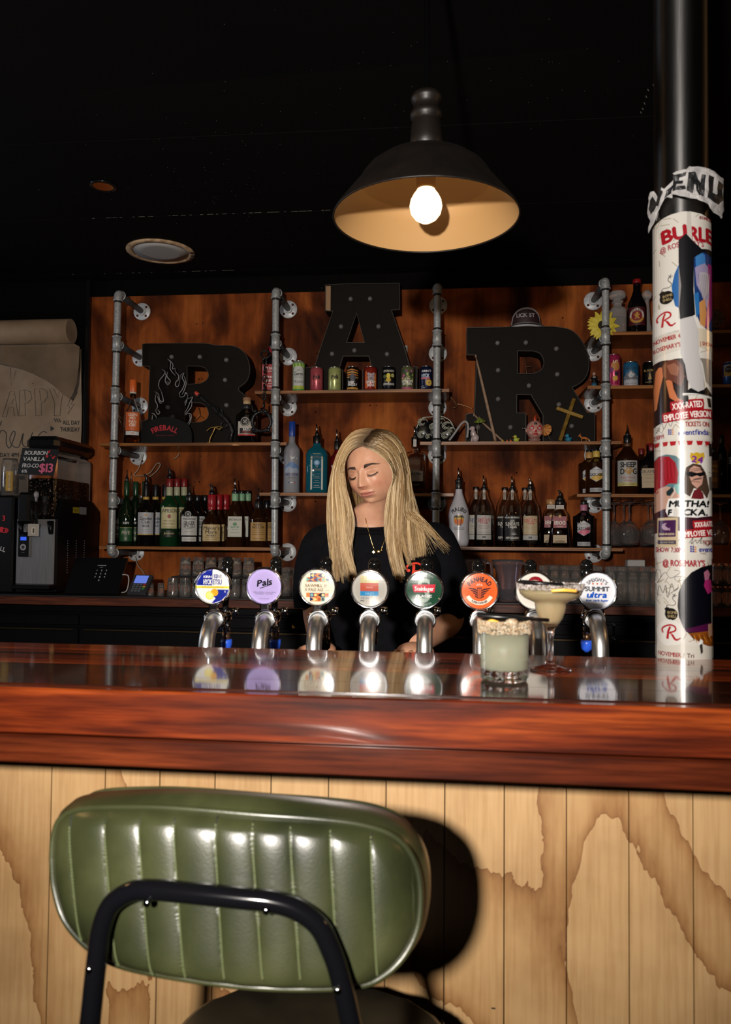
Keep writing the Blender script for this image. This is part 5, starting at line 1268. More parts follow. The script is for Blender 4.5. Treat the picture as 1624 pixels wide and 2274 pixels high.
# guides: each strand as (px, py, Y) from root to tip; rows run from next to the face to the outer silhouette
LG = [[(803,990,2.098),(784,998,2.098),(769,1016,2.105),(763,1044,2.118),(766,1080,2.115),(777,1118,2.115),(784,1160,2.115),(778,1215,2.11),(772,1275,2.105)],
      [(806,982,2.105),(783,986,2.10),(764,1008,2.11),(755,1045,2.12),(756,1090,2.115),(764,1140,2.11),(768,1185,2.105),(776,1235,2.10),(792,1282,2.095)],
      [(812,972,2.115),(788,974,2.105),(765,993,2.115),(749,1040,2.13),(747,1090,2.125),(750,1145,2.12),(753,1190,2.115),(757,1240,2.11),(762,1300,2.105)],
      [(820,962,2.13),(798,961,2.12),(772,976,2.13),(747,1025,2.15),(737,1085,2.15),(736,1140,2.14),(740,1190,2.135),(745,1240,2.13),(750,1290,2.12)],
      [(830,953,2.16),(808,952,2.16),(780,963,2.165),(751,1008,2.18),(734,1075,2.18),(729,1130,2.17),(730,1180,2.165),(739,1230,2.15),(745,1275,2.14)]]
RG = [[(803,990,2.096),(825,999,2.09),(848,1014,2.10),(865,1036,2.12),(868,1065,2.125),(862,1100,2.12),(856,1145,2.115),(859,1205,2.11),(880,1275,2.10)],
      [(807,982,2.10),(833,987,2.098),(862,1006,2.11),(879,1040,2.125),(879,1080,2.125),(874,1125,2.12),(872,1175,2.115),(878,1232,2.105),(890,1296,2.095)],
      [(814,972,2.115),(842,974,2.105),(873,996,2.12),(891,1040,2.14),(892,1090,2.135),(890,1140,2.13),(891,1190,2.125),(897,1232,2.115),(906,1262,2.11)],
      [(824,961,2.13),(855,963,2.125),(884,986,2.14),(901,1035,2.16),(906,1085,2.155),(911,1130,2.15),(913,1172,2.145),(914,1210,2.135),(916,1240,2.13)],
      [(835,953,2.16),(864,957,2.16),(888,977,2.17),(905,1025,2.18),(911,1075,2.18),(921,1120,2.18),(930,1158,2.18),(940,1192,2.165),(944,1235,2.15)]]
def guide_eval(GR, a, t):
    n = len(GR)-1; f = a*n; i = min(int(f), n-1); u = f-i; m_ = len(GR[0])-1; g = t*m_; j = min(int(g), m_-1); w = g-j
    def row(k):
        R = GR[k]; p0, p1, p2, p3 = [V(R[max(0, min(m_, q))]) for q in (j-1, j, j+1, j+2)]
        return .5*((2*p1)+(p2-p0)*w+(2*p0-5*p1+4*p2-p3)*w*w+(3*p1-p0-3*p2+p3)*w**3)
    a_, b2_ = row(i), row(i+1); return a_.lerp(b2_, u)
hv, hf, hc = [], [], []
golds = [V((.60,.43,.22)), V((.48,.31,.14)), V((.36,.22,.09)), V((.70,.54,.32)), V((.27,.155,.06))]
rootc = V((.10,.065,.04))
def strand(pts, r0_, tone, t0=0):
    b0_ = len(hv); n = len(pts)
    for i, p in enumerate(pts):
        t = (pts[min(i+1, n-1)]-pts[max(i-1, 0)]); t = t.normalized() if t.length > 0 else V((0,0,-1)); s_ = t.cross(V((0,1,0))); s_ = s_.normalized() if s_.length > 1e-4 else V((1,0,0)); o2 = t.cross(s_).normalized()
        f = t0+(1-t0)*i/(n-1); r_ = r0_*(1-.75*max(0, (f-.6)/.4)**1.5)
        for a in (0, 2.094, 4.189): hv.append(tuple(p+s_*(r_*cos(a))+o2*(r_*.7*sin(a))))
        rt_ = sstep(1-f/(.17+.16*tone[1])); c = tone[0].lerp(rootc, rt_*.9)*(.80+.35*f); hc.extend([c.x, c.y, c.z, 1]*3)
    for i in range(n-1):
        for k in range(3): hf.append((b0_+i*3+k, b0_+i*3+(k+1) % 3, b0_+(i+1)*3+(k+1) % 3, b0_+(i+1)*3+k))
head_bvh_w = BVHTree.FromPolygons([tuple(v) for v in vs[:(NE+1)*NA]], headfs)
def push(p, m_=.004):
    h = head_bvh_w.find_nearest(p)
    if h[0] is not None:
        d = p-h[0]; out = h[0]-HC
        if (d.dot(out) < 0 or d.length < m_) and (p-HC).length < .16: return h[0]+out.normalized()*m_
    return p
for GR, cnt, sd in ((LG, 2100, 1), (RG, 2500, 2)):
    random.seed(sd)
    ncl = 46; cl = [(k+random.uniform(.2,.8))/ncl for k in range(ncl)]; ctone = [random.choice(golds) for _ in cl]; clen = [random.uniform(.78, 1.06) for _ in cl]; cj = [(random.uniform(-5,5), random.uniform(-3,3)) for _ in cl]
    for s_i in range(cnt):
        a = random.random(); k = min(range(ncl), key=lambda q: abs(cl[q]-a)); tone = (ctone[k].lerp(random.choice(golds), .35)*random.uniform(.8,1.15), random.random())
        depth_ = random.random()**1.4*.012; ph = random.uniform(0, 6); n = 19; L_ = min(1.0, clen[k]*random.uniform(.9,1.04)); pts = []
        jx, jy = random.gauss(0, 1.6), random.gauss(0, 1.0)
        for i in range(n):
            t = i/(n-1)*L_; clump = max(0, (t-.45)/.55); aa = a+(cl[k]-a)*clump*.88; q = guide_eval(GR, aa, t)
            wv = (noise.noise(V((a*14, t*3.2, sd)))*4.5+noise.noise(V((a*60, t*5, sd)))*1.6)*sstep(t*1.6)
            x = q.x+wv+jx*sstep(t*2)*(1+2*max(0, t-.75))+cj[k][0]*max(0, t-.7)*3; y = q.y+cj[k][1]*max(0, t-.7)*3+(1-L_)*0
            p = P(x, y, q.z+depth_*sstep(t*4)+noise.noise(V((a*9, t*4, sd+5)))*.006*sstep(t*3)); 
            if t < .62: p = push(p, .0035+.002*random.random() if t > .04 else .002)
            pts.append(p)
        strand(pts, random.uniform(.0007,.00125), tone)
# stray hairs over the right shoulder and loose flyaways
random.seed(9)
for s_i in range(75):
    a = random.uniform(.6, 1); e_ = random.random(); st = [guide_eval(RG, a, t) for t in (.3,.42,.55,.65)]
    tip = V((random.uniform(940,1003), 0, 0)); tip.y = 1172+(tip.x-940)*.7+random.uniform(-4, 60)*(1-(tip.x-940)/90)
    q = [V((p.x, p.y, p.z)) for p in st]+[V((st[-1].x*.5+tip.x*.5, st[-1].y*.6+tip.y*.4+4, 2.165)), V((tip.x, tip.y, 2.165+(tip.x-940)*.0003))]
    strand([P(p.x, p.y, p.z-.006) for p in catmull(q, 4)], random.uniform(.0005,.0009), (random.choice(golds), .5), .35)
for s_i in range(420):      # hair hanging behind the neck
    x0 = random.uniform(768, 888); y0 = 1075+random.uniform(-10, 10); x1 = x0+random.uniform(-8, 8)-(x0-825)*.12; y1 = random.uniform(1150, 1190)
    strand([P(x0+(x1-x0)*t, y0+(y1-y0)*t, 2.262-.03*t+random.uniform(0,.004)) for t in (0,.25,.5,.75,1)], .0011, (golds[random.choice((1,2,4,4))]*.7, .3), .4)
for s_i in range(70):
    side_ = random.choice((LG, RG)); a = random.uniform(.75, 1); pts = []; j1, j2 = random.uniform(-14, 14), random.uniform(-5, 5)
    for i in range(14):
        t = .25+i/13*.75; q = guide_eval(side_, a, t); f = (t-.25)/.75; pts.append(P(q.x+j1*f*f+j2*sin(f*3), q.y+random.uniform(0, .5), q.z))
    strand(pts, .00035, (random.choice(golds), .5), .3)
hm = bpy.data.meshes.new('hair'); hm.from_pydata(hv, [], hf); hm.materials.append(hair_m); hm.polygons.foreach_set('use_smooth', [True]*len(hf))
ca = hm.color_attributes.new('tint', 'FLOAT_COLOR', 'POINT'); ca.data.foreach_set('color', hc)
ho = bpy.data.objects.new('hair', hm); COL.objects.link(ho); ho.parent = person; ho.matrix_parent_inverse = WM[person.name].inverted(); ho['kind'] = 'stuff'
# hair mass under the strands: scalp cap and two falls behind
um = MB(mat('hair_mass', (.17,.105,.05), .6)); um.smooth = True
for GR in (LG, RG):
    nn, mm = 14, 26; g0 = len(um.v); pts = []
    for i in range(nn+1):
        for j in range(mm+1):
            t = j/mm*.86; q = guide_eval(GR, i/nn, t); p = P(q.x, q.y, q.z+.013*sstep(t*5)); p = push(p, .0015) if t < .62 else p; pts.append(p)
    um.add(pts, [(i*(mm+1)+j, i*(mm+1)+j+1, (i+1)*(mm+1)+j+1, (i+1)*(mm+1)+j) for i in range(nn) for j in range(mm)])
cap = []
for j in range(25):
    el_ = radians(88-j*4.6)
    for i in range(40):
        az2 = radians(68)+(2*pi-radians(136))*i/39; q = head_pt(az2, el_); q *= 1.045; cap.append(HC+HR @ q)
um.add(cap, [(j*40+i, j*40+i+1, (j+1)*40+i+1, (j+1)*40+i) for j in range(24) for i in range(39)])
um.build('hair_underlayer', person)
# ================================================================== bottles on the shelves
def gl(name, c, rough=.06, **k): return mat(name, c, rough, **k)
G_DK = gl('dark_green_glass', (.004,.012,.005)); G_BK = gl('near_black_glass', (.004,.003,.003)); G_BR = gl('brown_glass', (.02,.006,.002)); G_GR = gl('green_glass', (.006,.035,.012))
G_CL = mat('bottle_glass', (.96,.97,.96), .03, trans=1, ior=1.42); G_FR = mat('frosted_glass', (.33,.34,.38), .45, trans=.25)
G_BL = gl('blue_gin_glass', (.012,.15,.22), .05, trans=.45, ior=1.35); G_WH = mat('white_rum_bottle', (.50,.50,.54), .28)
L_AMB = mat('amber_liquid', (.75,.28,.03), .02, trans=1, ior=1.34); L_DAMB = mat('dark_amber_liquid', (.42,.08,.008), .02, trans=1, ior=1.34); L_CLR = mat('clear_liquid', (.95,.95,.93), .02, trans=1, ior=1.33)
L_RED = mat('red_liquid', (.5,.02,.01), .02, trans=1, ior=1.34); L_GOLD = mat('gold_liquid', (.85,.5,.1), .02, trans=1, ior=1.34)
spout_m = mat('spout_metal', (.55,.50,.48), .2, 1); blk = mat('black_plastic', (.006,.006,.007), .3); wax = mat('red_wax', (.30,.010,.016), .3); cork = mat('cork', (.30,.15,.07), .8)
def L_(h): return ink(h, .5)
SHY = {'A':983,'B':1214,'C':865.5,'D':1094.5,'E':980,'F':1215.5,'G':736,'H':855.5,'I':1096.5}
def on(key, cx, Y): 
    p = P(cx, SHY[key], Y); p.z = SH[key]+.0003; return p, S(cx, SHY[key], Y)
def pourer(m_, c, s, h0, style, r=3.4):
    z = lambda h: c+V((0,0,h*s))
    if style == 'metal':
        m_.mat(blk).lathe([(r*s,0),(r*1.15*s,1.5*s),(r*1.1*s,6*s),(r*.8*s,9*s)], z(h0), 14); q = z(h0+8); m_.mat(spout_m).tube([q, q+V((-.6*s,-.5*s,8*s)), q+V((-1.6*s,-1*s,19*s))], [2.4*s,2.2*s,1.5*s], 12)
    elif style == 'cone':
        m_.mat(blk).lathe([(r*s,0),(r*1.2*s,2*s),(r*1.05*s,8*s),(r*.5*s,12*s),(1.3*s,18*s),(.9*s,26*s)], z(h0), 14)
    elif style == 'flap':
        m_.mat(blk).lathe([(r*1.25*s,0),(r*1.35*s,2*s),(r*1.2*s,7*s),(r*.7*s,10*s)], z(h0), 14); q = z(h0+8); m_.mat(blk).tube(catmull([q, q+V((.5*s,-1*s,6*s)), q+V((-1*s,-3*s,12*s)), q+V((-4.5*s,-4*s,14*s))], 4), [3.4*s]*5+[2.8*s]*4+[2.0*s]*4, 12)
    elif style == 'purple':
        m_.mat(blk).lathe([(r*1.7*s,0),(r*1.8*s,2*s),(r*1.7*s,8*s),(r*.9*s,10*s)], z(h0), 16); q = z(h0+9); m_.mat(spout_m).tube(catmull([q, q+V((0,0,6*s)), q+V((-2*s,-2*s,11*s)), q+V((-4*s,-3*s,13*s))], 4), [3.6*s]*5+[2.6*s]*4+[1.3*s]*4, 12)
def bottle(key, cx, Y, prof, gm, label, caps=(), labels=(), pour=None, group=None, liquid=None, sq=None, name='bottle', cat='bottle', wall=1.2):
    c, s = on(key, cx, Y); t = thing(name, label, cat, c, group); seg = 32
    pr = [(r*s, h*s) for r, h in prof]
    R = RZ(atan2(CAM.y-c.y, CAM.x-c.x)+pi/2) if sq else None
    if liquid:
        lm, lh = liquid; inn = [(max(r-wall, .2)*s, h*s) for r, h in prof if h <= lh]; rl = [r for r, h in prof if h <= lh][-1]
        nx = [(r, h) for r, h in prof if h > lh]
        if nx and prof: 
            (ra, ha) = [(r, h) for r, h in prof if h <= lh][-1]; (rb2, hb) = nx[0]; rl = ra+(rb2-ra)*(lh-ha)/(hb-ha)
        inn = [(.0002, 2.2*s)]+[(r, max(h, 2.2*s)) for r, h in inn]+[(max(rl-wall, .2)*s, lh*s), (.0002, lh*s)]
        MB(lm).lathe(inn, c, seg, R=R, sq=sq).build('liquid', t)
        pr = [(.0002, 0)]+pr
        pr += [(max(r-wall*.8, .3)*s, h*s) for r, h in prof[::-1]]+[(.0002, 2*s)]
        pr = [(r, max(h, 2*s)) if i > len(prof)+1 else (r, h) for i, (r, h) in enumerate(pr)]
    else: pr = [(.0002, 0)]+pr+[(.0002, prof[-1][1]*s)]
    MB(gm).lathe(pr, c, seg, R=R, sq=sq).build('glass', t)
    for (r, h0, h1, mt_) in caps:
        MB(mt_).lathe([(.0002,h0*s),(r*s,h0*s),(r*1.03*s,(h0+.6)*s),(r*1.03*s,(h1-.8)*s),(r*.94*s,h1*s),(.0002,h1*s)], c, 20).build('cap' if h1-h0 > 6 else 'collar', t)
    for lb in labels:
        h0, h1, hw, r, fn = lb[:5]; A = Art(); fn(A, hw, h1-h0); A.scaled(s, s); A.cut(3*s, None) if not sq else None; A.smooth = not sq
        base_ = c+V((0,0,h0*s))
        if sq or (len(lb) > 5 and lb[5] == 'flat'):
            d = V((CAM.x-c.x, CAM.y-c.y, 0)).normalized(); ux = V((-d.y, d.x, 0)); 
            if ux.x < 0: ux = -ux
            mp_ = plane_map(base_+d*(r*s+.0006), ux, (0,0,1), d)
        else: mp_ = cyl_map(base_, r*s+.0005)
        MB().art(A, mp_, .00018).build('label', t)
    if pour:
        m_ = MB(blk); pourer(m_, c, s, pour[0], pour[1], pour[2] if len(pour) > 2 else 3.4); m_.build('pourer', t)
    return t
def lab(bg, rows, border=None, extra=None):
    """rows: (text, y fraction, height px, width px, colour)"""
    def f(A, hw, H):
        A.rect(-hw, 0, hw, H, L_(bg), 0)
        if border: A.rect(-hw+.8, .8, hw-.8, H-.8, L_(border), 1); A.rect(-hw+1.5, 1.5, hw-1.5, H-1.5, L_(bg), 2)
        for t, y, h, w, c in rows:
            if t == '-': A.rect(-w/2, y*H-h/2, w/2, y*H+h/2, L_(c), 3)
            elif t == 'o': A.disc(0, y*H, w/2, L_(c), 3, ry=h/2)
            else: A.text(t, 0, y*H, h, L_(c), 4, w=w, fat=.12 if h > 3 else 0)
        if extra: extra(A, hw, H)
    return f
def std(w, hs, hn, ht, nw=5.5, base=1.2, sh=1.0):
    """cylinder body radius w to height hs, neck radius nw from hn to ht"""
    return [(w-base,0),(w,1.5),(w,hs),(w*.97,hs+(hn-hs)*.18),(w*.82,hs+(hn-hs)*.42*sh),(nw+(w-nw)*.28,hs+(hn-hs)*.72),(nw+1,hn-1.5),(nw,hn),(nw,ht)]
YF, YB2, YB3 = 3.914, 4.003, 4.090
gA = 'spirits on the upper left shelf'; gB = 'spirits on the lowest left shelf'; gD = 'gins and spirits on the shelf behind the bartender'; gF = 'spirits on the lowest right shelf'; gI = 'whiskies and liqueurs on the far right shelf'
# --- shelf A
bottle('A', 293.5, YF, std(18.4,52,92,112,6.2), G_CL, 'clear bottle of golden whisky with bright orange cap and orange label', caps=[(7.4,112,138,ink('d8642a',.35)),(6.9,108,112,ink('cfc4b4'))],
  labels=[(26,66,16,18.4,lab('c9602c',[('GLEN',.86,6,19,'e8dccb'),('MO',.68,6,12,'e8dccb'),('RAN',.5,6,15,'e8dccb'),('GIE',.32,6,14,'e8dccb')])),(17,25,15,18.4,lab('cfcfcf',[('10',.5,3.5,6,'b04a20')]))], group=gA, liquid=(L_GOLD, 22))
bottle('A', 547.5, 3.893, std(23.5,58,74,84,8,sh=.7), G_BK, 'squat dark bottle with a cork, twine bow and cream label beside the pistol', caps=[(8,84,92,ink('b89a70')),(8.6,92,99,cork),(9,66,72,ink('a88a5c')),(8.4,74,84,ink('15151a'))],
  labels=[(14,44,21,23.6,lab('b9b1a4',[('BATU',.42,6,15,'f0f0f0'),('-',.02,3,42,'b2281e'),('SPICED RUM',.23,3,20,'c8402e')],extra=lambda A,hw,H:(A.rect(-hw+5,H*.12,hw,H*.52,L_('1c1214'),3),A.disc(-4,H*.98,10.5,L_('17171c'),5),A.ring(-4,H*.98,8.2,9.2,L_('b9b1a4'),6),A.line([(-8,H*.86),(0,H*1.1)],1.2,L_('b9b1a4'),6),A.line([(0,H*.86),(-8,H*1.1)],1.2,L_('b9b1a4'),6))))], group=gA)
# --- shelf C left end: red fire whiskey
bottle('C', 600, 3.97, [(19,0),(20,2),(20,64),(17,72),(8,80),(7,84),(7,100)], G_BK, 'square dark bottle with red label half hidden behind the pipe, left of the cans', caps=[(7.6,84,102,ink('8c1a22'))],
  labels=[(6,62,18,20,lab('9c1f26',[("JACK DANIEL'S",.84,6,32,'e8dcd8'),('-',.72,1,26,'e8dcd8'),('TENNESSEE',.5,4,28,'e8dcd8'),('FIRE',.36,6,16,'e8dcd8'),('-',.24,.8,28,'e8dcd8'),('WHISKEY',.14,3,20,'e8dcd8')]))], pour=(102,'cone',3.6), group=gA, sq=6)
# --- shelf B, seven rows of whisky, fronts and the bottles behind them
def row_b(cx, prof, gm, desc, caps, labels, pour, n_back, dx, group=gB, key='B', **kw):
    bottle(key, cx, YF, prof, gm, desc+', front', caps=caps, labels=labels, pour=pour, group=group, **kw)
    for k in range(n_back):
        Y = (YB2, YB3)[k]; bottle(key, cx+dx*(k+1)*1.0, Y, prof, gm, desc+(', unopened, middle one' if k == 0 else ', rearmost one'), caps=caps, labels=labels, group=group, **kw)
row_b(279, std(15.8,62,104,122,5.2), G_DK, 'dark green brandy bottle with gold script and green label', [(5.6,108,138,ink('0f3a20',.3))], [(10,40,14.5,15.9,lab('1c4a26',[('FIVE',.62,8,17,'b8b49a'),('5',.2,5,4,'b8b49a'),('-',.97,.8,28,'b0a060')])),(46,52,10,15.9,lab('050a06',[('KWV',.5,4.5,12,'e0e0da')]))], (138,'cone',3.6), 2, 20)
row_b(322.5, std(19.6,72,96,132,6.0), G_BK, 'black whisky bottle with a pale grey label and gold neck band', [(6.4,100,106,ink('c09a4a',.3)),(6.3,106,132,ink('0a0a10'))], [(24,72,18.6,19.7,lab('aeb1b8',[('Canadian',.74,6.5,26,'17171c'),('Club',.58,6.5,17,'17171c'),('1858',.4,5,14,'17171c'),('-',.24,.8,20,'8a8a90'),('-',.16,.8,16,'8a8a90'),('-',.02,2,37,'b8985a'),('o',.88,4.5,6,'b08a4a')]))], (132,'flap',4), 2, 21)
row_b(374.5, std(19.8,86,110,146,6.6,sh=.9), G_GR, 'green whiskey bottle with a cream label and red neck top', [(7.2,128,146,ink('7a1a1e',.35)),(6.8,108,128,ink('a8a88a'))], [(38,84,19,19.9,lab('c6bf95',[('JAMESON',.84,8,35,'141414'),('o',.57,9,7,'8c2a1e'),('TRIPLE DISTILLED',.36,3,26,'3a3420'),('IRISH WHISKEY',.22,3,28,'3a3420'),('-',.08,.7,26,'6a603c')],border='8a7a3c')),(20,34,18,19.9,lab('13200f',[('Jameson',.6,4.5,22,'b0a878')])),(98,104,4,7,lab('c6bf95',[('o',.5,6,6,'a04030')]))], (146,'flap',4.6), 2, 16)
row_b(419.5, std(20.5,68,88,106,8.2,sh=.75), G_BK, 'squat dark gin-style bottle with a round seal and white label', [(8.6,98,111,blk)], [(24,65,19,20.6,lab('bcbcb8',[('WOUNDERSTOOD',.86,3.5,28,'2c2c2c'),('GINGER',.66,7,24,'2c2c2c'),('SPICED',.5,7,24,'2c2c2c'),('WHISKEY',.36,3,15,'2c2c2c'),('-',.2,.8,20,'6c6c6c')],extra=lambda A,hw,H:(A.disc(-3,H*1.1,7,L_('8a8a86'),5),A.disc(-3,H*1.1,5,L_('1c1c1c'),6),A.disc(-3,H*1.1,2,L_('8a8a86'),7)))),(11,21,17,20.6,lab('bcbcb8',[('-',.5,1,24,'5a5a5a')]))], (110,'cone',3.6), 2, 17)
row_b(469, [(17,0),(21,2),(22.3,20),(22.3,42),(19,56),(10.5,66),(8.5,76),(8,92),(8,100)], G_BR, 'brown bourbon bottle sealed in dripping red wax with a cream label', [(9,88,113,wax),(8.6,80,90,wax)], [(12,48,21,23.6,lab('bfa878',[("Maker's",.80,8,36,'1a1410'),('Mark',.56,8,26,'1a1410'),('WHISKY',.34,4,22,'1a1410'),('-',.2,.8,30,'6a5a3c'),('-',.1,.8,26,'6a5a3c')]))], (113,'flap',5.2), 2, 15)
row_b(521, [(21,0),(22.5,2),(23,40),(20.5,66),(13,84),(7.5,96),(6.8,102),(6.8,118)], G_BR, 'wide-shouldered rum bottle with a pale label and green neck strip', [(7,100,118,ink('7fae88')),(7.3,116,123,blk)], [(22,66,15,23,lab('b4b4a6',[('APPLETON ESTATE',.84,4.5,26,'2a2a2a'),('o',.62,7,9,'2f7a48'),('SIGNATURE',.48,3.5,18,'2f7a48'),('JAMAICA RUM',.36,2.6,14,'4a6a50'),('-',.2,.8,20,'6a6a60')],border='8a8a7a'),'flat')], (122,'metal',3.2), 2, 14, liquid=(L_RED, 62))
row_b(573, std(20,60,84,104,7.4,sh=.8), G_BR, 'rounded whisky bottle with a tan label and black neck sleeve', [(7.8,84,102,blk)], [(14,54,19,20.1,lab('b08a50',[('MONKEY',.88,5,23,'241a10'),('SHOULDER',.73,5,28,'241a10'),('-',.58,.8,30,'4a3618'),('-',.46,.7,28,'4a3618'),('-',.34,.7,30,'4a3618'),('-',.12,.7,26,'4a3618')]))], (104,'cone',3.6), 1, 18)
bottle('B', 261, YB2, std(11,48,70,84,5), G_BK, 'slim black bottle tucked against the leftmost pipe', caps=[(5.4,76,90,blk)], labels=[(16,60,9,11.1,lab('0a0a0c',[('o',.8,10,9,'8fa0a4'),('o',.5,8,8,'7c8c90'),('-',.2,2,10,'9aa6aa')]))], group=gB)
# --- shelf D
bottle('D', 647.5, YF, std(17.6,92,112,130,6.8,sh=1.1), G_FR, 'frosted vodka bottle with blue cap and a flying goose over blue hills', caps=[(7,124,157,ink('1c3f94',.3))],
  labels=[(8,80,14,17.7,(lambda A,hw,H:(A.poly([(-17,48),(-10,54),(-2,60),(6,57),(13,52),(17,49),(17,40),(-17,40)],L_('5f7fae'),1),A.poly([(-17,44),(-6,50),(2,44),(10,47),(17,42),(17,36),(-17,36)],L_('98a2b4'),2),A.poly([(-4,74),(0,68),(4,70),(8,74),(4,67),(-1,65)],L_('d8dade'),2),A.poly([(8,70),(11,67),(14,70),(11,65)],L_('d8dade'),2),A.text('GREY GOOSE',0,32,5,L_('3a4486'),3,w=30,fat=.15),A.text('VODKA',0,25,3.6,L_('5a4a56'),3,w=16),A.rect(-8,13,-4,15,L_('2a3a8a'),2),A.rect(-4,13,4,15,L_('d0d0d0'),2),A.rect(4,13,8,15,L_('a03038'),2))))], group=gD)
bottle('D', 703, YF, [(22,0),(24,2),(24,84),(20,94),(10,102),(8.5,106),(8.5,110)], G_BL, 'square blue gin bottle with a tall white arched label', caps=[(8.8,108,126,blk)],
  labels=[(6,88,13,23.6,(lambda A,hw,H:(A.poly([(-13.5,0),(13.5,0),(13.5,70),(8,79),(-8,79),(-13.5,70)],L_('a8986a'),0),A.poly([(-12.5,1),(12.5,1),(12.5,69),(7.5,78),(-7.5,78),(-12.5,69)],L_('bcc0c0'),1),A.text('BOMBAY',0,57,4.5,L_('2a2a2a'),3,arc=13,fat=.2),A.disc(0,59,6.5,L_('3f78a8'),3),A.disc(0,59,4,L_('88b4d0'),4),A.disc(0,51,3,L_('2a4a5a'),3),A.text('SAPPHIRE',0,44,5,L_('2a2a2a'),3,w=20,fat=.2),A.text('DRY GIN',0,35,3,L_('3a3a3a'),3,w=14),A.rect(-6,29,6,30,L_('6a6a6a'),2),A.rect(-7,25,7,26,L_('6a6a6a'),2),A.rect(-5,20,5,21,L_('6a6a6a'),2),A.rect(-7,15,7,16,L_('8a8a8a'),2),A.rect(-6,9,6,10,L_('8a8a8a'),2),A.rect(-8,5,8,6,L_('8a8a8a'),2))))], pour=(126,'metal',4), group=gD, sq=5)
bottle('D', 748, YF, std(17,72,92,112,6), gl('ruby_glass', (.10,.003,.006)), 'ruby red spirit bottle partly behind the blonde hair', caps=[(6.4,96,116,blk)], labels=[(14,34,16,17.1,lab('a8a2a0',[('PINK GIN',.7,4,20,'4a2a2a'),('-',.35,.8,20,'6a4a4a')])),(54,62,15,17.1,lab('3a0408',[('WHITLEY NEILL',.5,5,28,'d8d0d0')]))], pour=(114,'metal',4), group=gD)
bottle('D', 921, YF, [(23,0),(24.5,2),(24.5,84),(20,90),(9,93),(8,96),(8,124)], G_CL, 'square clear bottle of amber orange spirit with white label, right of the hair', caps=[(8.2,116,126,ink('2a2422'))],
  labels=[(26,48,18,24.2,lab('aeaaa2',[('ROSIE & TWIG',.72,5,28,'26221e'),('GIN',.5,2.5,6,'4a4640'),('-',.42,.6,30,'8a6a50'),('BLOOD ORANGE',.2,3,24,'a0603a')])),(104,120,3.4,8.2,lab('b4b0aa',[('-',.5,10,.8,'5a5a5a')]))], pour=(124,'metal',3.4), group=gD, sq=6, liquid=(L_DAMB, 24))
# --- shelf F
def palm(A, hw, H):
    A.disc(0,30,11,L_('d8902e'),1); A.disc(0,27,9.5,L_('d86a2a'),2,ry=6); A.disc(0,36,8,L_('e0c03c'),2,ry=4)
    for x0, x1 in ((-2,-5),(4,6)):
        A.line([(x0,18),(x0+(x1-x0)*.4,28),(x1,38)],1.6,L_('1c1a16'),4)
        for a in (-.5,.3,1.1,1.9,2.7,3.5): A.line([(x1,38),(x1+4*cos(a),38+3.5*sin(a)),(x1+7*cos(a),36.5+3.5*sin(a))],[1.8,1.5,.4],L_('1c1a16'),4)
    A.text('MALIBU',0,32,9,L_('1c1a1e'),4,arc=19,xs=.78,fat=.35); A.rect(-12,10,12,11,L_('6a6a70'),2); A.rect(-12,13,12,14,L_('6a6a70'),2)
bottle('F', 1019, YF, [(18,0),(21,3),(23,14),(21,34),(21.5,50),(23,70),(21,84),(12,108),(8,120),(7,136),(7,144)], G_WH, 'white coconut rum bottle printed with a palm tree sunset', caps=[(7.6,128,150,blk),(8.4,144,150,blk)], labels=[(28,90,18,23.2,palm)], pour=(149,'metal',4), group=gF)
sund = lambda bg, c1, c2: lab(bg,[('LOS',.90,4,8,c1),('SUNDAYS',.76,8,29,c1),('Tequila',.62,5,18,c1),('-',.46,.7,24,c2),('-',.38,.7,26,c2),('-',.3,.7,20,c2),('-',.1,.8,28,c2)])
sp_ = std(21.5,70,124,132,6.6,sh=1.15)
for cx, Y, bg, c1, c2, d_, lq, po in ((1075,YF,'b4b2ae','a83238','8a7070','clear tequila bottle with a white label above a barcode',L_CLR,'metal'),(1057,YB2,'b4b0a4','3a4a7a','7a7a7a','amber-bottomed tequila bottle standing behind the clear one with a barcode',L_GOLD,None),
        (1138,YF,'101012','d8d4cc','8a8680','dark-labelled tequila bottle with a white agave drawing',L_DAMB,'metal'),(1121,YB2,'101012','d8d4cc','8a8680','dark-labelled tequila bottle standing behind the agave one',L_DAMB,None),
        (1178,YF,'b8a888','b83a36','a08868','clear tequila bottle with a cream label, red lettering and purple-tipped pourer',L_CLR,'purple'),(1166,YB3,'b8a888','b83a36','a08868','clear tequila bottle behind the one with the purple-tipped pourer',L_GOLD,None)):
    lbs = [(28,70,17 if bg != '101012' else 20,21.6,sund(bg,c1,c2)),(106,128,3.2,7.5,lab('b8aca0',[('-',.5,14,.8,'a06a50')]))]
    if bg == '101012': lbs[0] = (14,70,20,21.6,lab(bg,[('HECHO EN MEXICO',.93,3.5,34,c1),('LOS',.80,4,9,c1),('SUNDAYS',.68,8,32,c1),('Tequila',.56,6,20,c1),('REPOSADO',.12,5,30,c1)],extra=lambda A,hw,H:[A.poly([(4,H*.24),(4+9*cos(a)-1*sin(a),H*.24+9*sin(a)),(4+2*cos(a+.3),H*.24+2*sin(a+.3))],L_('d8d4cc'),4) for a in (.1,.5,.9,1.3,1.7,2.1,2.5,2.9)]))
    else: lbs.append((16,27,18,21.6,lab('a8a8a4',[('-',.5,5,8,'4a4a4a')])))
    bottle('F', cx, Y, sp_, G_CL, d_, labels=lbs, caps=[(7.2,128,134,blk)], pour=(133,po,3.6) if po else None, group=gF, liquid=(lq, 62 if lq != L_CLR else 72))
p18 = [(25,0),(26.5,3),(17.5,76),(15,82),(10.5,88),(10,98)]
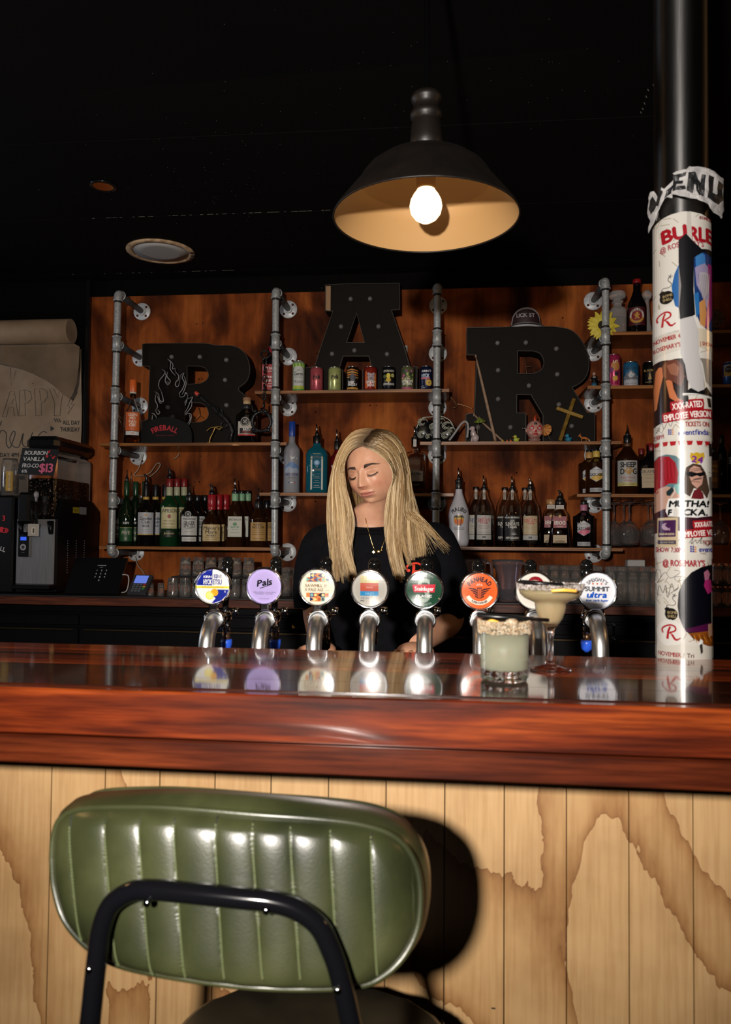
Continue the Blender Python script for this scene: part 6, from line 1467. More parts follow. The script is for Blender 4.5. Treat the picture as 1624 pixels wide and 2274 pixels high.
for cx, Y, d_, po in ((1244,YF,'tapering amber tequila bottle with a dark red label numbered 1800','flap'),(1224,YB3-.002,'tapering tequila bottle with a gold cap behind the 1800 one',None)):
    bottle('F', cx, Y, p18, G_CL, d_, caps=[(10.6,96,108,ink('b88a5a',.3) if not po else blk)], labels=[(44,70,14.5,21.5,lab('841c2c',[('1800',.45,9,24,'d8d0c4'),('TEQUILA',.12,2.6,14,'d8d0c4'),('o',1.0,6,6,'c09040')],),'flat'),(10,28,15,24.6,lab('a8906c',[('-',.6,.6,22,'6a563c'),('-',.3,.6,20,'6a563c')]),'flat'),(86,96,8.5,10.6,lab('b0a49a',[('-',.5,1,12,'7a6a5a')]))], pour=(107,'flap',6) if po else None, group=gF, sq=4, liquid=(L_DAMB, 60))
hexl = lambda c2: (lambda A,hw,H:(A.disc(0,H*.52,17.5,L_('8f9094'),0,n=6,a0=pi/6,a1=pi/6+2*pi-.0001),A.disc(0,H*.52,16.4,L_('b4b4b6'),1,n=6,a0=pi/6,a1=pi/6+2*pi-.0001),A.poly([(-14,H*.3),(2,H*.14),(14,H*.32),(14,H*.62),(-4,H*.44)],L_(c2),2),A.text('CAZCABEL',0,H*.5,6.5,L_('1a1a1e'),4,w=31,fat=.3),A.rect(-9,H*.74,9,H*.76,L_('5a5a5e'),3)))
for key, cx, Y, gm, c2, d_, cc in (('F',1297,YF,G_BK,'c8647e','dark textured coffee tequila bottle with a pink and white hexagon label','b07088'),('I',1325,YF,G_BR,'c8a03c','textured honey tequila bottle with a yellow and white hexagon label behind the pipe','c8a84a'),('I',1309,YB2,G_BR,'c8a03c','textured tequila bottle half hidden behind the yellow hexagon one','b88a4a')):
    bottle(key, cx, Y, std(24.2,70,82,92,7.2,sh=.6), gm, d_, caps=[(7.8,84,98,ink(cc)),(7,98,108 if key == 'F' else 103,blk)], labels=[(22,64,17,24.4,hexl(c2)),(4,13,15,24.4,lab('9a9a9c',[('-',.6,.7,24,'4a4a4a'),('-',.3,.7,20,'4a4a4a')]))], group=gF if key == 'F' else gI)
# --- shelf I
def sheep(A, hw, H):
    A.rect(-hw,0,hw,H,L_('a4a3a0'),0); A.rect(-hw,0,hw,8,L_('b4a86a'),.5); A.text('SHEEP',2,H*.84,12,L_('16161a'),4,w=35,fat=.5); A.text('D',-11,H*.58,13,L_('16161a'),4,fat=.5,xs=.8); A.text('G',17,H*.58,13,L_('16161a'),4,fat=.5,xs=.8)
    A.disc(3,H*.53,5.5,L_('a87c34'),4,ry=5); [A.disc(3+x,H*.53+y,2.6,L_('a87c34'),4,ry=3.2) for x,y in ((-7,4),(-3,9),(3.5,9),(7.5,4))]
    A.text('Peanut Butter',2,H*.34,5,L_('a8343a'),4,w=32,slant=.2); A.text('Whiskey',2,H*.22,4.5,L_('a8343a'),4,w=18,slant=.2); A.text('35% ALC 700ML',2,H*.07,2.6,L_('2a2a2a'),4,w=26)
bottle('I', 1394, YF+.03, std(27.5,78,112,128,7,sh=.75), G_BR, 'big brown bottle with a grey paw print label on the far right shelf', caps=[(8,110,118,ink('5a3a22')),(8.4,118,136,blk)], labels=[(18,76,24,27.6,sheep)], pour=(134,'cone',4), group=gI)
bottle('I', 1447, YF+.02, [(25,0),(27,2),(27,60),(24,76),(12,90),(10,96),(10,112)], G_BK, 'dark square bottle with cream label and red cap beside the column', caps=[(11,100,117,ink('7c1a20',.35))], labels=[(14,58,20,27,lab('a08a64',[('DRAMBUIE',.84,7,44,'2a1c14'),('-',.68,.8,34,'6a543c'),('-',.5,.8,30,'6a543c'),('-',.3,.8,30,'6a543c')]))], group=gI, sq=5)
bottle('I', 1425, YB3, std(15,66,90,108,6), G_BR, 'slim brown bottle behind the paw print bottle, beside the dark square one', caps=[(6.4,96,110,ink('6c1018'))], labels=[(8,50,12,15.1,lab('b09a80',[('24',.7,6,8,'6a3020'),('-',.4,1,14,'6a3020')]))], group=gI)
bottle('I', 1586, YF, std(14,72,92,106,6), G_BR, 'brown bottle with a yellow label just right of the column', caps=[(6.4,96,108,blk)], labels=[(14,78,12,14.1,lab('5a3a10',[('JUNGLE',.8,6,20,'c08a3c'),('JUICE',.62,6,18,'c08a3c'),('-',.3,10,16,'8a5a1c')]))], group=gI)
bottle('I', 1636, YF, std(20,92,130,150,6.5), G_BK, 'tall black bottle with a dark label at the right edge of the picture', caps=[(7,140,160,blk)], labels=[(70,86,18,20.1,lab('14100c',[('BLACK',.5,6,24,'b0a088')],border='b09a80'))], group=gI)
for cx, Y in ((1560,YB2),(1604,YB2),(1572,YB3)): bottle('I', cx, Y, std(15,92,118,136,6.5), G_BK, {1560:'black bottle partly behind the column edge on the far right shelf',1604:'black bottle standing behind the tall black one at the right edge',1572:'black bottle in the back row nearest the column'}[cx], caps=[(7,120,140,blk)], group=gI)
# --- shelf G: decanters and beer bottle
cut_g = mat('cut_crystal', (.85,.82,.80), .05, trans=.8, ior=1.5)
c, s = on('G', 1372, YF); t = thing('decanter', 'square cut crystal decanter with a wide flat stopper behind the sunflower pipe', 'decanter', c, 'crystal decanters on the upper right shelf')
MB(cut_g).lathe([(16*s,0),(18*s,2*s),(18*s,52*s),(14*s,58*s),(9*s,62*s),(8*s,68*s),(12*s,72*s),(12*s,74*s)], c, 24, sq=5).build('body', t)
MB(cut_g).lathe([(6*s,74*s),(8*s,78*s),(17*s,82*s),(19*s,88*s),(16*s,96*s),(10*s,97*s)], c, 10, smooth=False).build('stopper', t)
MB(L_DAMB).lathe([(14*s,3*s),(15*s,4*s),(15*s,36*s),(.001,36*s)], c, 20, sq=5).build('liquid', t)
c, s = on('G', 1438, YF+.02); t = thing('decanter', 'tall slim crystal decanter with a round ball stopper beside the brown beer bottle', 'decanter', c, 'crystal decanters on the upper right shelf')
MB(cut_g).lathe([(11*s,0),(12*s,3*s),(10*s,14*s),(7*s,30*s),(5*s,60*s),(4.5*s,78*s),(6*s,80*s)], c, 14, smooth=False).build('body', t); MB(cut_g).ball(c+V((0,0,92*s)), 11*s, 16, 12).tube([c+V((0,0,76*s)), c+V((0,0,84*s))], 3.5*s, 10).build('stopper', t)
def lion(A, hw, H):
    A.rect(-hw,0,hw,H,L_('4a1018'),0); A.disc(0,H*.52,17,L_('c8c0b8'),2); A.disc(0,H*.52,12,L_('7a1a22'),4); A.ring(0,H*.52,12.2,16.8,L_('b8862c'),3,a0=pi*1.08,a1=pi*1.92)
    A.text('LION RED',0,H*.52,4.2,L_('5a141c'),5,arc=12.6,xs=.95,fat=.2); A.text('BEER',0,H*.10,3.6,L_('2a1408'),6,w=12)
    A.poly([(-6,H*.36),(-2,H*.42),(-4,H*.52),(-7,H*.58),(-3,H*.60),(-2,H*.68),(2,H*.72),(4,H*.66),(2,H*.60),(6,H*.62),(7,H*.56),(3,H*.54),(4,H*.46),(7,H*.38),(4,H*.34),(0,H*.42),(-3,H*.34)],L_('b8862c'),5)
bottle('G', 1415, YF, std(21.5,58,98,118,8,sh=.9), G_BK, 'large brown beer bottle with a round red and white lion label', caps=[(9,116,125,ink('8c1a1e',.3))], labels=[(14,56,20,21.6,lion)], name='beer_bottle', group=None)
c, s = on('G', 1588, YB2); t = thing('decorative_plate', 'dim round plate with a scalloped rim behind the column on the upper shelf', 'plate', c)
MB(noise_mat('old_plate', [(.4,(.03,.012,.008)),(.6,(.09,.04,.02))], nscale=60, rough=.5)).lathe([(.001,0),(14*s,1*s),(20*s,3*s),(21*s,4*s)], c+V((0,0,42*s)), 24, R=RX(pi/2)).build('dish', t); MB(blk).box(c+V((0,.01,11*s)), (20*s, .012, 22*s)).build('stand', t)

# ================================================================== cans
alu = mat('aluminium', (.7,.7,.72), .25, 1)
def can(key, cx, w, h, col, label, art, Y=YF, rough=.3, group='drink cans on the shelf under the letter A'):
    c, s = on(key, cx, Y); t = thing('drink_can', label, 'can', c, group); r = w/2
    MB(mat('can_'+col, srgb(col), rough, .35)).lathe([(r*.72*s,0),(r*.86*s,.6*s),(r*s,3*s),(r*s,(h-5)*s),(r*.88*s,(h-1.2)*s)], c, 28).build('body', t)
    MB(alu).lathe([(r*.86*s,(h-1.3)*s),(r*.9*s,(h-.5)*s),(r*.87*s,h*s),(r*.8*s,(h-.8)*s),(.001,(h-.9)*s)], c, 28).build('lid', t)
    A = Art(); art(A, r, h); A.scaled(s, s); A.cut(2.4*s, None); A.smooth = True; MB().art(A, cyl_map(c, r*s+.0004), .00015).build('print', t); return t
I_ = L_
def c1(A,r,h):
    for x in range(-16,18,4): A.poly([(x,h-6),(x+3,h-6),(x+6,h-16),(x+1,h-14)], I_('5f9a2c' if x%8 else 'a8c864'), 1)
    A.poly([(-12,8),(12,8),(12,46),(8,54),(-8,54),(-12,46)], I_('bfc3bf'), 2); A.text('Jose',0,46,4.5,I_('1c1c1c'),4,w=7,slant=.2); A.text('Cuervo',0,38,8,I_('1c1c1c'),4,w=20,slant=.1,fat=.2); A.text('SPARKLING',0,30,2.6,I_('3c3c3c'),4,w=18); A.text('Margarita',0,21,6,I_('2c3a34'),4,w=22,slant=.2); A.rect(-14,4,14,11,I_('a8b83c'),3); A.rect(-14,0,14,4,I_('3f8a3c'),3)
def pals(c): 
    return lambda A,r,h: (A.text('Pals',0,h*.58,8,I_('1a1214'),4,w=15,rot=.2,slant=.2,fat=.4), A.line([(-6,h*.44),(9,h*.52)],1,I_('1a1214'),4), A.text('VODKA, LIME',0,h*.3,2,I_(c),4,w=14), A.text('AND SODA',0,h*.23,1.6,I_(c),4,w=9), A.text('5%',0,h*.12,1.6,I_(c),4))
def griz(A,r,h):
    for k in range(7): y = h-8-k*2.6; A.poly([(-16,y),(-2,y+2),(14,y-1),(16,y-3),(2,y-1),(-12,y-2)], I_(['c87a2c','2a1c18','d8a04a','4a2c1c'][k%4]), 1)
    A.poly([(-8,30),(-2,36),(5,34),(9,26),(4,22),(8,18),(-4,20),(-6,26)], I_('4a4c54'), 3); A.text('DARK',-3,18,5,I_('d8d8d8'),5,w=14,fat=.3); A.text('GRIZZLY',0,12.5,5,I_('d8d8d8'),5,w=21,fat=.3,slant=.15); A.rect(-14,2,14,6,I_('b8862c'),2)
def bear(A,r,h):
    A.poly([(-14,4),(-6,4),(-9,44),(-14,40)], I_('c8602c'), 1); A.poly([(10,4),(14,4),(14,40),(8,30)], I_('d07a34'), 1); A.disc(1,28,8,I_('a8969a'),3,ry=9); A.disc(-5,36,3,I_('a8969a'),3); A.disc(7,36,3,I_('a8969a'),3); A.disc(1,25,4,I_('8a7a80'),4,ry=3.5); A.disc(1,26.5,1.4,I_('241c20'),5)
    A.disc(-2.4,31,1,I_('241c20'),5); A.disc(4.4,31,1,I_('241c20'),5); A.text('GINGER',0,18,6,I_('d8ccc8'),6,w=21,fat=.4); A.text('BEAR',1,11,6,I_('d8ccc8'),6,w=16,fat=.4)
def lemq(A,r,h):
    A.text('CLEAN COLLECTIVE',0,0,3.5,I_('a8a8a0'),3,w=None,xs=.5) if 0 else A.text('LEMON NOW',0,h-11,5,I_('b8b8a8'),3,w=26,fat=.2); A.disc(-1,31,4.5,I_('d8c83c'),4,ry=6); A.disc(-1,22,5.5,I_('c8a82c'),4,ry=5); A.disc(9,32,5,I_('7a7a3c'),4); A.disc(9,32,3.5,I_('b8b06c'),5); A.disc(-10,30,4,I_('5a6a3c'),4); A.text('LEMON SQUASH',0,13,5,I_('c8c8c0'),5,w=27,fat=.2); A.poly([(-9,18),(-5,26),(-3,19)],I_('7a8a2c'),4)
def bitt(A,r,h):
    random.seed(4); [A.disc(random.uniform(-12,12), random.uniform(18,44), random.uniform(1.5,4), I_(random.choice(('6a3f6a','9fae5a','3c5a2c','b86a8a','2c3a24'))), 2+i*.05, n=7) for i in range(40)]
    A.rect(-14,0,14,5,I_('a04a6a'),3); A.text('LEMON LIME',0,19,5,I_('d8d8cc'),5,w=27,fat=.3); A.text('BITTERS',0,13,5,I_('d8d8cc'),5,w=21,fat=.3); A.text('VODKA',0,25,3.5,I_('d8d8cc'),5,w=13)
def kir(A,r,h):
    A.text('KIRIN',-3,h-12,4.5,I_('d8d8dc'),4,w=15,fat=.3); A.text('氷',9,h-11,5,I_('d8d8dc'),4); A.text('HYOK',-2,31,8.5,I_('b8c8dc'),4,w=18,fat=.4); A.rect(-13,23,8,26.5,I_('c86a7a'),3); A.disc(6,15,7.5,I_('c8a03c'),3); A.disc(6,15,5,I_('d8b85a'),4); A.disc(6,15,1.8,I_('8a4a24'),5); A.rect(-13,3,-3,4,I_('b8c0d0'),3); A.rect(-13,7,-5,8,I_('b8c0d0'),3)
for spec in ((663,27,67,'9aa894','tall white and green can of sparkling margarita, leftmost on the shelf',c1),(703,28.5,52.5,'b0505a','matte coral pink can with black script, second from the left',pals('5a2028')),(743.5,28.5,52.5,'a8b070','matte pale lime can with black script, third from the left',pals('3a4020')),
             (783,28.5,53,'18120f','black can with orange stripes and a grey bear, fourth from the left',griz),(823,28.5,53,'8c2418','red-orange can with a grey bear face',bear),(863.5,28.5,53,'14161a','black can decorated with yellow lemons',lemq),
             (905,29,53,'6a6a48','green and mauve floral can',bitt),(947,29,53,'141c3c','dark navy can with a peach, rightmost by the pipe',kir)): can('C', *spec)
def mtn(A,r,h):
    A.rect(-18,0,18,22,I_('a8acb4'),1); A.poly([(-18,18),(-8,30),(0,36),(8,30),(18,18),(18,14),(-18,14)], I_('6a6e78'), 2); A.poly([(-6,24),(0,33),(4,28),(9,26),(5,20),(-2,18)], I_('b4b8c0'), 3); A.text('URBANAUT',0,h-16,4.5,I_('1a2a3a'),4,w=27,fat=.2); A.text('HAZY PALE ALE',0,5,2.6,I_('2a2a34'),4,w=22)
    random.seed(2); [A.line([(x,random.uniform(12,26)),(x+2,random.uniform(10,22))],.5,I_('3a3e48'),3.5) for x in range(-14,14,2)]
gH = 'drink cans on the right shelf'
def pinkc(A,r,h):
    A.disc(4,h*.62,11,I_('b87a3c'),1); A.disc(-6,h*.5,6,I_('7a3a6a'),2); A.text('UT',4,h-18,7,I_('d8c8b8'),4,w=11,fat=.3); A.disc(6,h*.38,5,I_('2c1c2c'),3); A.disc(3,h*.24,6,I_('c8a03c'),3); A.rect(-14,0,14,4,I_('b02a54'),2)
can('H', 1364, 28, 74, 'a82c54', 'tall pink and yellow can just behind the sunflower pipe', pinkc, group=gH)
can('H', 1401.5, 34, 56, '2a6a94', 'blue and silver can with a mountain drawing', mtn, group=gH)
can('H', 1444, 33, 56, '0c0c0c', 'black can with gold lettering next to the column', lambda A,r,h:(A.text('BLACK',-3,h*.62,5,I_('a8884c'),4,w=22,fat=.2),A.poly([(-4,h*.25),(0,h*.55),(4,h*.25)],I_('a8884c'),3),A.rect(-10,7,4,8,I_('a8884c'),3)), group=gH)
can('H', 1621, 29, 54, '24508c', 'silver-topped blue and yellow can at the right edge', lambda A,r,h:(A.rect(-14,20,14,34,I_('b8903c'),1),A.rect(-14,34,14,h-7,I_('a0a0a0'),1),A.disc(-2,36,8,I_('1a1a20'),3),A.text("JACK'S",-2,37,3,I_('c8c8c8'),4,w=11)), group=gH)
# ================================================================== things on and around the upper shelves
red_p = ink('b01c2a', .5); brass_m = mat('brass_old', (.35,.22,.06), .4, .8)
YQ = 3.895
def pz(px, py, Y=YQ): return P(px, py, Y)
def flat_prism(pts, Y, th, mt, name, parent=None, org=None, sc=1):
    mp_ = lambda u, v, w: (lambda q: V((q.x, Y+w, q.z)))(P((org[0]+u/sc) if org else u, (org[1]+v/sc) if org else v, Y))
    return MB(mt).prism(pts, mp_, 0, th).build(name, parent, fix=True)
o3 = lambda x, y: (300+x/4.776, 700+y/4.776)
# dome sign with clear flame plate
zA = SH['A']
t = thing('whisky_sign', 'black dome-shaped display sign with red lettering under clear engraved flames', 'sign', V((P(368,983,YQ).x, YQ, zA)))
dm = arcp([(62,1350),(70,1210),(130,1135),(230,1092),(350,1080),(470,1108),(560,1160),(598,1240),(602,1350)], 6)
mpx = lambda Y: (lambda u, v, w=0: (lambda q: V((q.x, Y-w, max(q.z, zA+.0004))))(P(u, -v, Y)))
MB(mat('sign_black', (.002,.002,.0025), .6, spec=.2)).prism([o3(*p) for p in dm], lambda u, v, w: (lambda q: V((q.x, YQ+w, max(q.z, zA+.0004))))(P(u, v, YQ)), 0, .022).build('board', t, fix=True)
A = Art(); A.text('FIREBALL', 366, -1003, 12, red_p, 3, arc=47.5, xs=.86, fat=.4); A.text('CINNAMON WHISKY', 367, -967, 3.2, ink('6a141c'), 3, w=42); MB().art(A, mpx(YQ-.0006)).build('lettering', t)
fl = [(180,1120),(175,1040),(240,1000),(215,920),(210,830),(250,800),(245,700),(285,575),(335,560),(345,460),(385,500),(405,560),(430,560),(465,640),(520,610),(535,700),(510,790),(560,840),(610,865),(600,960),(560,1020),(597,1060),(570,1175),(470,1112),(350,1084),(230,1095)]
acr = mat('clear_acrylic', (.9,.9,.92), .04, trans=1, ior=1.15)
MB(acr).prism([o3(*p) for p in fl], lambda u, v, w: (lambda q: V((q.x, YQ+.004+w, q.z)))(P(u, v, YQ)), 0, .004).build('flame_plate', t, fix=True)
eng = mat('engraved_line', (.30,.30,.31), .5); A = Art()
for st in ([(345,460),(378,505),(372,560),(392,600),(430,640)],[(365,475),(402,520),(398,570),(425,560)],[(425,560),(430,600),(462,640),(455,690),(438,700),(428,740),(452,760),(470,720),(480,640)],[(480,640),(520,615),(500,660),(525,720),(500,790),(470,830),(480,870)],[(518,640),(542,720),(520,800),(500,840)],
           [(285,575),(320,600),(300,640),(262,690),(250,750),(275,800)],[(310,610),(330,640),(320,700),(350,745)],[(345,600),(340,650),(375,700),(345,740)],[(210,810),(250,840),(262,900),(300,915),(290,850),(275,800)],[(225,830),(215,900),(240,960),(225,1000)],[(235,850),(262,925),(285,930)],
           [(240,1000),(262,1030),(240,1050),(215,1000)],[(175,1040),(205,1050),(230,1090)],[(185,1060),(180,1115)],[(480,870),(520,860),(540,820),(560,870),(520,930)],[(525,820),(560,850),(545,910),(535,960)],[(560,890),(612,868),(580,930),(560,980),(525,1040)],[(600,880),(600,960),(560,1020),(530,1050)],[(530,1060),(570,1040),(597,1060),(590,1120),(568,1170)],[(575,1050),(585,1100),(560,1150)]):
    q = catmull([(*o3(*p), 0) for p in st], 6); n = len(q); A.line([(p.x, -p.y) for p in q], [.35+1.0*sin(pi*i/(n-1)) for i in range(n)], eng, 2)
MB().art(A, mpx(YQ+.0035)).build('engraving', t)
# flintlock
gun_m = noise_mat('gunmetal', [(.35,(.008,.008,.009)),(.65,(.05,.05,.052))], nscale=90, rough=.25, metal=.6)
def tube_px(mb, pts, r, Y=YQ, seg=12, n=6, flat=1): 
    s = S(pts[0][0], pts[0][1], Y); q = catmull([P(x, y, Y) for x, y in pts], n); k = rad(r if isinstance(r, list) else [r, r], len(q)); return mb.tube(q, [a*s for a in k], seg, flat=flat)
t = thing('flintlock_pistol', 'black ornamental flintlock pistol leaning muzzle-up beside the dome sign', 'pistol', V((P(512,980,YQ).x, YQ, zA)))
tube_px(MB(gun_m), [o3(*p) for p in ((668,845),(760,925),(840,990),(900,1050))], [4.2,3.8,4.6,5.4]).build('barrel', t)
tube_px(MB(mat('orange_tip', (.55,.06,.03), .5)), [o3(640,815), o3(672,848)], [3.6,4.4], n=2).build('muzzle_tip', t)
m_ = tube_px(MB(gun_m), [o3(*p) for p in ((880,1030),(950,1090),(1005,1160),(1032,1230),(1018,1290),(1008,1330))], [5.6,6.2,5.0,4.2,4.6,7.0]); m_.build('grip', t)
m_ = MB(gun_m); q = P(*o3(945,1160), YQ); m_.torus(q, .0155, .0022, R=RX(pi/2), seg=20); tube_px(m_, [o3(900,1060), o3(925,1030), o3(915,1000)], [2.6,1.8]); tube_px(m_, [o3(845,1000), o3(880,990), o3(860,960)], [2,1.2]); m_.build('lock', t)
t = thing('brass_figurine', 'small tarnished brass dancing figurine below the pistol', 'figurine', V((P(466,980,YQ-.01).x, YQ-.01, zA)))
m_ = MB(brass_m)
for st, r in (([(790,1350),(800,1300),(825,1250)],[1.6,1.2]),([(760,1228),(800,1195),(850,1190),(900,1215)],[1,1.8]),([(850,1190),(890,1180),(930,1195)],[1.6,1]),([(825,1250),(840,1215),(850,1190)],[1.4,1.6])): tube_px(m_, [o3(*p) for p in st], r, Y=YQ-.012, seg=8)
m_.ball(P(*o3(905,1205), YQ-.012), .006, 8, 6); m_.build('figure', t); MB(brass_m).lathe([(.0001,0),(.012,0),(.012,.003),(.0001,.004)], V((P(*o3(790,1350), YQ-.012).x, YQ-.012, zA+.0002)), 12).build('base', t)
# shackle on its chain
sh_m = noise_mat('black_iron', [(.35,(.006,.006,.007)),(.65,(.03,.03,.034))], nscale=70, rough=.22, metal=.5, bump=.5)
YX = 3.80
t = thing('shackle', 'black iron shackle ring on a heavy chain hung over the second pipe frame', 'chain', P(585, 770, YX), group=None)
s = S(587, 850, YX)
MB(mat('black_strap', (.004,.004,.004), .5)).torus(P(590, 787, YX+.02), .022, .0048, R=RX(1.2), seg=22).build('strap', t)
for k in range(6):
    y = 802+k*19.5; c = P(588-k*.3, y, YX); R = RX(pi/2) if k % 2 == 0 else RZ(pi/2) @ RX(pi/2)
    mb = MB(sh_m).torus(c, .0115, .0042, R=R @ Matrix(((1,0,0),(0,1.0,0),(0,0,1))), seg=16, sub=7, sc=(.72,1.45)); mb.build('chain_link', t)
c = P(581, 936, YX)
mb = MB(sh_m).torus(c, 21*s, .0085, R=RX(pi/2), seg=32, sub=10)
for dx, dy in ((-17,17),(16,19),(-14,-22),(9,-22)): mb.ball(c+V((dx*s, -.003, -dy*s)), .0115, 10, 8)
mb.tube([c+V((-17*s,-.002,-22*s)), c+V((16*s,-.002,-22*s))], .0045, 10); mb.tube([c+V((0,0,19*s)), c+V((0,0,30*s))], .0065, 10); mb.build('cuff', t)
# wire strings
wire = mat('clear_wire', (.55,.5,.42), .25, trans=.3)
t = thing('wire_lights', 'thin curly clear wire of a light string hanging below the left shelf', 'string lights', P(310, 1020, 4.10))
for st in ([(318,1008),(308,1040),(298,1056),(330,1052),(348,1030),(356,1032),(346,1048),(325,1064)],[(291,1055),(293,1078),(292,1090)],[(398,1007),(393,1015),(386,1019)],[(300,1235),(306,1255),(318,1270),(322,1280)]): tube_px(MB(wire), st, .8, Y=4.10, seg=6).build('wire', t)
t = thing('wire_lights', 'thin twisted copper wire of a light string beside the letter R', 'string lights', P(1000, 880, 4.10))
for st in ([(999,880),(1010,892),(1014,903),(1005,906)],[(1014,897),(1030,900),(1050,908)],[(1166,793),(1168,812),(1170,830)],[(1168,815),(1182,813)]): tube_px(MB(mat('copper_wire', (.25,.13,.06), .3, .8)), st, .9, Y=4.11, seg=6).build('wire', t)
t = thing('wire_lights', 'light string wire glinting through the holes of the letter B', 'string lights', P(441, 915, 4.08))
for st in ([(441,905),(443,922),(430,935)],[(443,922),(452,928)],[(262,890),(268,905),(264,925),(270,945),(262,965)],[(272,900),(262,915),(270,930)]): tube_px(MB(mat('copper_wire')), st, .8, Y=4.09, seg=6).build('wire', t)
# visor on the R
o4 = lambda x, y: (880+x/3.53, 650+y/3.53)
zR = P(*o4(900, 266), YL).z
t = thing('sun_visor', 'white paper sun visor with a dark red printed band lying on the letter R', 'visor', V((P(1168,724,YL+.03).x, YL+.03, zR)))
cv = V((P(1167,724,YL+.06).x, YL+.065, zR+.001)); s = S(1167, 710, YL+.03)
def vis(u, v, w=0): a = -pi/2+u/(36*s)*1.0; r = 36*s+w; return cv+V((r*cos(a), r*sin(a)*.9, v-.2*0))
A = Art(); wt_ = ink('a8a6aa', .6); mr_ = ink('2a1418', .6)
dome_ = [(x*s, (4+38*sqrt(max(0, 1-(x/42)**2)))*s) for x in range(-42, 43, 6)]; ins_ = [(x*s*.92, (4+34*sqrt(max(0, 1-(x/42)**2)))*s) for x in range(-42, 43, 6)]
A.poly(dome_+[(42*s,0),(-42*s,0)], wt_, 0); A.poly(ins_+[(38*s,8*s),(-38*s,8*s)], mr_, 1); A.text('LICK ST', -2*s, 25*s, 8.5*s, wt_, 2, w=42*s, fat=.4*s); A.cut(4*s, None); A.smooth = True
MB().art(A, vis).build('crown', t)
mb = MB(wt_); vs_ = []; n = 20
for j in range(7):
    for i in range(n+1):
        a = -pi+pi*i/n; f = j/6; r1 = 34*s*(1-f)+47*s*f; vs_.append(cv+V((r1*cos(a), r1*sin(a)*(.88+.25*f)+.0, (9*(1-f*f)+.3)*s*(1-.7*abs(cos(a))**2)-0*f)))
mb.add(vs_, [(j*(n+1)+i, j*(n+1)+i+1, (j+1)*(n+1)+i+1, (j+1)*(n+1)+i) for j in range(6) for i in range(n)], True); mb.build('brim', t)
# right shelf small things
zE = SH['E']
def zfix(p, z): p = V(p); p.z = z; return p
stick_m = noise_mat('drumstick_wood', [(.3,(.22,.13,.08)),(.7,(.36,.24,.16))], nscale=40, rough=.5)
for pts, r, lb in ((((1057,791),(1101,977)), [1.6,3.0,3.4,3.4,3.4], 'long pale drumstick leaning upright against the letter R'), (((1053,921),(1117,976)), [1.6,2.2,2.3,2.3,2.1], 'short drumstick leaning low under the green paper umbrella')):
    a, b_ = P(*pts[0], YL-.012), P(*pts[1], YQ-.01); b_.z = zE+.003; t = thing('drumstick', lb, 'drumstick', b_, 'drumsticks on the right shelf'); s = S(1080, 900, YQ); q = [b_.lerp(a, k/8) for k in range(9)]
    MB(stick_m).tube(q, rad([k*s for k in r[::-1]], 9), 12).build('shaft', t); MB(stick_m).ball(a, r[0]*1.5*s, 10, 8, sc=(1,1,1.5)).build('tip', t)
    if r[-1] > 3: A = Art(); A.text('NOVA', 0, 0, 4*s, ink('2a2018'), 1, rot=pi/2+.23); MB().art(A, plane_map(b_.lerp(a, .19)+V((0,-3.6*s,0)), (1,0,0), (0,0,1), (0,-1,0))).build('marking', t)
def umbrella(c, ax_, R0, H0, cols, lb, stick):
    t = thing('cocktail_umbrella', lb, 'paper umbrella', stick[1], 'paper cocktail umbrellas'); R = Rdir(ax_); n = 16; mb = MB(mat('umb_'+cols[0], srgb(cols[0]), .7)); m2 = mat('umb_'+cols[1], srgb(cols[1]), .7)
    for i in range(n):
        a0, a1 = 2*pi*i/n, 2*pi*(i+1)/n; mb.mat(m2 if i % 2 else MATS['umb_'+cols[0]]); am = (a0+a1)/2
        mb.add([c+R @ V((0,0,H0)), c+R @ V((R0*cos(a0), R0*sin(a0), 0)), c+R @ V((R0*.9*cos(am), R0*.9*sin(am), .1*H0)), c+R @ V((R0*cos(a1), R0*sin(a1), 0))], [(0,1,2),(0,2,3)])
    mb.build('canopy', t); MB(stick_m).tube([c+R @ V((0,0,H0*1.15)), stick[1]], .0011, 6).build('stick', t); return t
umbrella(P(1066, 937, YQ), (-.12,-.35,1), .032, .024, ('5a6a28','7c8a34'), 'green paper cocktail umbrella standing open over the white dog figurine', (0, zfix(P(1058, 978, YQ), zE)))
umbrella(P(1214, 955, YQ-.03), (-.55,-.75,.12), .030, .026, ('a8622c','c88a44'), 'orange paper cocktail umbrella tilted open beside the doll head', (0, zfix(P(1226, 976, YQ-.01), zE)))
fig = mat('white_glaze', (.45,.36,.36), .25); s = S(1050, 970, YQ)
c = zfix(P(1053, 977, YQ), zE); t = thing('dog_figurine', 'small glossy white seated dog figurine looking up', 'figurine', c)
MB(fig).ball(c+V((.006,0,.020)), .019, 16, 12, sc=(1,.85,1.05)).tube(catmull([c+V((-.001,0,.030)), c+V((-.005,-.002,.050)), c+V((-.006,-.004,.062))], 4), [.014]*5+[.010]*4, 12).tube([c+V((-.010,-.010,.022)), c+V((-.012,-.013,.001))], .005, 8).build('body', t)
MB(fig).ball(c+V((-.008,-.003,.068)), .0125, 12, 10, sc=(1.1,.9,.85)).ball(c+V((-.020,-.006,.064)), .0075, 10, 8, sc=(1.4,.8,.7)).build('head', t); MB(fig).ball(c+V((0,.002,.066)), .008, 10, 8, sc=(.6,.7,1.5)).build('ear', t); MB(blk).ball(c+V((-.029,-.007,.064)), .0024, 8, 6).build('nose', t)
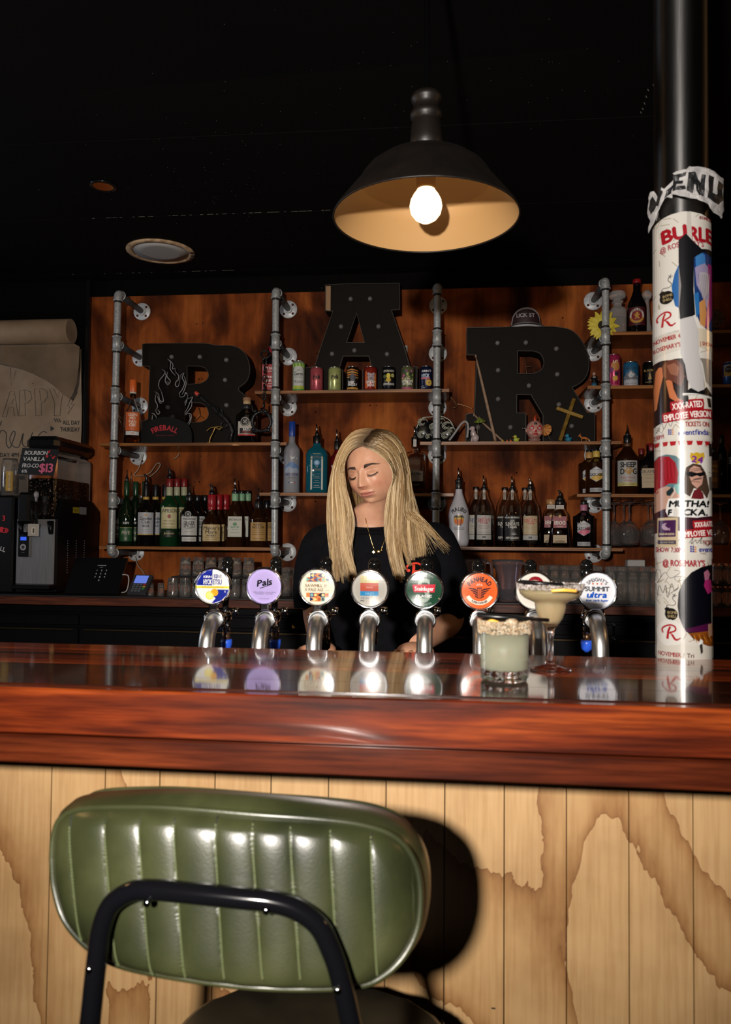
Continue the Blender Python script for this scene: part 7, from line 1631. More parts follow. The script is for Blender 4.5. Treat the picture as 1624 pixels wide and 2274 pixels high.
def duck(c, k, body_, beak, lb, spots=False, grp='toy ducks on the right shelf'):
    t = thing('rubber_duck', lb, 'toy duck', c, grp); m_ = MB(body_).ball(c+V((0,0,.36*k)), .42*k, 14, 10, sc=(1.15,.85,.82)); m_.ball(c+V((.38*k,0,.50*k)), .14*k, 8, 6, sc=(1,.7,1)).ball(c+V((0,0,.06*k)), .25*k, 10, 6, sc=(1.2,.8,.24)); m_.build('body', t)
    MB(body_).ball(c+V((-.18*k,0,.86*k)), .29*k, 12, 10).build('head', t); MB(beak).ball(c+V((-.50*k,-.02*k,.83*k)), .13*k, 8, 6, sc=(1.2,.9,.5)).build('beak', t); MB(blk).ball(c+V((-.30*k,-.23*k,.93*k)), .045*k, 6, 5).build('eye', t)
    if spots: 
        mb = MB(blk)
        for a, z in ((-1.9,.4),(-1.2,.5),(-1.5,.25),(-2.4,.3),(-.8,.35)): mb.ball(c+V((.46*k*cos(a), .34*k*sin(a), z*k)), .07*k, 6, 5)
        mb.build('spots', t)
lime = mat('lime_rubber', (.42,.48,.06), .35); yel = mat('yellow_rubber', (.60,.36,.03), .4); bl_r = mat('blue_rubber', (.02,.20,.33), .4); orr = mat('orange_rubber', (.6,.12,.02), .4)
duck(zfix(P(1147, 977, YQ), zE), .030, lime, orr, 'lime green toy duck on the shelf below the letter R'); duck(zfix(P(1127, 977, YQ), zE), .010, orr, yel, 'tiny orange duck, nearer of the tiny ducks to the drumstick'); duck(zfix(P(1135, 977, YQ), zE), .011, orr, yel, 'tiny orange duck touching the lime green one'); duck(zfix(P(1117, 977, YQ-.02), zE), .009, yel, orr, 'tiny yellow duck at the foot of the short drumstick')
duck(zfix(P(1263, 977, YQ), zE), .034, bl_r, orr, 'blue toy duck with black spots beside the gold cross', True)
duck(zfix(P(652, 1392, 3.52), P(652, 1396, 3.52).z), .014, yel, orr, 'tiny yellow duck on the black back bar rail behind the taps')
# doll head
s = S(1188, 950, YQ-.01); c = zfix(P(1188, 977, YQ-.01), zE); flesh = mat('doll_vinyl', (.48,.24,.20), .35); rdm = mat('doll_red', (.42,.015,.015), .4); t = thing('doll_head', 'painted baby doll head with red clown eyes and a red horn, on the right shelf', 'doll head', c)
hc_ = c+V((0,0,27*s)); MB(flesh).ball(hc_, 19*s, 24, 18, sc=(1,1,1.12)).ball(hc_+V((-9*s,-11*s,-8*s)), 7*s, 12, 10).ball(hc_+V((9*s,-11*s,-8*s)), 7*s, 12, 10).ball(hc_+V((0,-13*s,-13*s)), 6*s, 12, 10).build('head', t)
for sg in (-1, 1):
    MB(flesh).ball(hc_+V((sg*19*s,0,-1*s)), 4.5*s, 10, 8, sc=(.5,.8,1.2)).build('ear', t)
    A = Art(); A.poly([(-5.5,-3),(5.5,-3),(6,1),(1,8),(-3,3),(-6,1)], rdm, 1); A.disc(0, 0, 3, ink('c8c8cc'), 2, ry=2.4, n=12); A.disc(0, 0, 1.1, ink('1a1a1a'), 3, n=8); A.scaled(s, s); q = hc_+V((sg*8.5*s, -17.8*s, 1*s)); MB().art(A, plane_map(q, (1, sg*.45, 0), (0,0,1), (sg*.4,-1,0))).build('eye', t)
MB(rdm).ball(hc_+V((0,-19.5*s,-5*s)), 2.8*s, 10, 8).build('nose', t); MB(rdm).ball(hc_+V((0,-18*s,-12*s)), 4.5*s, 12, 8, sc=(1.1,.5,.6)).build('mouth', t); MB(mat('doll_horn',(.55,.05,.01),.4)).tube(catmull([hc_+V((2*s,-4*s,19*s)), hc_+V((-1*s,-5*s,25*s)), hc_+V((2*s,-5*s,32*s))], 4), rad([3*s,2.4*s,.5*s], 9), 10).build('horn', t)
MB(blk).ball(hc_+V((0,-16.5*s,11*s)), 3.2*s, 10, 8, sc=(1,.4,1)).build('forehead_spot', t)
mb = MB(mat('doll_neck', (.25,.12,.10), .5)).lathe([(12*s,0),(13*s,1*s),(12*s,7*s),(10*s,9*s)], c, 18); mb.build('neck', t); sb_ = MB(mat('steel_stud',(.5,.48,.45),.3,1))
for k in range(9): a = -pi+pi*k/8; sb_.ball(c+V((12.8*s*cos(a), 12.8*s*sin(a), 4*s)), 1.4*s, 6, 5)
sb_.tube([hc_+V((-27*s,-4*s,3*s)), hc_+V((-17*s,-4*s,2*s))], .8*s, 6).ball(hc_+V((-27*s,-4*s,3*s)), 1.8*s, 6, 5); sb_.build('studs', t)
# cross
gold_p = noise_mat('dull_gold', [(.35,(.20,.11,.015)),(.65,(.34,.21,.04))], nscale=30, rough=.35, metal=.4)
a, b_ = P(1275.5,885,YL-.02), zfix(P(1244,977,YQ-.01), zE+.004); c0, c1_ = P(1236,906,YL-.04), P(1295,927,YL-.04); s = S(1265, 930, YQ)
t = thing('gold_cross', 'plain gold cross leaning against the letter R', 'cross', b_)
for (u, v_) in ((b_, a), (c0, c1_)):
    L_n = (v_-u).length; d = (v_-u).normalized(); n_ = V((0,-1,0)); n_ = (n_-d*n_.dot(d)).normalized(); si = d.cross(n_); Rm = Matrix((si, n_, d)).transposed(); MB(gold_p).box((u+v_)/2, (8.6*s, 5*s, L_n), Rm, ch=1.2*s).build('bar', t)
# fox
s = S(1297, 970, YQ); c = zfix(P(1297, 977, YQ), zE); fx = mat('fox_orange', (.45,.14,.03), .5); wh_ = mat('fox_white', (.5,.45,.4), .5); t = thing('fox_figurine', 'tiny orange fox figurine with a white tail tip', 'figurine', c)
m_ = MB(fx).tube(catmull([c+V((-5*s,0,8*s)), c+V((0,0,8.5*s)), c+V((6*s,0,8*s))], 3), rad([2.8*s,2.5*s,2.8*s], 7), 10).tube([c+V((-5*s,0,9*s)), c+V((-8*s,0,13*s))], [2.4*s,1.8*s], 8); m_.build('body', t)
MB(fx).ball(c+V((-9*s,0,14*s)), 2.6*s, 10, 8).tube([c+V((-9.5*s,0,13.6*s)), c+V((-13*s,0,12.2*s))], [1.6*s,.5*s], 8).tube([c+V((-8*s,-1*s,15.5*s)), c+V((-7.4*s,-1.2*s,18.6*s))], [1.1*s,.2*s], 6).tube([c+V((-8.5*s,1*s,15.5*s)), c+V((-8.2*s,1.2*s,18.6*s))], [1.1*s,.2*s], 6).build('head', t)
for x, y in ((-5,-1.2),(-4.4,1.2),(5,-1.2),(5.8,1.2)): MB(fx).tube([c+V((x*s,y*s,7*s)), c+V((x*s,y*s,.2*s))], [1.2*s,.7*s], 8).build('leg', t)
MB(fx).tube([c+V((7*s,0,8*s)), c+V((11*s,0,4*s))], [1.4*s,2.0*s], 8).build('tail', t); MB(wh_).tube([c+V((11*s,0,4*s)), c+V((14*s,0,1.6*s))], [2*s,.5*s], 8).build('tail_tip', t)
# ornate mask
slv = mat('aged_silver', (.30,.30,.24), .4, .6); s = S(965, 950, YQ); c = zfix(P(965, 977, YQ+.01), zE); t = thing('ornate_mask', 'black and silver swirled costume mask behind the third pipe', 'mask', c)
mb = MB(black_gloss); mb.ball(c+V((4*s,.02,26*s)), 34*s, 24, 16, sc=(1.15,.5,.78)); mb.ball(c+V((-24*s,.0,26*s)), 20*s, 18, 12, sc=(1,.5,1.15)); mb.ball(c+V((30*s,.01,24*s)), 20*s, 18, 12, sc=(1,.5,1.15)); mb.v = [tuple((x, y, max(z, zE+.0004))) for x, y, z in mb.v]; mb.build('shell', t)
mb = MB(slv)
for (x, y, r_) in ((-26,44,11),(-27,16,10),(-2,34,9),(14,46,9),(28,36,11),(26,14,10),(8,14,9),(-12,12,7),(38,26,8)):
    for q in range(3): mb.tube([c+V(((x+(r_-q*3)*cos(a))*s, -(.012+.010*(1-((x)/50)**2))-.004, max((y+(r_-q*3)*sin(a)*.8)*s, .004))) for a in [q*.8+k*.45 for k in range(11)]], 1.0*s, 6)
mb.tube(catmull([c+V((-40*s,-.015,30*s)), c+V((-30*s,-.02,52*s)), c+V((-8*s,-.022,56*s)), c+V((12*s,-.02,58*s)), c+V((34*s,-.02,48*s)), c+V((46*s,-.01,26*s))], 5), 1.5*s, 6); mb.build('swirl_relief', t)
t = thing('ribbon', 'grey fabric ribbon looping down between the mask and the dog figurine', 'ribbon', zfix(P(1010, 977, YQ-.03), zE)); mb = MB(mat('grey_ribbon', (.28,.27,.27), .7)); tube_px(mb, [(998,978),(1010,962),(1024,942),(1034,936),(1040,946),(1038,972)], [2.4,2.4], Y=YQ-.035, seg=8, flat=.3); mb.build('band', t)
# nun figurine
s = S(1320, 850, YQ); c = zfix(P(1320, 855.5, YQ), SH['H']); t = thing('nun_figurine', 'tiny nun figurine on the right shelf beside the cans', 'figurine', c)
MB(blk).lathe([(6*s,0),(6.5*s,1*s),(5*s,10*s),(5.5*s,18*s),(4*s,23*s),(2*s,25*s)], c, 14).tube([c+V((-5*s,0,20*s)), c+V((-9*s,-2*s,15*s))], 1.6*s, 8).tube([c+V((5*s,0,20*s)), c+V((9*s,-2*s,15*s))], 1.6*s, 8).build('habit', t); MB(mat('habit_blue',(.02,.10,.16),.5)).lathe([(6.2*s,0),(6.8*s,1*s),(5.6*s,8*s)], c-V((0,.0004,0)), 14).build('skirt_hem', t)
MB(wh_).ball(c+V((0,-1.5*s,20*s)), 4.4*s, 10, 8, sc=(1,.8,.9)).ball(c+V((0,.5*s,29*s)), 3.2*s, 10, 8, sc=(1,1,1.2)).build('veil_and_bib', t); MB(flesh).ball(c+V((0,-1.6*s,28.2*s)), 2.3*s, 10, 8).ball(c+V((-9*s,-2*s,15*s)), 1.3*s, 6, 5).ball(c+V((9*s,-2*s,15*s)), 1.3*s, 6, 5).build('face_and_hands', t)
# sunflower
cs_ = P(1338, 723, 3.862); s = S(1338, 723, 3.862); t = thing('sunflower', 'yellow fabric sunflower tied behind the fourth pipe frame', 'flower', cs_)
pet = mat('petal_yellow', (.62,.50,.05), .6); random.seed(8)
for k in range(26):
    a = 2*pi*k/13+random.uniform(-.1,.1)+(.24 if k > 12 else 0); L_n = (38 if k < 13 else 32)*s*random.uniform(.88,1.08); u = V((cos(a), 0, sin(a))); w_ = V((-sin(a), 0, cos(a))); y0 = -.004 if k < 13 else -.008; mb = MB(pet); vs_ = []
    for j in range(7):
        f = j/6; wd_ = 5.2*s*sin(pi*min(1, .12+f*.88))**.8; cc3 = cs_+u*(8*s+(L_n-8*s)*f)+V((0, y0+.018*f*f*random.uniform(.5,1.2)-.006*sin(pi*f), 0)); vs_ += [cc3-w_*wd_+V((0,-.002,0)), cc3+V((0,.001,0)), cc3+w_*wd_+V((0,-.002,0))]
    mb.add(vs_, [(3*j+i, 3*j+i+1, 3*j+i+4, 3*j+i+3) for j in range(6) for i in range(2)], True); mb.build('petal', t)
MB(noise_mat('flower_heart', [(.4,(.008,.005,.003)),(.6,(.03,.018,.008))], nscale=300, rough=.8, bump=.8)).ball(cs_+V((0,-.006,0)), 11.5*s, 20, 12, sc=(1,.4,1)).build('heart', t)
st_ = MB(mat('green_stem', (.02,.05,.015), .6)); tube_px(st_, [(1338,723),(1344,742),(1350,765)], 1.8, Y=3.875); st_.build('stem', t)
t = thing('wall_switch', 'small white wall plate beside the foot of the letter A', 'switch', P(902, 776, YW-.006)); MB(ink('9a9894')).box(P(902, 776, YW-.005), (.016, .008, .044), ch=.002).build('plate', t); MB(ink('6a6864')).box(P(902, 773, YW-.0105), (.006, .004, .012)).build('rocker', t)

# ================================================================== hanging wine glasses
wg_m = mat('wine_glass', (.85,.83,.83), .02, trans=.965, ior=1.5)
rk = thing('glass_rack', 'black wire glass rack under the far right shelf', 'rack', V((P(1420,1110,3.95).x, 3.95, SH['I']-.02)))
for cx in (1345, 1372, 1398, 1424, 1450, 1476, 1560, 1586, 1612, 1640):
    x = P(cx, 1110, 3.9).x; MB(blk).tube([V((x, 3.88, SH['I']-.034)), V((x, 4.12, SH['I']-.034))], .003, 8).tube([V((x, 3.88, SH['I']-.034)), V((x, 3.88, SH['I']-.0185))], .003, 8).build('rail', rk)
def wineglass(cx, Y, label, r=23, h=98):
    s = S(cx, 1118, Y); c = V((P(cx, 1118, Y).x, Y, SH['I']-.0385)); 
    o_ = [(.2,0),(17,0.3),(17,1.2),(6,2.6),(2,6),(1.7,36),(2.4,41),(9,46),(17,54),(21.5,64),(r,74),(21.5,88),(18.5,h)]; i_ = [(18,h),(21,88),(r-.6,74),(21,64),(16.4,54.8),(8.5,47.2),(.2,44)]
    t = thing('wine_glass', label, 'wine glass', c, 'wine glasses hanging upside down'); pr = [(a*s, -b_*s) for a, b_ in o_+i_]; MB(wg_m).lathe(pr[::-1], c, 28).build('glass', t)
for cx, Y, lb in ((1398,3.925,'wine glass hanging nearest right of the fourth pipe, front of the rack'),(1386,4.03,'wine glass hanging in the second row behind the front one'),(1364,3.98,'wine glass hanging just behind the fourth pipe'),(1449,3.925,'wine glass hanging at the left edge of the column'),(1440,4.04,'wine glass hanging in the back row near the column'),(1600,3.925,'wine glass hanging just right of the column')): wineglass(cx, Y, lb)

# ================================================================== glassware on the back bar
tg = mat('tumbler_glass', (.93,.92,.90), .03, trans=.955, ior=1.5); BZ = BBZ+.0052
def fluted(r, h, taper=.86, fl=10, wall=.0024, seg=40):
    o_ = []; fs = []; vs = []; H = [0, .03, .12, .3, .5, .7, .85, 1]
    for z in H:
        for i in range(seg): a = 2*pi*i/seg; rr = r*(taper+(1-taper)*z)*(1-(.085*abs(sin(a*fl/2)) if z < .86 else 0)); vs.append(V((rr*cos(a), rr*sin(a), z*h)))
    n0 = len(H)
    for z in (1, .5, .12): 
        for i in range(seg): a = 2*pi*i/seg; rr = r*(taper+(1-taper)*z)-wall*1.3; vs.append(V((rr*cos(a), rr*sin(a), z*h)))
    fs = [(j*seg+i, j*seg+(i+1) % seg, (j+1)*seg+(i+1) % seg, (j+1)*seg+i) for j in range(n0+2) for i in range(seg)]; fs.append(tuple(range(seg))[::-1]); k = (n0+2)*seg; fs.append(tuple(k+i for i in range(seg)))
    return vs, fs
protos = {}
def glassware(kind, cx, py, Y, label, group, z=None, flip=False):
    s = S(cx, py, Y); z = BZ if z is None else z; loc = V((P(cx, py, Y).x, Y, z+.0004))
    if kind not in protos:
        dims = {'tumbler':(.0300,.088,.80,10),'tall':(.0275,.136,.80,12),'pint':(.031,.165,.84,9),'shot':(.018,.062,.82,8),'mug':(.028,.125,.9,10)}[kind]
        vs, fs = fluted(*dims[:2], taper=dims[2], fl=dims[3]); H = dims[1]
        vs = [V((v.x, v.y, H-v.z)) for v in vs]; fs = [f[::-1] for f in fs]     # upside down on the mat
        mb = MB(tg); mb.add([v+loc for v in vs], fs, True); protos[kind] = (mb.build('drinking_glass', None, loc=loc), H)
        o = protos[kind][0]; setp(o, label, 'glass', group)
    else:
        o = protos[kind][0].copy(); COL.objects.link(o); o.location = loc; setp(o, label, 'glass', group)
    return o
G1, G2, G3, G4, G5 = 'lower row of upturned tumblers left of the bartender', 'upper row of stacked tumblers left of the bartender', 'tall glasses beside the bartender', 'tall glasses behind the margarita', 'pint glasses beside the column'
OD = ('leftmost', 'second from the left', 'third from the left', 'fourth from the left', 'fifth from the left', 'sixth from the left', 'seventh from the left', 'rightmost')
def glrow(kind, xs, py, Y, desc, group, z=None):
    for k, cx in enumerate(xs): glassware(kind, cx, py, Y, desc+', '+('rightmost' if k == len(xs)-1 else OD[k]), group, z=z)
def tray(cx, w, lb, Y=3.65):
    t = thing('glass_tray', lb, 'tray', V((P(cx,1285,Y).x, Y+.005, BZ+.0885))); MB(black_matte).box((P(cx,1285,Y).x, Y+.005, BZ+.0925), (w, .15, .007), ch=.002).build('tray', t)
glrow('shot', (334, 357), 1325, 3.60, 'shot glass by the card terminal', 'shot glasses by the card terminal')
glrow('tumbler', [384+k*27.5 for k in range(8)], 1325, 3.60, 'lower front tumbler on the left back bar', G1)
glrow('tumbler', [396+k*27.5 for k in range(7)], 1316, 3.70, 'lower rear tumbler on the left back bar', G1+', rear')
glrow('tumbler', [412+k*28 for k in range(6)], 1280, 3.64, 'stacked upper tumbler on the left tray', G2, z=BZ+.0965)
tray(482, .40, 'thin black rubber tray between the stacked tumblers on the left')
glrow('tall', [582+k*26 for k in range(4)], 1325, 3.76, 'tall front glass just left of the bartender', G3)
glrow('tall', [592+k*24 for k in range(4)], 1318, 3.86, 'tall rear glass just left of the bartender', G3+', rear')
glrow('pint', [1209+k*23.5 for k in range(6)], 1330, 3.66, 'tall front glass behind the margarita', G4)
glrow('pint', [1221+k*23.5 for k in range(5)], 1322, 3.77, 'tall rear glass behind the margarita', G4+', rear')
glrow('pint', [1357+k*25 for k in range(5)], 1338, 3.60, 'front pint glass left of the column', G5)
glrow('pint', [1369+k*25 for k in range(4)], 1330, 3.71, 'rear pint glass left of the column', G5+', rear')
glrow('tumbler', [1590+k*27 for k in range(2)], 1345, 3.62, 'lower tumbler right of the column', 'tumblers right of the column')
glrow('tumbler', [1592+k*27 for k in range(2)], 1300, 3.63, 'upper tumbler right of the column', 'tumblers right of the column', z=BZ+.0965)
tray(1605, .16, 'thin black tray between tumblers right of the column', 3.625)
jug_m = mat('jug_plastic', (.90,.86,.93), .05, trans=.96, ior=1.42)
for cx, lb in ((1050,'clear plastic beer jug nearest the bartender on the back bar'),(1131,'clear plastic beer jug with its handle to the right, behind the orange tap')):
    Y = 3.64; s = S(cx, 1330, Y); c = V((P(cx, 1330, Y).x, Y, BZ+.0004)); t = thing('beer_jug', lb, 'jug', c, 'clear beer jugs on the back bar'); seg = 36; vs_ = []
    for (r_, z, sp_o) in ((22,0,0),(23,2,0),(25,30,0),(28,62,0),(31,88,1),(32,94,1.4),(30.5,94,1.4),(29.5,88,1),(26.5,62,0),(23.5,30,0),(21,4,0),(.3,3.5,0)):
        for i in range(seg): a = 2*pi*i/seg; k = 1+.20*sp_o*math.exp(-((a-pi)/.35)**2); vs_.append(c+V((r_*s*k*cos(a), r_*s*sin(a), z*s)))
    MB(jug_m).add(vs_, [(j*seg+i, j*seg+(i+1) % seg, (j+1)*seg+(i+1) % seg, (j+1)*seg+i) for j in range(11) for i in range(seg)]+[tuple(range(seg))[::-1]], True).build('body', t)
    MB(jug_m).tube(catmull([c+V((29*s,0,86*s)), c+V((40*s,0,84*s)), c+V((42*s,0,60*s)), c+V((36*s,0,38*s)), c+V((24.5*s,0,30*s))], 6), 3.4*s, 12).build('handle', t)
t = thing('white_box', 'low white plastic box standing behind the pint glasses', 'box', V((P(1411,1275,4.05).x, 4.05, BZ))); zt_ = P(1411,1243,4.05).z; MB(ink('a8a6a4')).box((P(1411,1275,4.05).x, 4.05, (zt_+BZ)/2), (.085, .06, zt_-BZ), ch=.004).build('case', t); MB(ink('8a8886')).box((P(1411,1275,4.05).x, 4.018, (zt_+BZ)/2), (.06, .005, .03), ch=.001).build('front_plate', t)

# ================================================================== slush machine and tills on the left
YM = 3.62; x0, x1 = P(33, 1200, YM).x, P(124, 1200, YM).x; zt1 = P(80, 1150, YM).z; dk = mat('machine_black', (.0025,.0025,.003), .4, spec=.3); ss_ = noise_mat('stainless', [(.3,(.30,.30,.31)),(.7,(.42,.42,.43))], scale=(40,1,1), nscale=8, rough=.35, metal=.7)
t = thing('slush_machine', 'black and stainless frozen drink machine with a clear tank on the back bar', 'drinks machine', V(((x0+x1)/2, YM+.23, BZ)))
MB(dk).box(((x0+x1)/2, YM+.24, (BZ+zt1)/2+.002), (x1-x0, .46, zt1-BZ-.004), ch=.006).build('body', t)
MB(dk).prism([(YM+.02, zt1-.01),(YM+.07, zt1+.095),(YM+.36, zt1+.10),(YM+.46, zt1+.05),(YM+.47, zt1-.01)], lambda u, v, w: V((x1-.03+w, u, v)), 0, .032).build('side_housing', t, fix=True)
zp0, zp1 = P(80, 1297, YM).z, P(80, 1153, YM).z; MB(ss_).box((P(80,1200,YM).x, YM-.002, (zp0+zp1)/2), (P(120,1200,YM).x-P(36,1200,YM).x, .008, zp1-zp0), ch=.002).build('front_panel', t)
cp = MB(dk).box((P(55,1209,YM).x, YM-.010, P(55,1209,YM).z), (.054, .010, .118), ch=.003).build('control_panel', t)
MB(mat('blue_screen', (.01,.03,.3), .3, ecol=(.05,.15,1), estr=.7)).box((P(56,1196,YM).x, YM-.0158, P(56,1196,YM).z), (.029, .002, .017)).build('screen', cp)
A = Art(); A.ring(0,0,.0075,.0155, ink('8a8a8c'), 1); A.disc(0,0,.005, ink('3a3a3c'), 2); A.rect(-.008,-.027,.008,-.0255, ink('7a7a7c'), 1); MB().art(A, plane_map(V((P(55,1215,YM).x, YM-.0155, P(55,1215,YM).z)), (1,0,0), (0,0,1), (0,-1,0))).build('dial', cp)
zk0, zk1 = P(90,1150,YM).z, P(90,1005,YM+.02).z; kx0, kx1 = P(57,1080,YM+.02).x, P(122,1080,YM+.02).x
slush = noise_mat('dark_slush', [(.45,(.004,.003,.003)),(.60,(.012,.006,.004)),(.72,(.35,.25,.16))], nscale=110, detail=2, rough=.2)
MB(slush).box(((kx0+kx1)/2, YM+.22, (zk0+P(90,1060,YM).z)/2), (kx1-kx0-.012, .37, P(90,1060,YM).z-zk0-.002), ch=.01).build('slush', t)
MB(mat('tank_plastic', (.85,.84,.85), .08, trans=1, ior=1.2)).box(((kx0+kx1)/2, YM+.22, (zk0+zk1)/2), (kx1-kx0, .385, zk1-zk0-.002), ch=.014).build('tank', t)
zl0, zl1 = P(90,998,YM).z, P(90,966,YM).z; MB(black_gloss).box(((kx0+kx1)/2, YM+.22, (zl0+zl1)/2), (kx1-kx0+.02, .40, zl1-zl0), ch=.022).build('lid', t)
q = P(56,1120,YM-.04); mb = MB(dk).box((P(55,1128,YM-.04).x, YM-.03, (P(0,1088,YM-.04).z+P(0,1168,YM-.04).z)/2), (.058, .06, .150), ch=.012); mb.build('tap_housing', t)
mb = MB(ink('8a888a')).ball(P(81,1099,YM-.05), .017, 14, 10, sc=(.7,.7,1)).tube([P(81,1099,YM-.05), P(80,1115,YM-.045)], .006, 10); mb.build('tap_lever', t)
MB(mat('tank_plastic')).tube([P(76,1112,YM-.05), P(77,1165,YM-.05)], [.016,.013], 14).build('tap_spout', t)
A = Art(); A.rect(-.027,-.029,.027,.029, ink('a49a8e'), 0); A.rect(-.010,-.018,.008,.012, ink('c8c0b0'), 1); A.rect(-.004,-.014,.004,.008, ink('4a3a20'), 2); cd = plane_map(P(74.5,1177,YM-.065), (1,0,-.03), (.03,0,1), (0,-1,0)); MB().prism([(-.027,-.029),(.027,-.029),(.027,.029),(-.027,.029)], lambda u, v, w: cd(u, v, -w), .0004, .002).mat(ink('a49a8e')) if 0 else None
mb = MB(ink('a49a8e')).box(P(74.5,1177,YM-.063), (.054,.003,.058)); mb.build('tag', t); MB().art(A, cd).build('tag_print', t)
for x in (46, 112): MB(dk).tube([P(x,1158,YM-.02), P(x+1,1186,YM-.03)], [.016,.010], 12).build('knob', t)
MB(dk).box((P(76,1303,YM-.05).x, YM-.045, P(76,1303,YM-.05).z), (.19, .10, .02), ch=.004).build('drip_tray', t)
vb = MB(mat('vent_dot', (.25,.25,.26), .4))
for c_ in range(3):
    for r_ in range(14): vb.ball(V((x1+.0005, YM+.12+.09*c_, BZ+.10+.012*r_)), .0022, 6, 4)
setp(vb.build('vent_dots', t), kind='stuff')
A = Art(); A.rect(0,0,.07,.03, ink('a8942a'), 1); A.rect(.072,-.004,.15,.034, ink('8a8a8c'), 1); A.rect(.005,.016,.06,.018, ink('2a2a20'), 2); A.rect(.01,.010,.055,.012, ink('2a2a20'), 2); MB().art(A, plane_map(V((x1+.003, YM+.16, zt1+.03)), (0,1,0), (0,0,1), (1,0,0))).build('warning_sticker', t)
# hand-lettered card on the tank
cc_ = P(87,1026,YM-.005); mpc = plane_map(cc_+V((0,-.012,0)), (1,0,-.02), (.10,0,1), (0,-1,0)); t = thing('price_card', 'small black hand-lettered price card clipped to the slush machine tank', 'sign', P(87,1055,YM-.01)); sc2 = S(87,1026,YM)
MB(mat('card_black', (.006,.006,.007), .4)).prism([(-43*sc2,-27*sc2),(38*sc2,-29*sc2),(43*sc2,27*sc2),(-38*sc2,29*sc2)], lambda u, v, w: mpc(u, v, -w), .0003, .003).build('card', t, fix=True)
A = Art(); cw = ink('b8b8b8'); pk = ink('c85a7a'); rd_ = ink('b0202c')
for tx_, x, y, w_ in (('BOURBON',-6,19,50),('VANILLA',-9,6,48),('FRO-CO',-15,-8,36),('6%',-27,-20,12)): A.text(tx_, x, y, 8.5 if tx_ != '6%' else 6.5, cw, 2, w=w_, slant=.08, fat=.25)
A.text('$13', 20, -12, 19, pk, 3, w=30, fat=.5)
for x, y, r_ in ((22,21,2.4),(19,12,3),(33,9,2.6),(36,12,1.6),(28,14,1.2),(34,-6,1.4),(24,24,1.4)): A.disc(x, y, r_, rd_, 2, n=12)
A.scaled(sc2, sc2); MB().art(A, lambda u, v, w=0: mpc(u, v, w+.0003)).build('lettering', t)
# second dispenser at the left edge
xl0, xl1 = P(-60,1200,YM).x, P(28,1200,YM).x; t = thing('dispenser', 'black drinks dispenser with red flame print at the left edge of the picture', 'drinks machine', V(((xl0+xl1)/2, YM+.2, BZ))); zz = P(10,1100,YM).z
MB(dk).box(((xl0+xl1)/2, YM+.20, (BZ+zz)/2), (xl1-xl0, .40, zz-BZ), ch=.01).build('body', t); A = Art(); rr = ink('c81e2c')
A.text('3', 0, .060, .026, rr, 2, fat=.001); A.disc(.012, 0, .014, rr, 2, ry=.012); A.poly([(.006,.012),(-.012,.018),(-.03,.010),(-.016,.008),(-.034,0),(-.014,-.002),(-.030,-.010),(-.008,-.009),(.004,-.012)], rr, 2); A.ring(.012,0,.006,.009, ink('1a0608'), 3); A.text('LL', 0, -.09, .022, ink('a8a8a8'), 2, fat=.0008, rot=-.3)
MB().art(A, plane_map(V((P(8,1178,YM).x, YM-.0008, P(8,1178,YM).z)), (1,0,0), (0,0,1), (0,-1,0))).build('flame_print', t)
MB(black_gloss).lathe([(.0001,0),(.05,0),(.052,.01),(.046,.03),(.0001,.035)], V((P(-20,1100,YM+.12).x, YM+.12, zz)), 24).build('lid', t)
t = thing('glass_jar', 'glass jar with a yellow label on top of the left dispenser', 'jar', V((P(14,1100,YM+.05).x, YM+.07, zz))); s = S(14,1060,YM); c = V((P(16,1100,YM+.05).x, YM+.07, zz+.0005))
MB(tg).lathe([(.001,0),(17*s,0),(18*s,3*s),(18*s,66*s),(15*s,74*s),(15*s,80*s),(13.6*s,80*s),(13.6*s,74*s),(16.6*s,66*s),(16.6*s,4*s),(.001,4*s)], c, 28).build('glass', t); MB(noise_mat('jar_fill', [(.4,(.30,.20,.08)),(.6,(.10,.06,.03))], nscale=40, rough=.6)).lathe([(.001,4.5*s),(16.2*s,4.6*s),(16.2*s,44*s),(.001,45*s)], c, 24).build('contents', t)
A = Art(); A.rect(-8*s,10*s,6*s,52*s, ink('a8862a'), 1); A.text('ROLLO', -1*s, 30*s, 6*s, ink('2a2418'), 2, rot=pi/2); A.cut(3*s, None); MB().art(A, cyl_map(c, 18.3*s)).build('label', t)
# till screen
t = thing('till_screen', 'black tilted touch-screen till showing a number pad on the back bar', 'till', V((P(215,1325,3.6).x, 3.62, BZ)))
tl, tr, br_, bl_ = P(165.5,1237,3.68), P(287,1240,3.70), P(258,1317,3.57), P(146,1318,3.55); ux = ((tr-tl)+(br_-bl_)).normalized(); uy = ((tl-bl_)+(tr-br_)).normalized(); nn = ux.cross(uy).normalized(); 
if nn.y > 0: nn = -nn
w3, h3 = ((tr-tl).length+(br_-bl_).length)/2, ((tl-bl_).length+(tr-br_).length)/2; c4 = (tl+tr+br_+bl_)/4; mps4 = plane_map(c4, ux, uy, nn)
MB(black_gloss).prism([(-w3/2,-h3/2),(w3/2,-h3/2),(w3/2,h3/2),(-w3/2,h3/2)], lambda u, v, w: mps4(u, v, -w), 0, .016).build('tablet', t, fix=True); lit = mat('lit_digits', (.3,.3,.3), .5, ecol=(.8,.85,.9), estr=.22); A = Art(); k = .00205
for i, d_ in enumerate('1234567890'):
    rx, ry = (i % 3, i//3) if d_ != '0' else (1, 3); A.text(d_, (-2+rx*11)*k, (14-ry*9.5)*k, 4.4*k, lit, 1)
A.text('CAMBRIDGE', 6*k, 28*k, 2.6*k, lit, 1, w=20*k); A.text('Locked', 6*k, 23*k, 1.8*k, lit, 1); MB().art(A, mps4, .0004).build('display', t)
MB(dk).box((c4.x, 3.66, BZ+.02), (.16, .12, .04), ch=.006).build('stand', t)
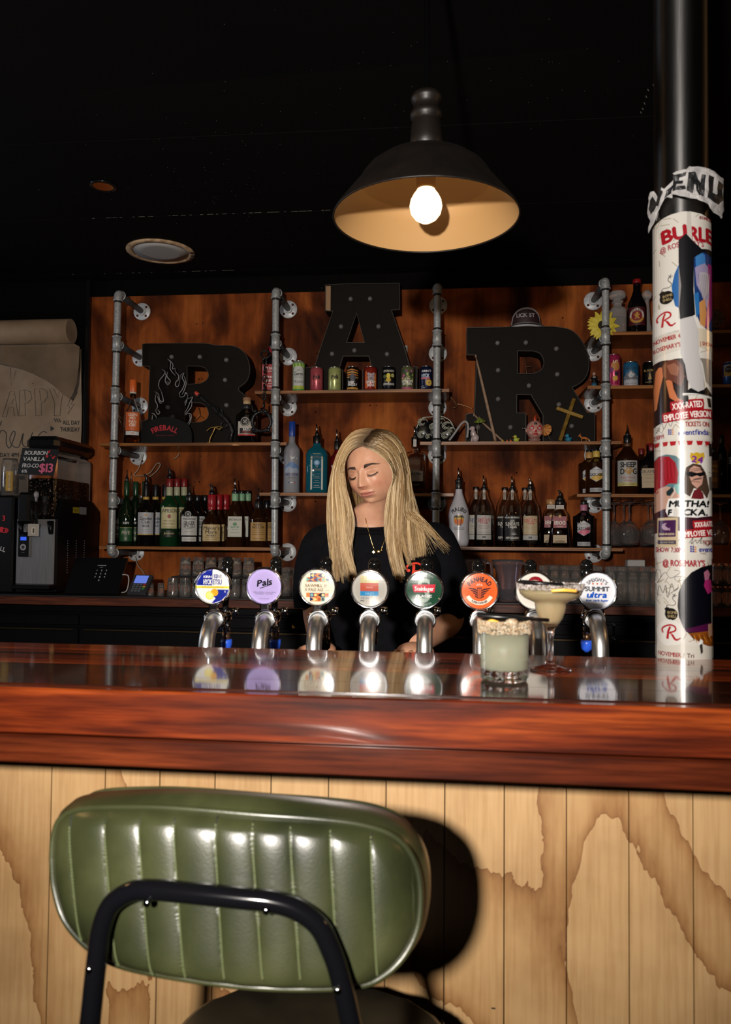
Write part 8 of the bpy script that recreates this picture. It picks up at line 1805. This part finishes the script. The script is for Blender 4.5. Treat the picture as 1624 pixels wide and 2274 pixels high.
t = thing('card_terminal', 'small grey card payment terminal with a lit blue screen', 'card terminal', V((P(312,1322,3.56).x, 3.57, BZ))); Rt = RX(radians(-38)) ; c5 = P(312,1301,3.56)+V((0,0,.002)); s = S(312,1300,3.56)
Rt = RZ(-.15) @ RX(radians(52)); mb = MB(mat('terminal_grey', (.03,.03,.035), .4)); mb.box(c5, (44*s, 52*s, .022), Rt, ch=.004); mb.build('case', t); fr5 = Rt @ V((0,0,1)); mp5 = plane_map(c5+fr5*.0114, Rt @ V((1,0,0)), Rt @ V((0,1,0)), fr5)
A = Art(); A.rect(-15*s,2*s,15*s,22*s, mat('terminal_screen', (.05,.08,.3), .3, ecol=(.2,.3,1), estr=.55), 1)
for i in range(4):
    for j in range(3): A.rect((-14+j*8)*s,(-3-i*5.5)*s,(-8+j*8)*s,(1-i*5.5)*s, ink('5a5c60'), 1)
for i, h_ in enumerate(('b02a2a','b09a2a','2a8a3a')): A.rect(10*s,(-3-i*5.5)*s,16*s,(1-i*5.5)*s, ink(h_), 1)
MB().art(A, mp5).build('keys', t); mb = MB(ink('a8a4a0')); tube_px(mb, [(272,1276),(284,1278),(286,1292),(281,1312),(270,1316)], 1.3, Y=3.6, seg=8); mb.build('cable', t)

# ================================================================== kraft paper menu on the left wall
kraft = noise_mat('kraft_paper', [(.35,(.24,.165,.10)),(.65,(.33,.24,.16))], nscale=7, detail=6, rough=.7, bump=.5, bscale=9)
YK = 4.10; t = thing('paper_menu', 'hand-lettered brown kraft paper menu with a curled top flap on the left wall', 'poster', P(60, 1150, YK))
rr = 25*S(80,737,YK); c = P(80,737,YK-rr); xL, xR = P(-220,737,YK-rr).x, P(159,737,YK-rr).x
MB(kraft).tube([V((xL, c.y, c.z)), V((xR, c.y, c.z))], rr, 28).build('roll', t)
def sheetm(pts, Y, cur, name, cutn=14):
    A = Art(); A.poly([(x, -y) for x, y in pts], kraft, 0); A.cut(cutn, cutn); A.smooth = True; return MB().art(A, lambda u, v, w=0: (lambda q: V((q.x, q.y+cur(u, -v), q.z)))(P(u, -v, Y))).build(name, t)
kraft_shade = noise_mat('kraft_flap_shade', [(.35,(.15,.10,.06)),(.65,(.21,.145,.09))], nscale=7, detail=6, rough=.75)  # same kraft paper, with the shade of the tilted flap put into its colour
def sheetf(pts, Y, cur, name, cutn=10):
    A = Art(); A.poly([(x, -y) for x, y in pts], kraft_shade, 0); A.cut(cutn, cutn); A.smooth = True; return MB().art(A, lambda u, v, w=0: P(u, -v, Y+cur(u, -v))).build(name, t)
sheetm([(-220,800),(180,775),(180,1135),(-220,1160)], YK+.035, lambda x, y: noise.noise(V((x*.02, y*.015, 0)))*.016, 'sheet')
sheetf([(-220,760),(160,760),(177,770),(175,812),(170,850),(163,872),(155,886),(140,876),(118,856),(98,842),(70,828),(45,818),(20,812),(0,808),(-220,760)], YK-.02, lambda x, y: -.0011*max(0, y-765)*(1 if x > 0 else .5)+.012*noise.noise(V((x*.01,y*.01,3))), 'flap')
A = Art(); bkk = ink('17130f', .6)
def pen(pts, w=1.1, sm=True): q = [(p.x, -p.y) for p in catmull([(a, b_, 0) for a, b_ in pts], 5)] if sm else [(a, -b_) for a, b_ in pts]; A.line(q, w, bkk, 2)
for L4_ in ([(5,925),(21,869),(30,868),(40,922),(32,924),(29,905),(18,905),(14,926),(5,925)],[(42,924),(43,867),(56,866),(68,870),(71,885),(62,894),(55,895),(56,923),(42,924)],[(78,923),(77,864),(93,863),(104,868),(106,880),(98,892),(91,894),(91,922),(78,923)],[(122,924),(122,896),(110,863),(120,863),(128,884),(134,864),(141,864),(136,895),(135,924),(122,924)],[(29,885),(24,896),(28,896)],[(55,868),(56,890)],[(88,866),(90,890)],[(22,815),(24,855),(36,822)],[(154,884),(163,884),(158,898),(164,897),(151,920),(155,902),(150,902),(156,884)]): pen(L4_, .9, False)
pen([(-10,965),(-2,950),(4,935)], 1.8); pen([(-6,990),(2,958),(14,962),(14,985),(22,994),(34,965),(30,958),(22,975),(28,990),(42,992),(52,962),(50,985),(60,992),(70,964),(72,960)], 1.8); pen([(80,990),(84,968),(96,958),(104,962)], 1.8)
A.text('ALL DAY', 158, -938, 9.5, bkk, 2, w=36, fat=.3); A.text('THURSDAY', 155, -953, 9.5, bkk, 2, w=42, fat=.3); A.text('DAY 4PM -', 24, -1010, 9, bkk, 2, w=48, fat=.3); A.text('9', 40, -1036, 8, bkk, 2); A.text('WHITE', 44, -1061, 8, bkk, 2, w=24, fat=.3); A.text('+', 75, -852, 6, bkk, 2); A.text('+', 170, -873, 6, bkk, 2); A.text('PM', 30, -1090, 8, bkk, 2)
for x in (126, 131, 136): A.line([(x,-938),(x-4,-930)], 2, bkk, 2)
A.disc(116, -952, 6, bkk, 2, ry=7, n=3); A.cut(10, 10)
MB().art(A, lambda u, v, w=0: (lambda q: V((q.x, q.y+noise.noise(V((u*.02, -v*.015, 0)))*.016-.0012, q.z)))(P(u, -v, YK+.035))).build('lettering', t)
struct('trim_2', MB(black_gloss).box((P(189,1000,YW-.02).x, YW-.005, 1.75), (.022, .05, 1.86), ch=.003))
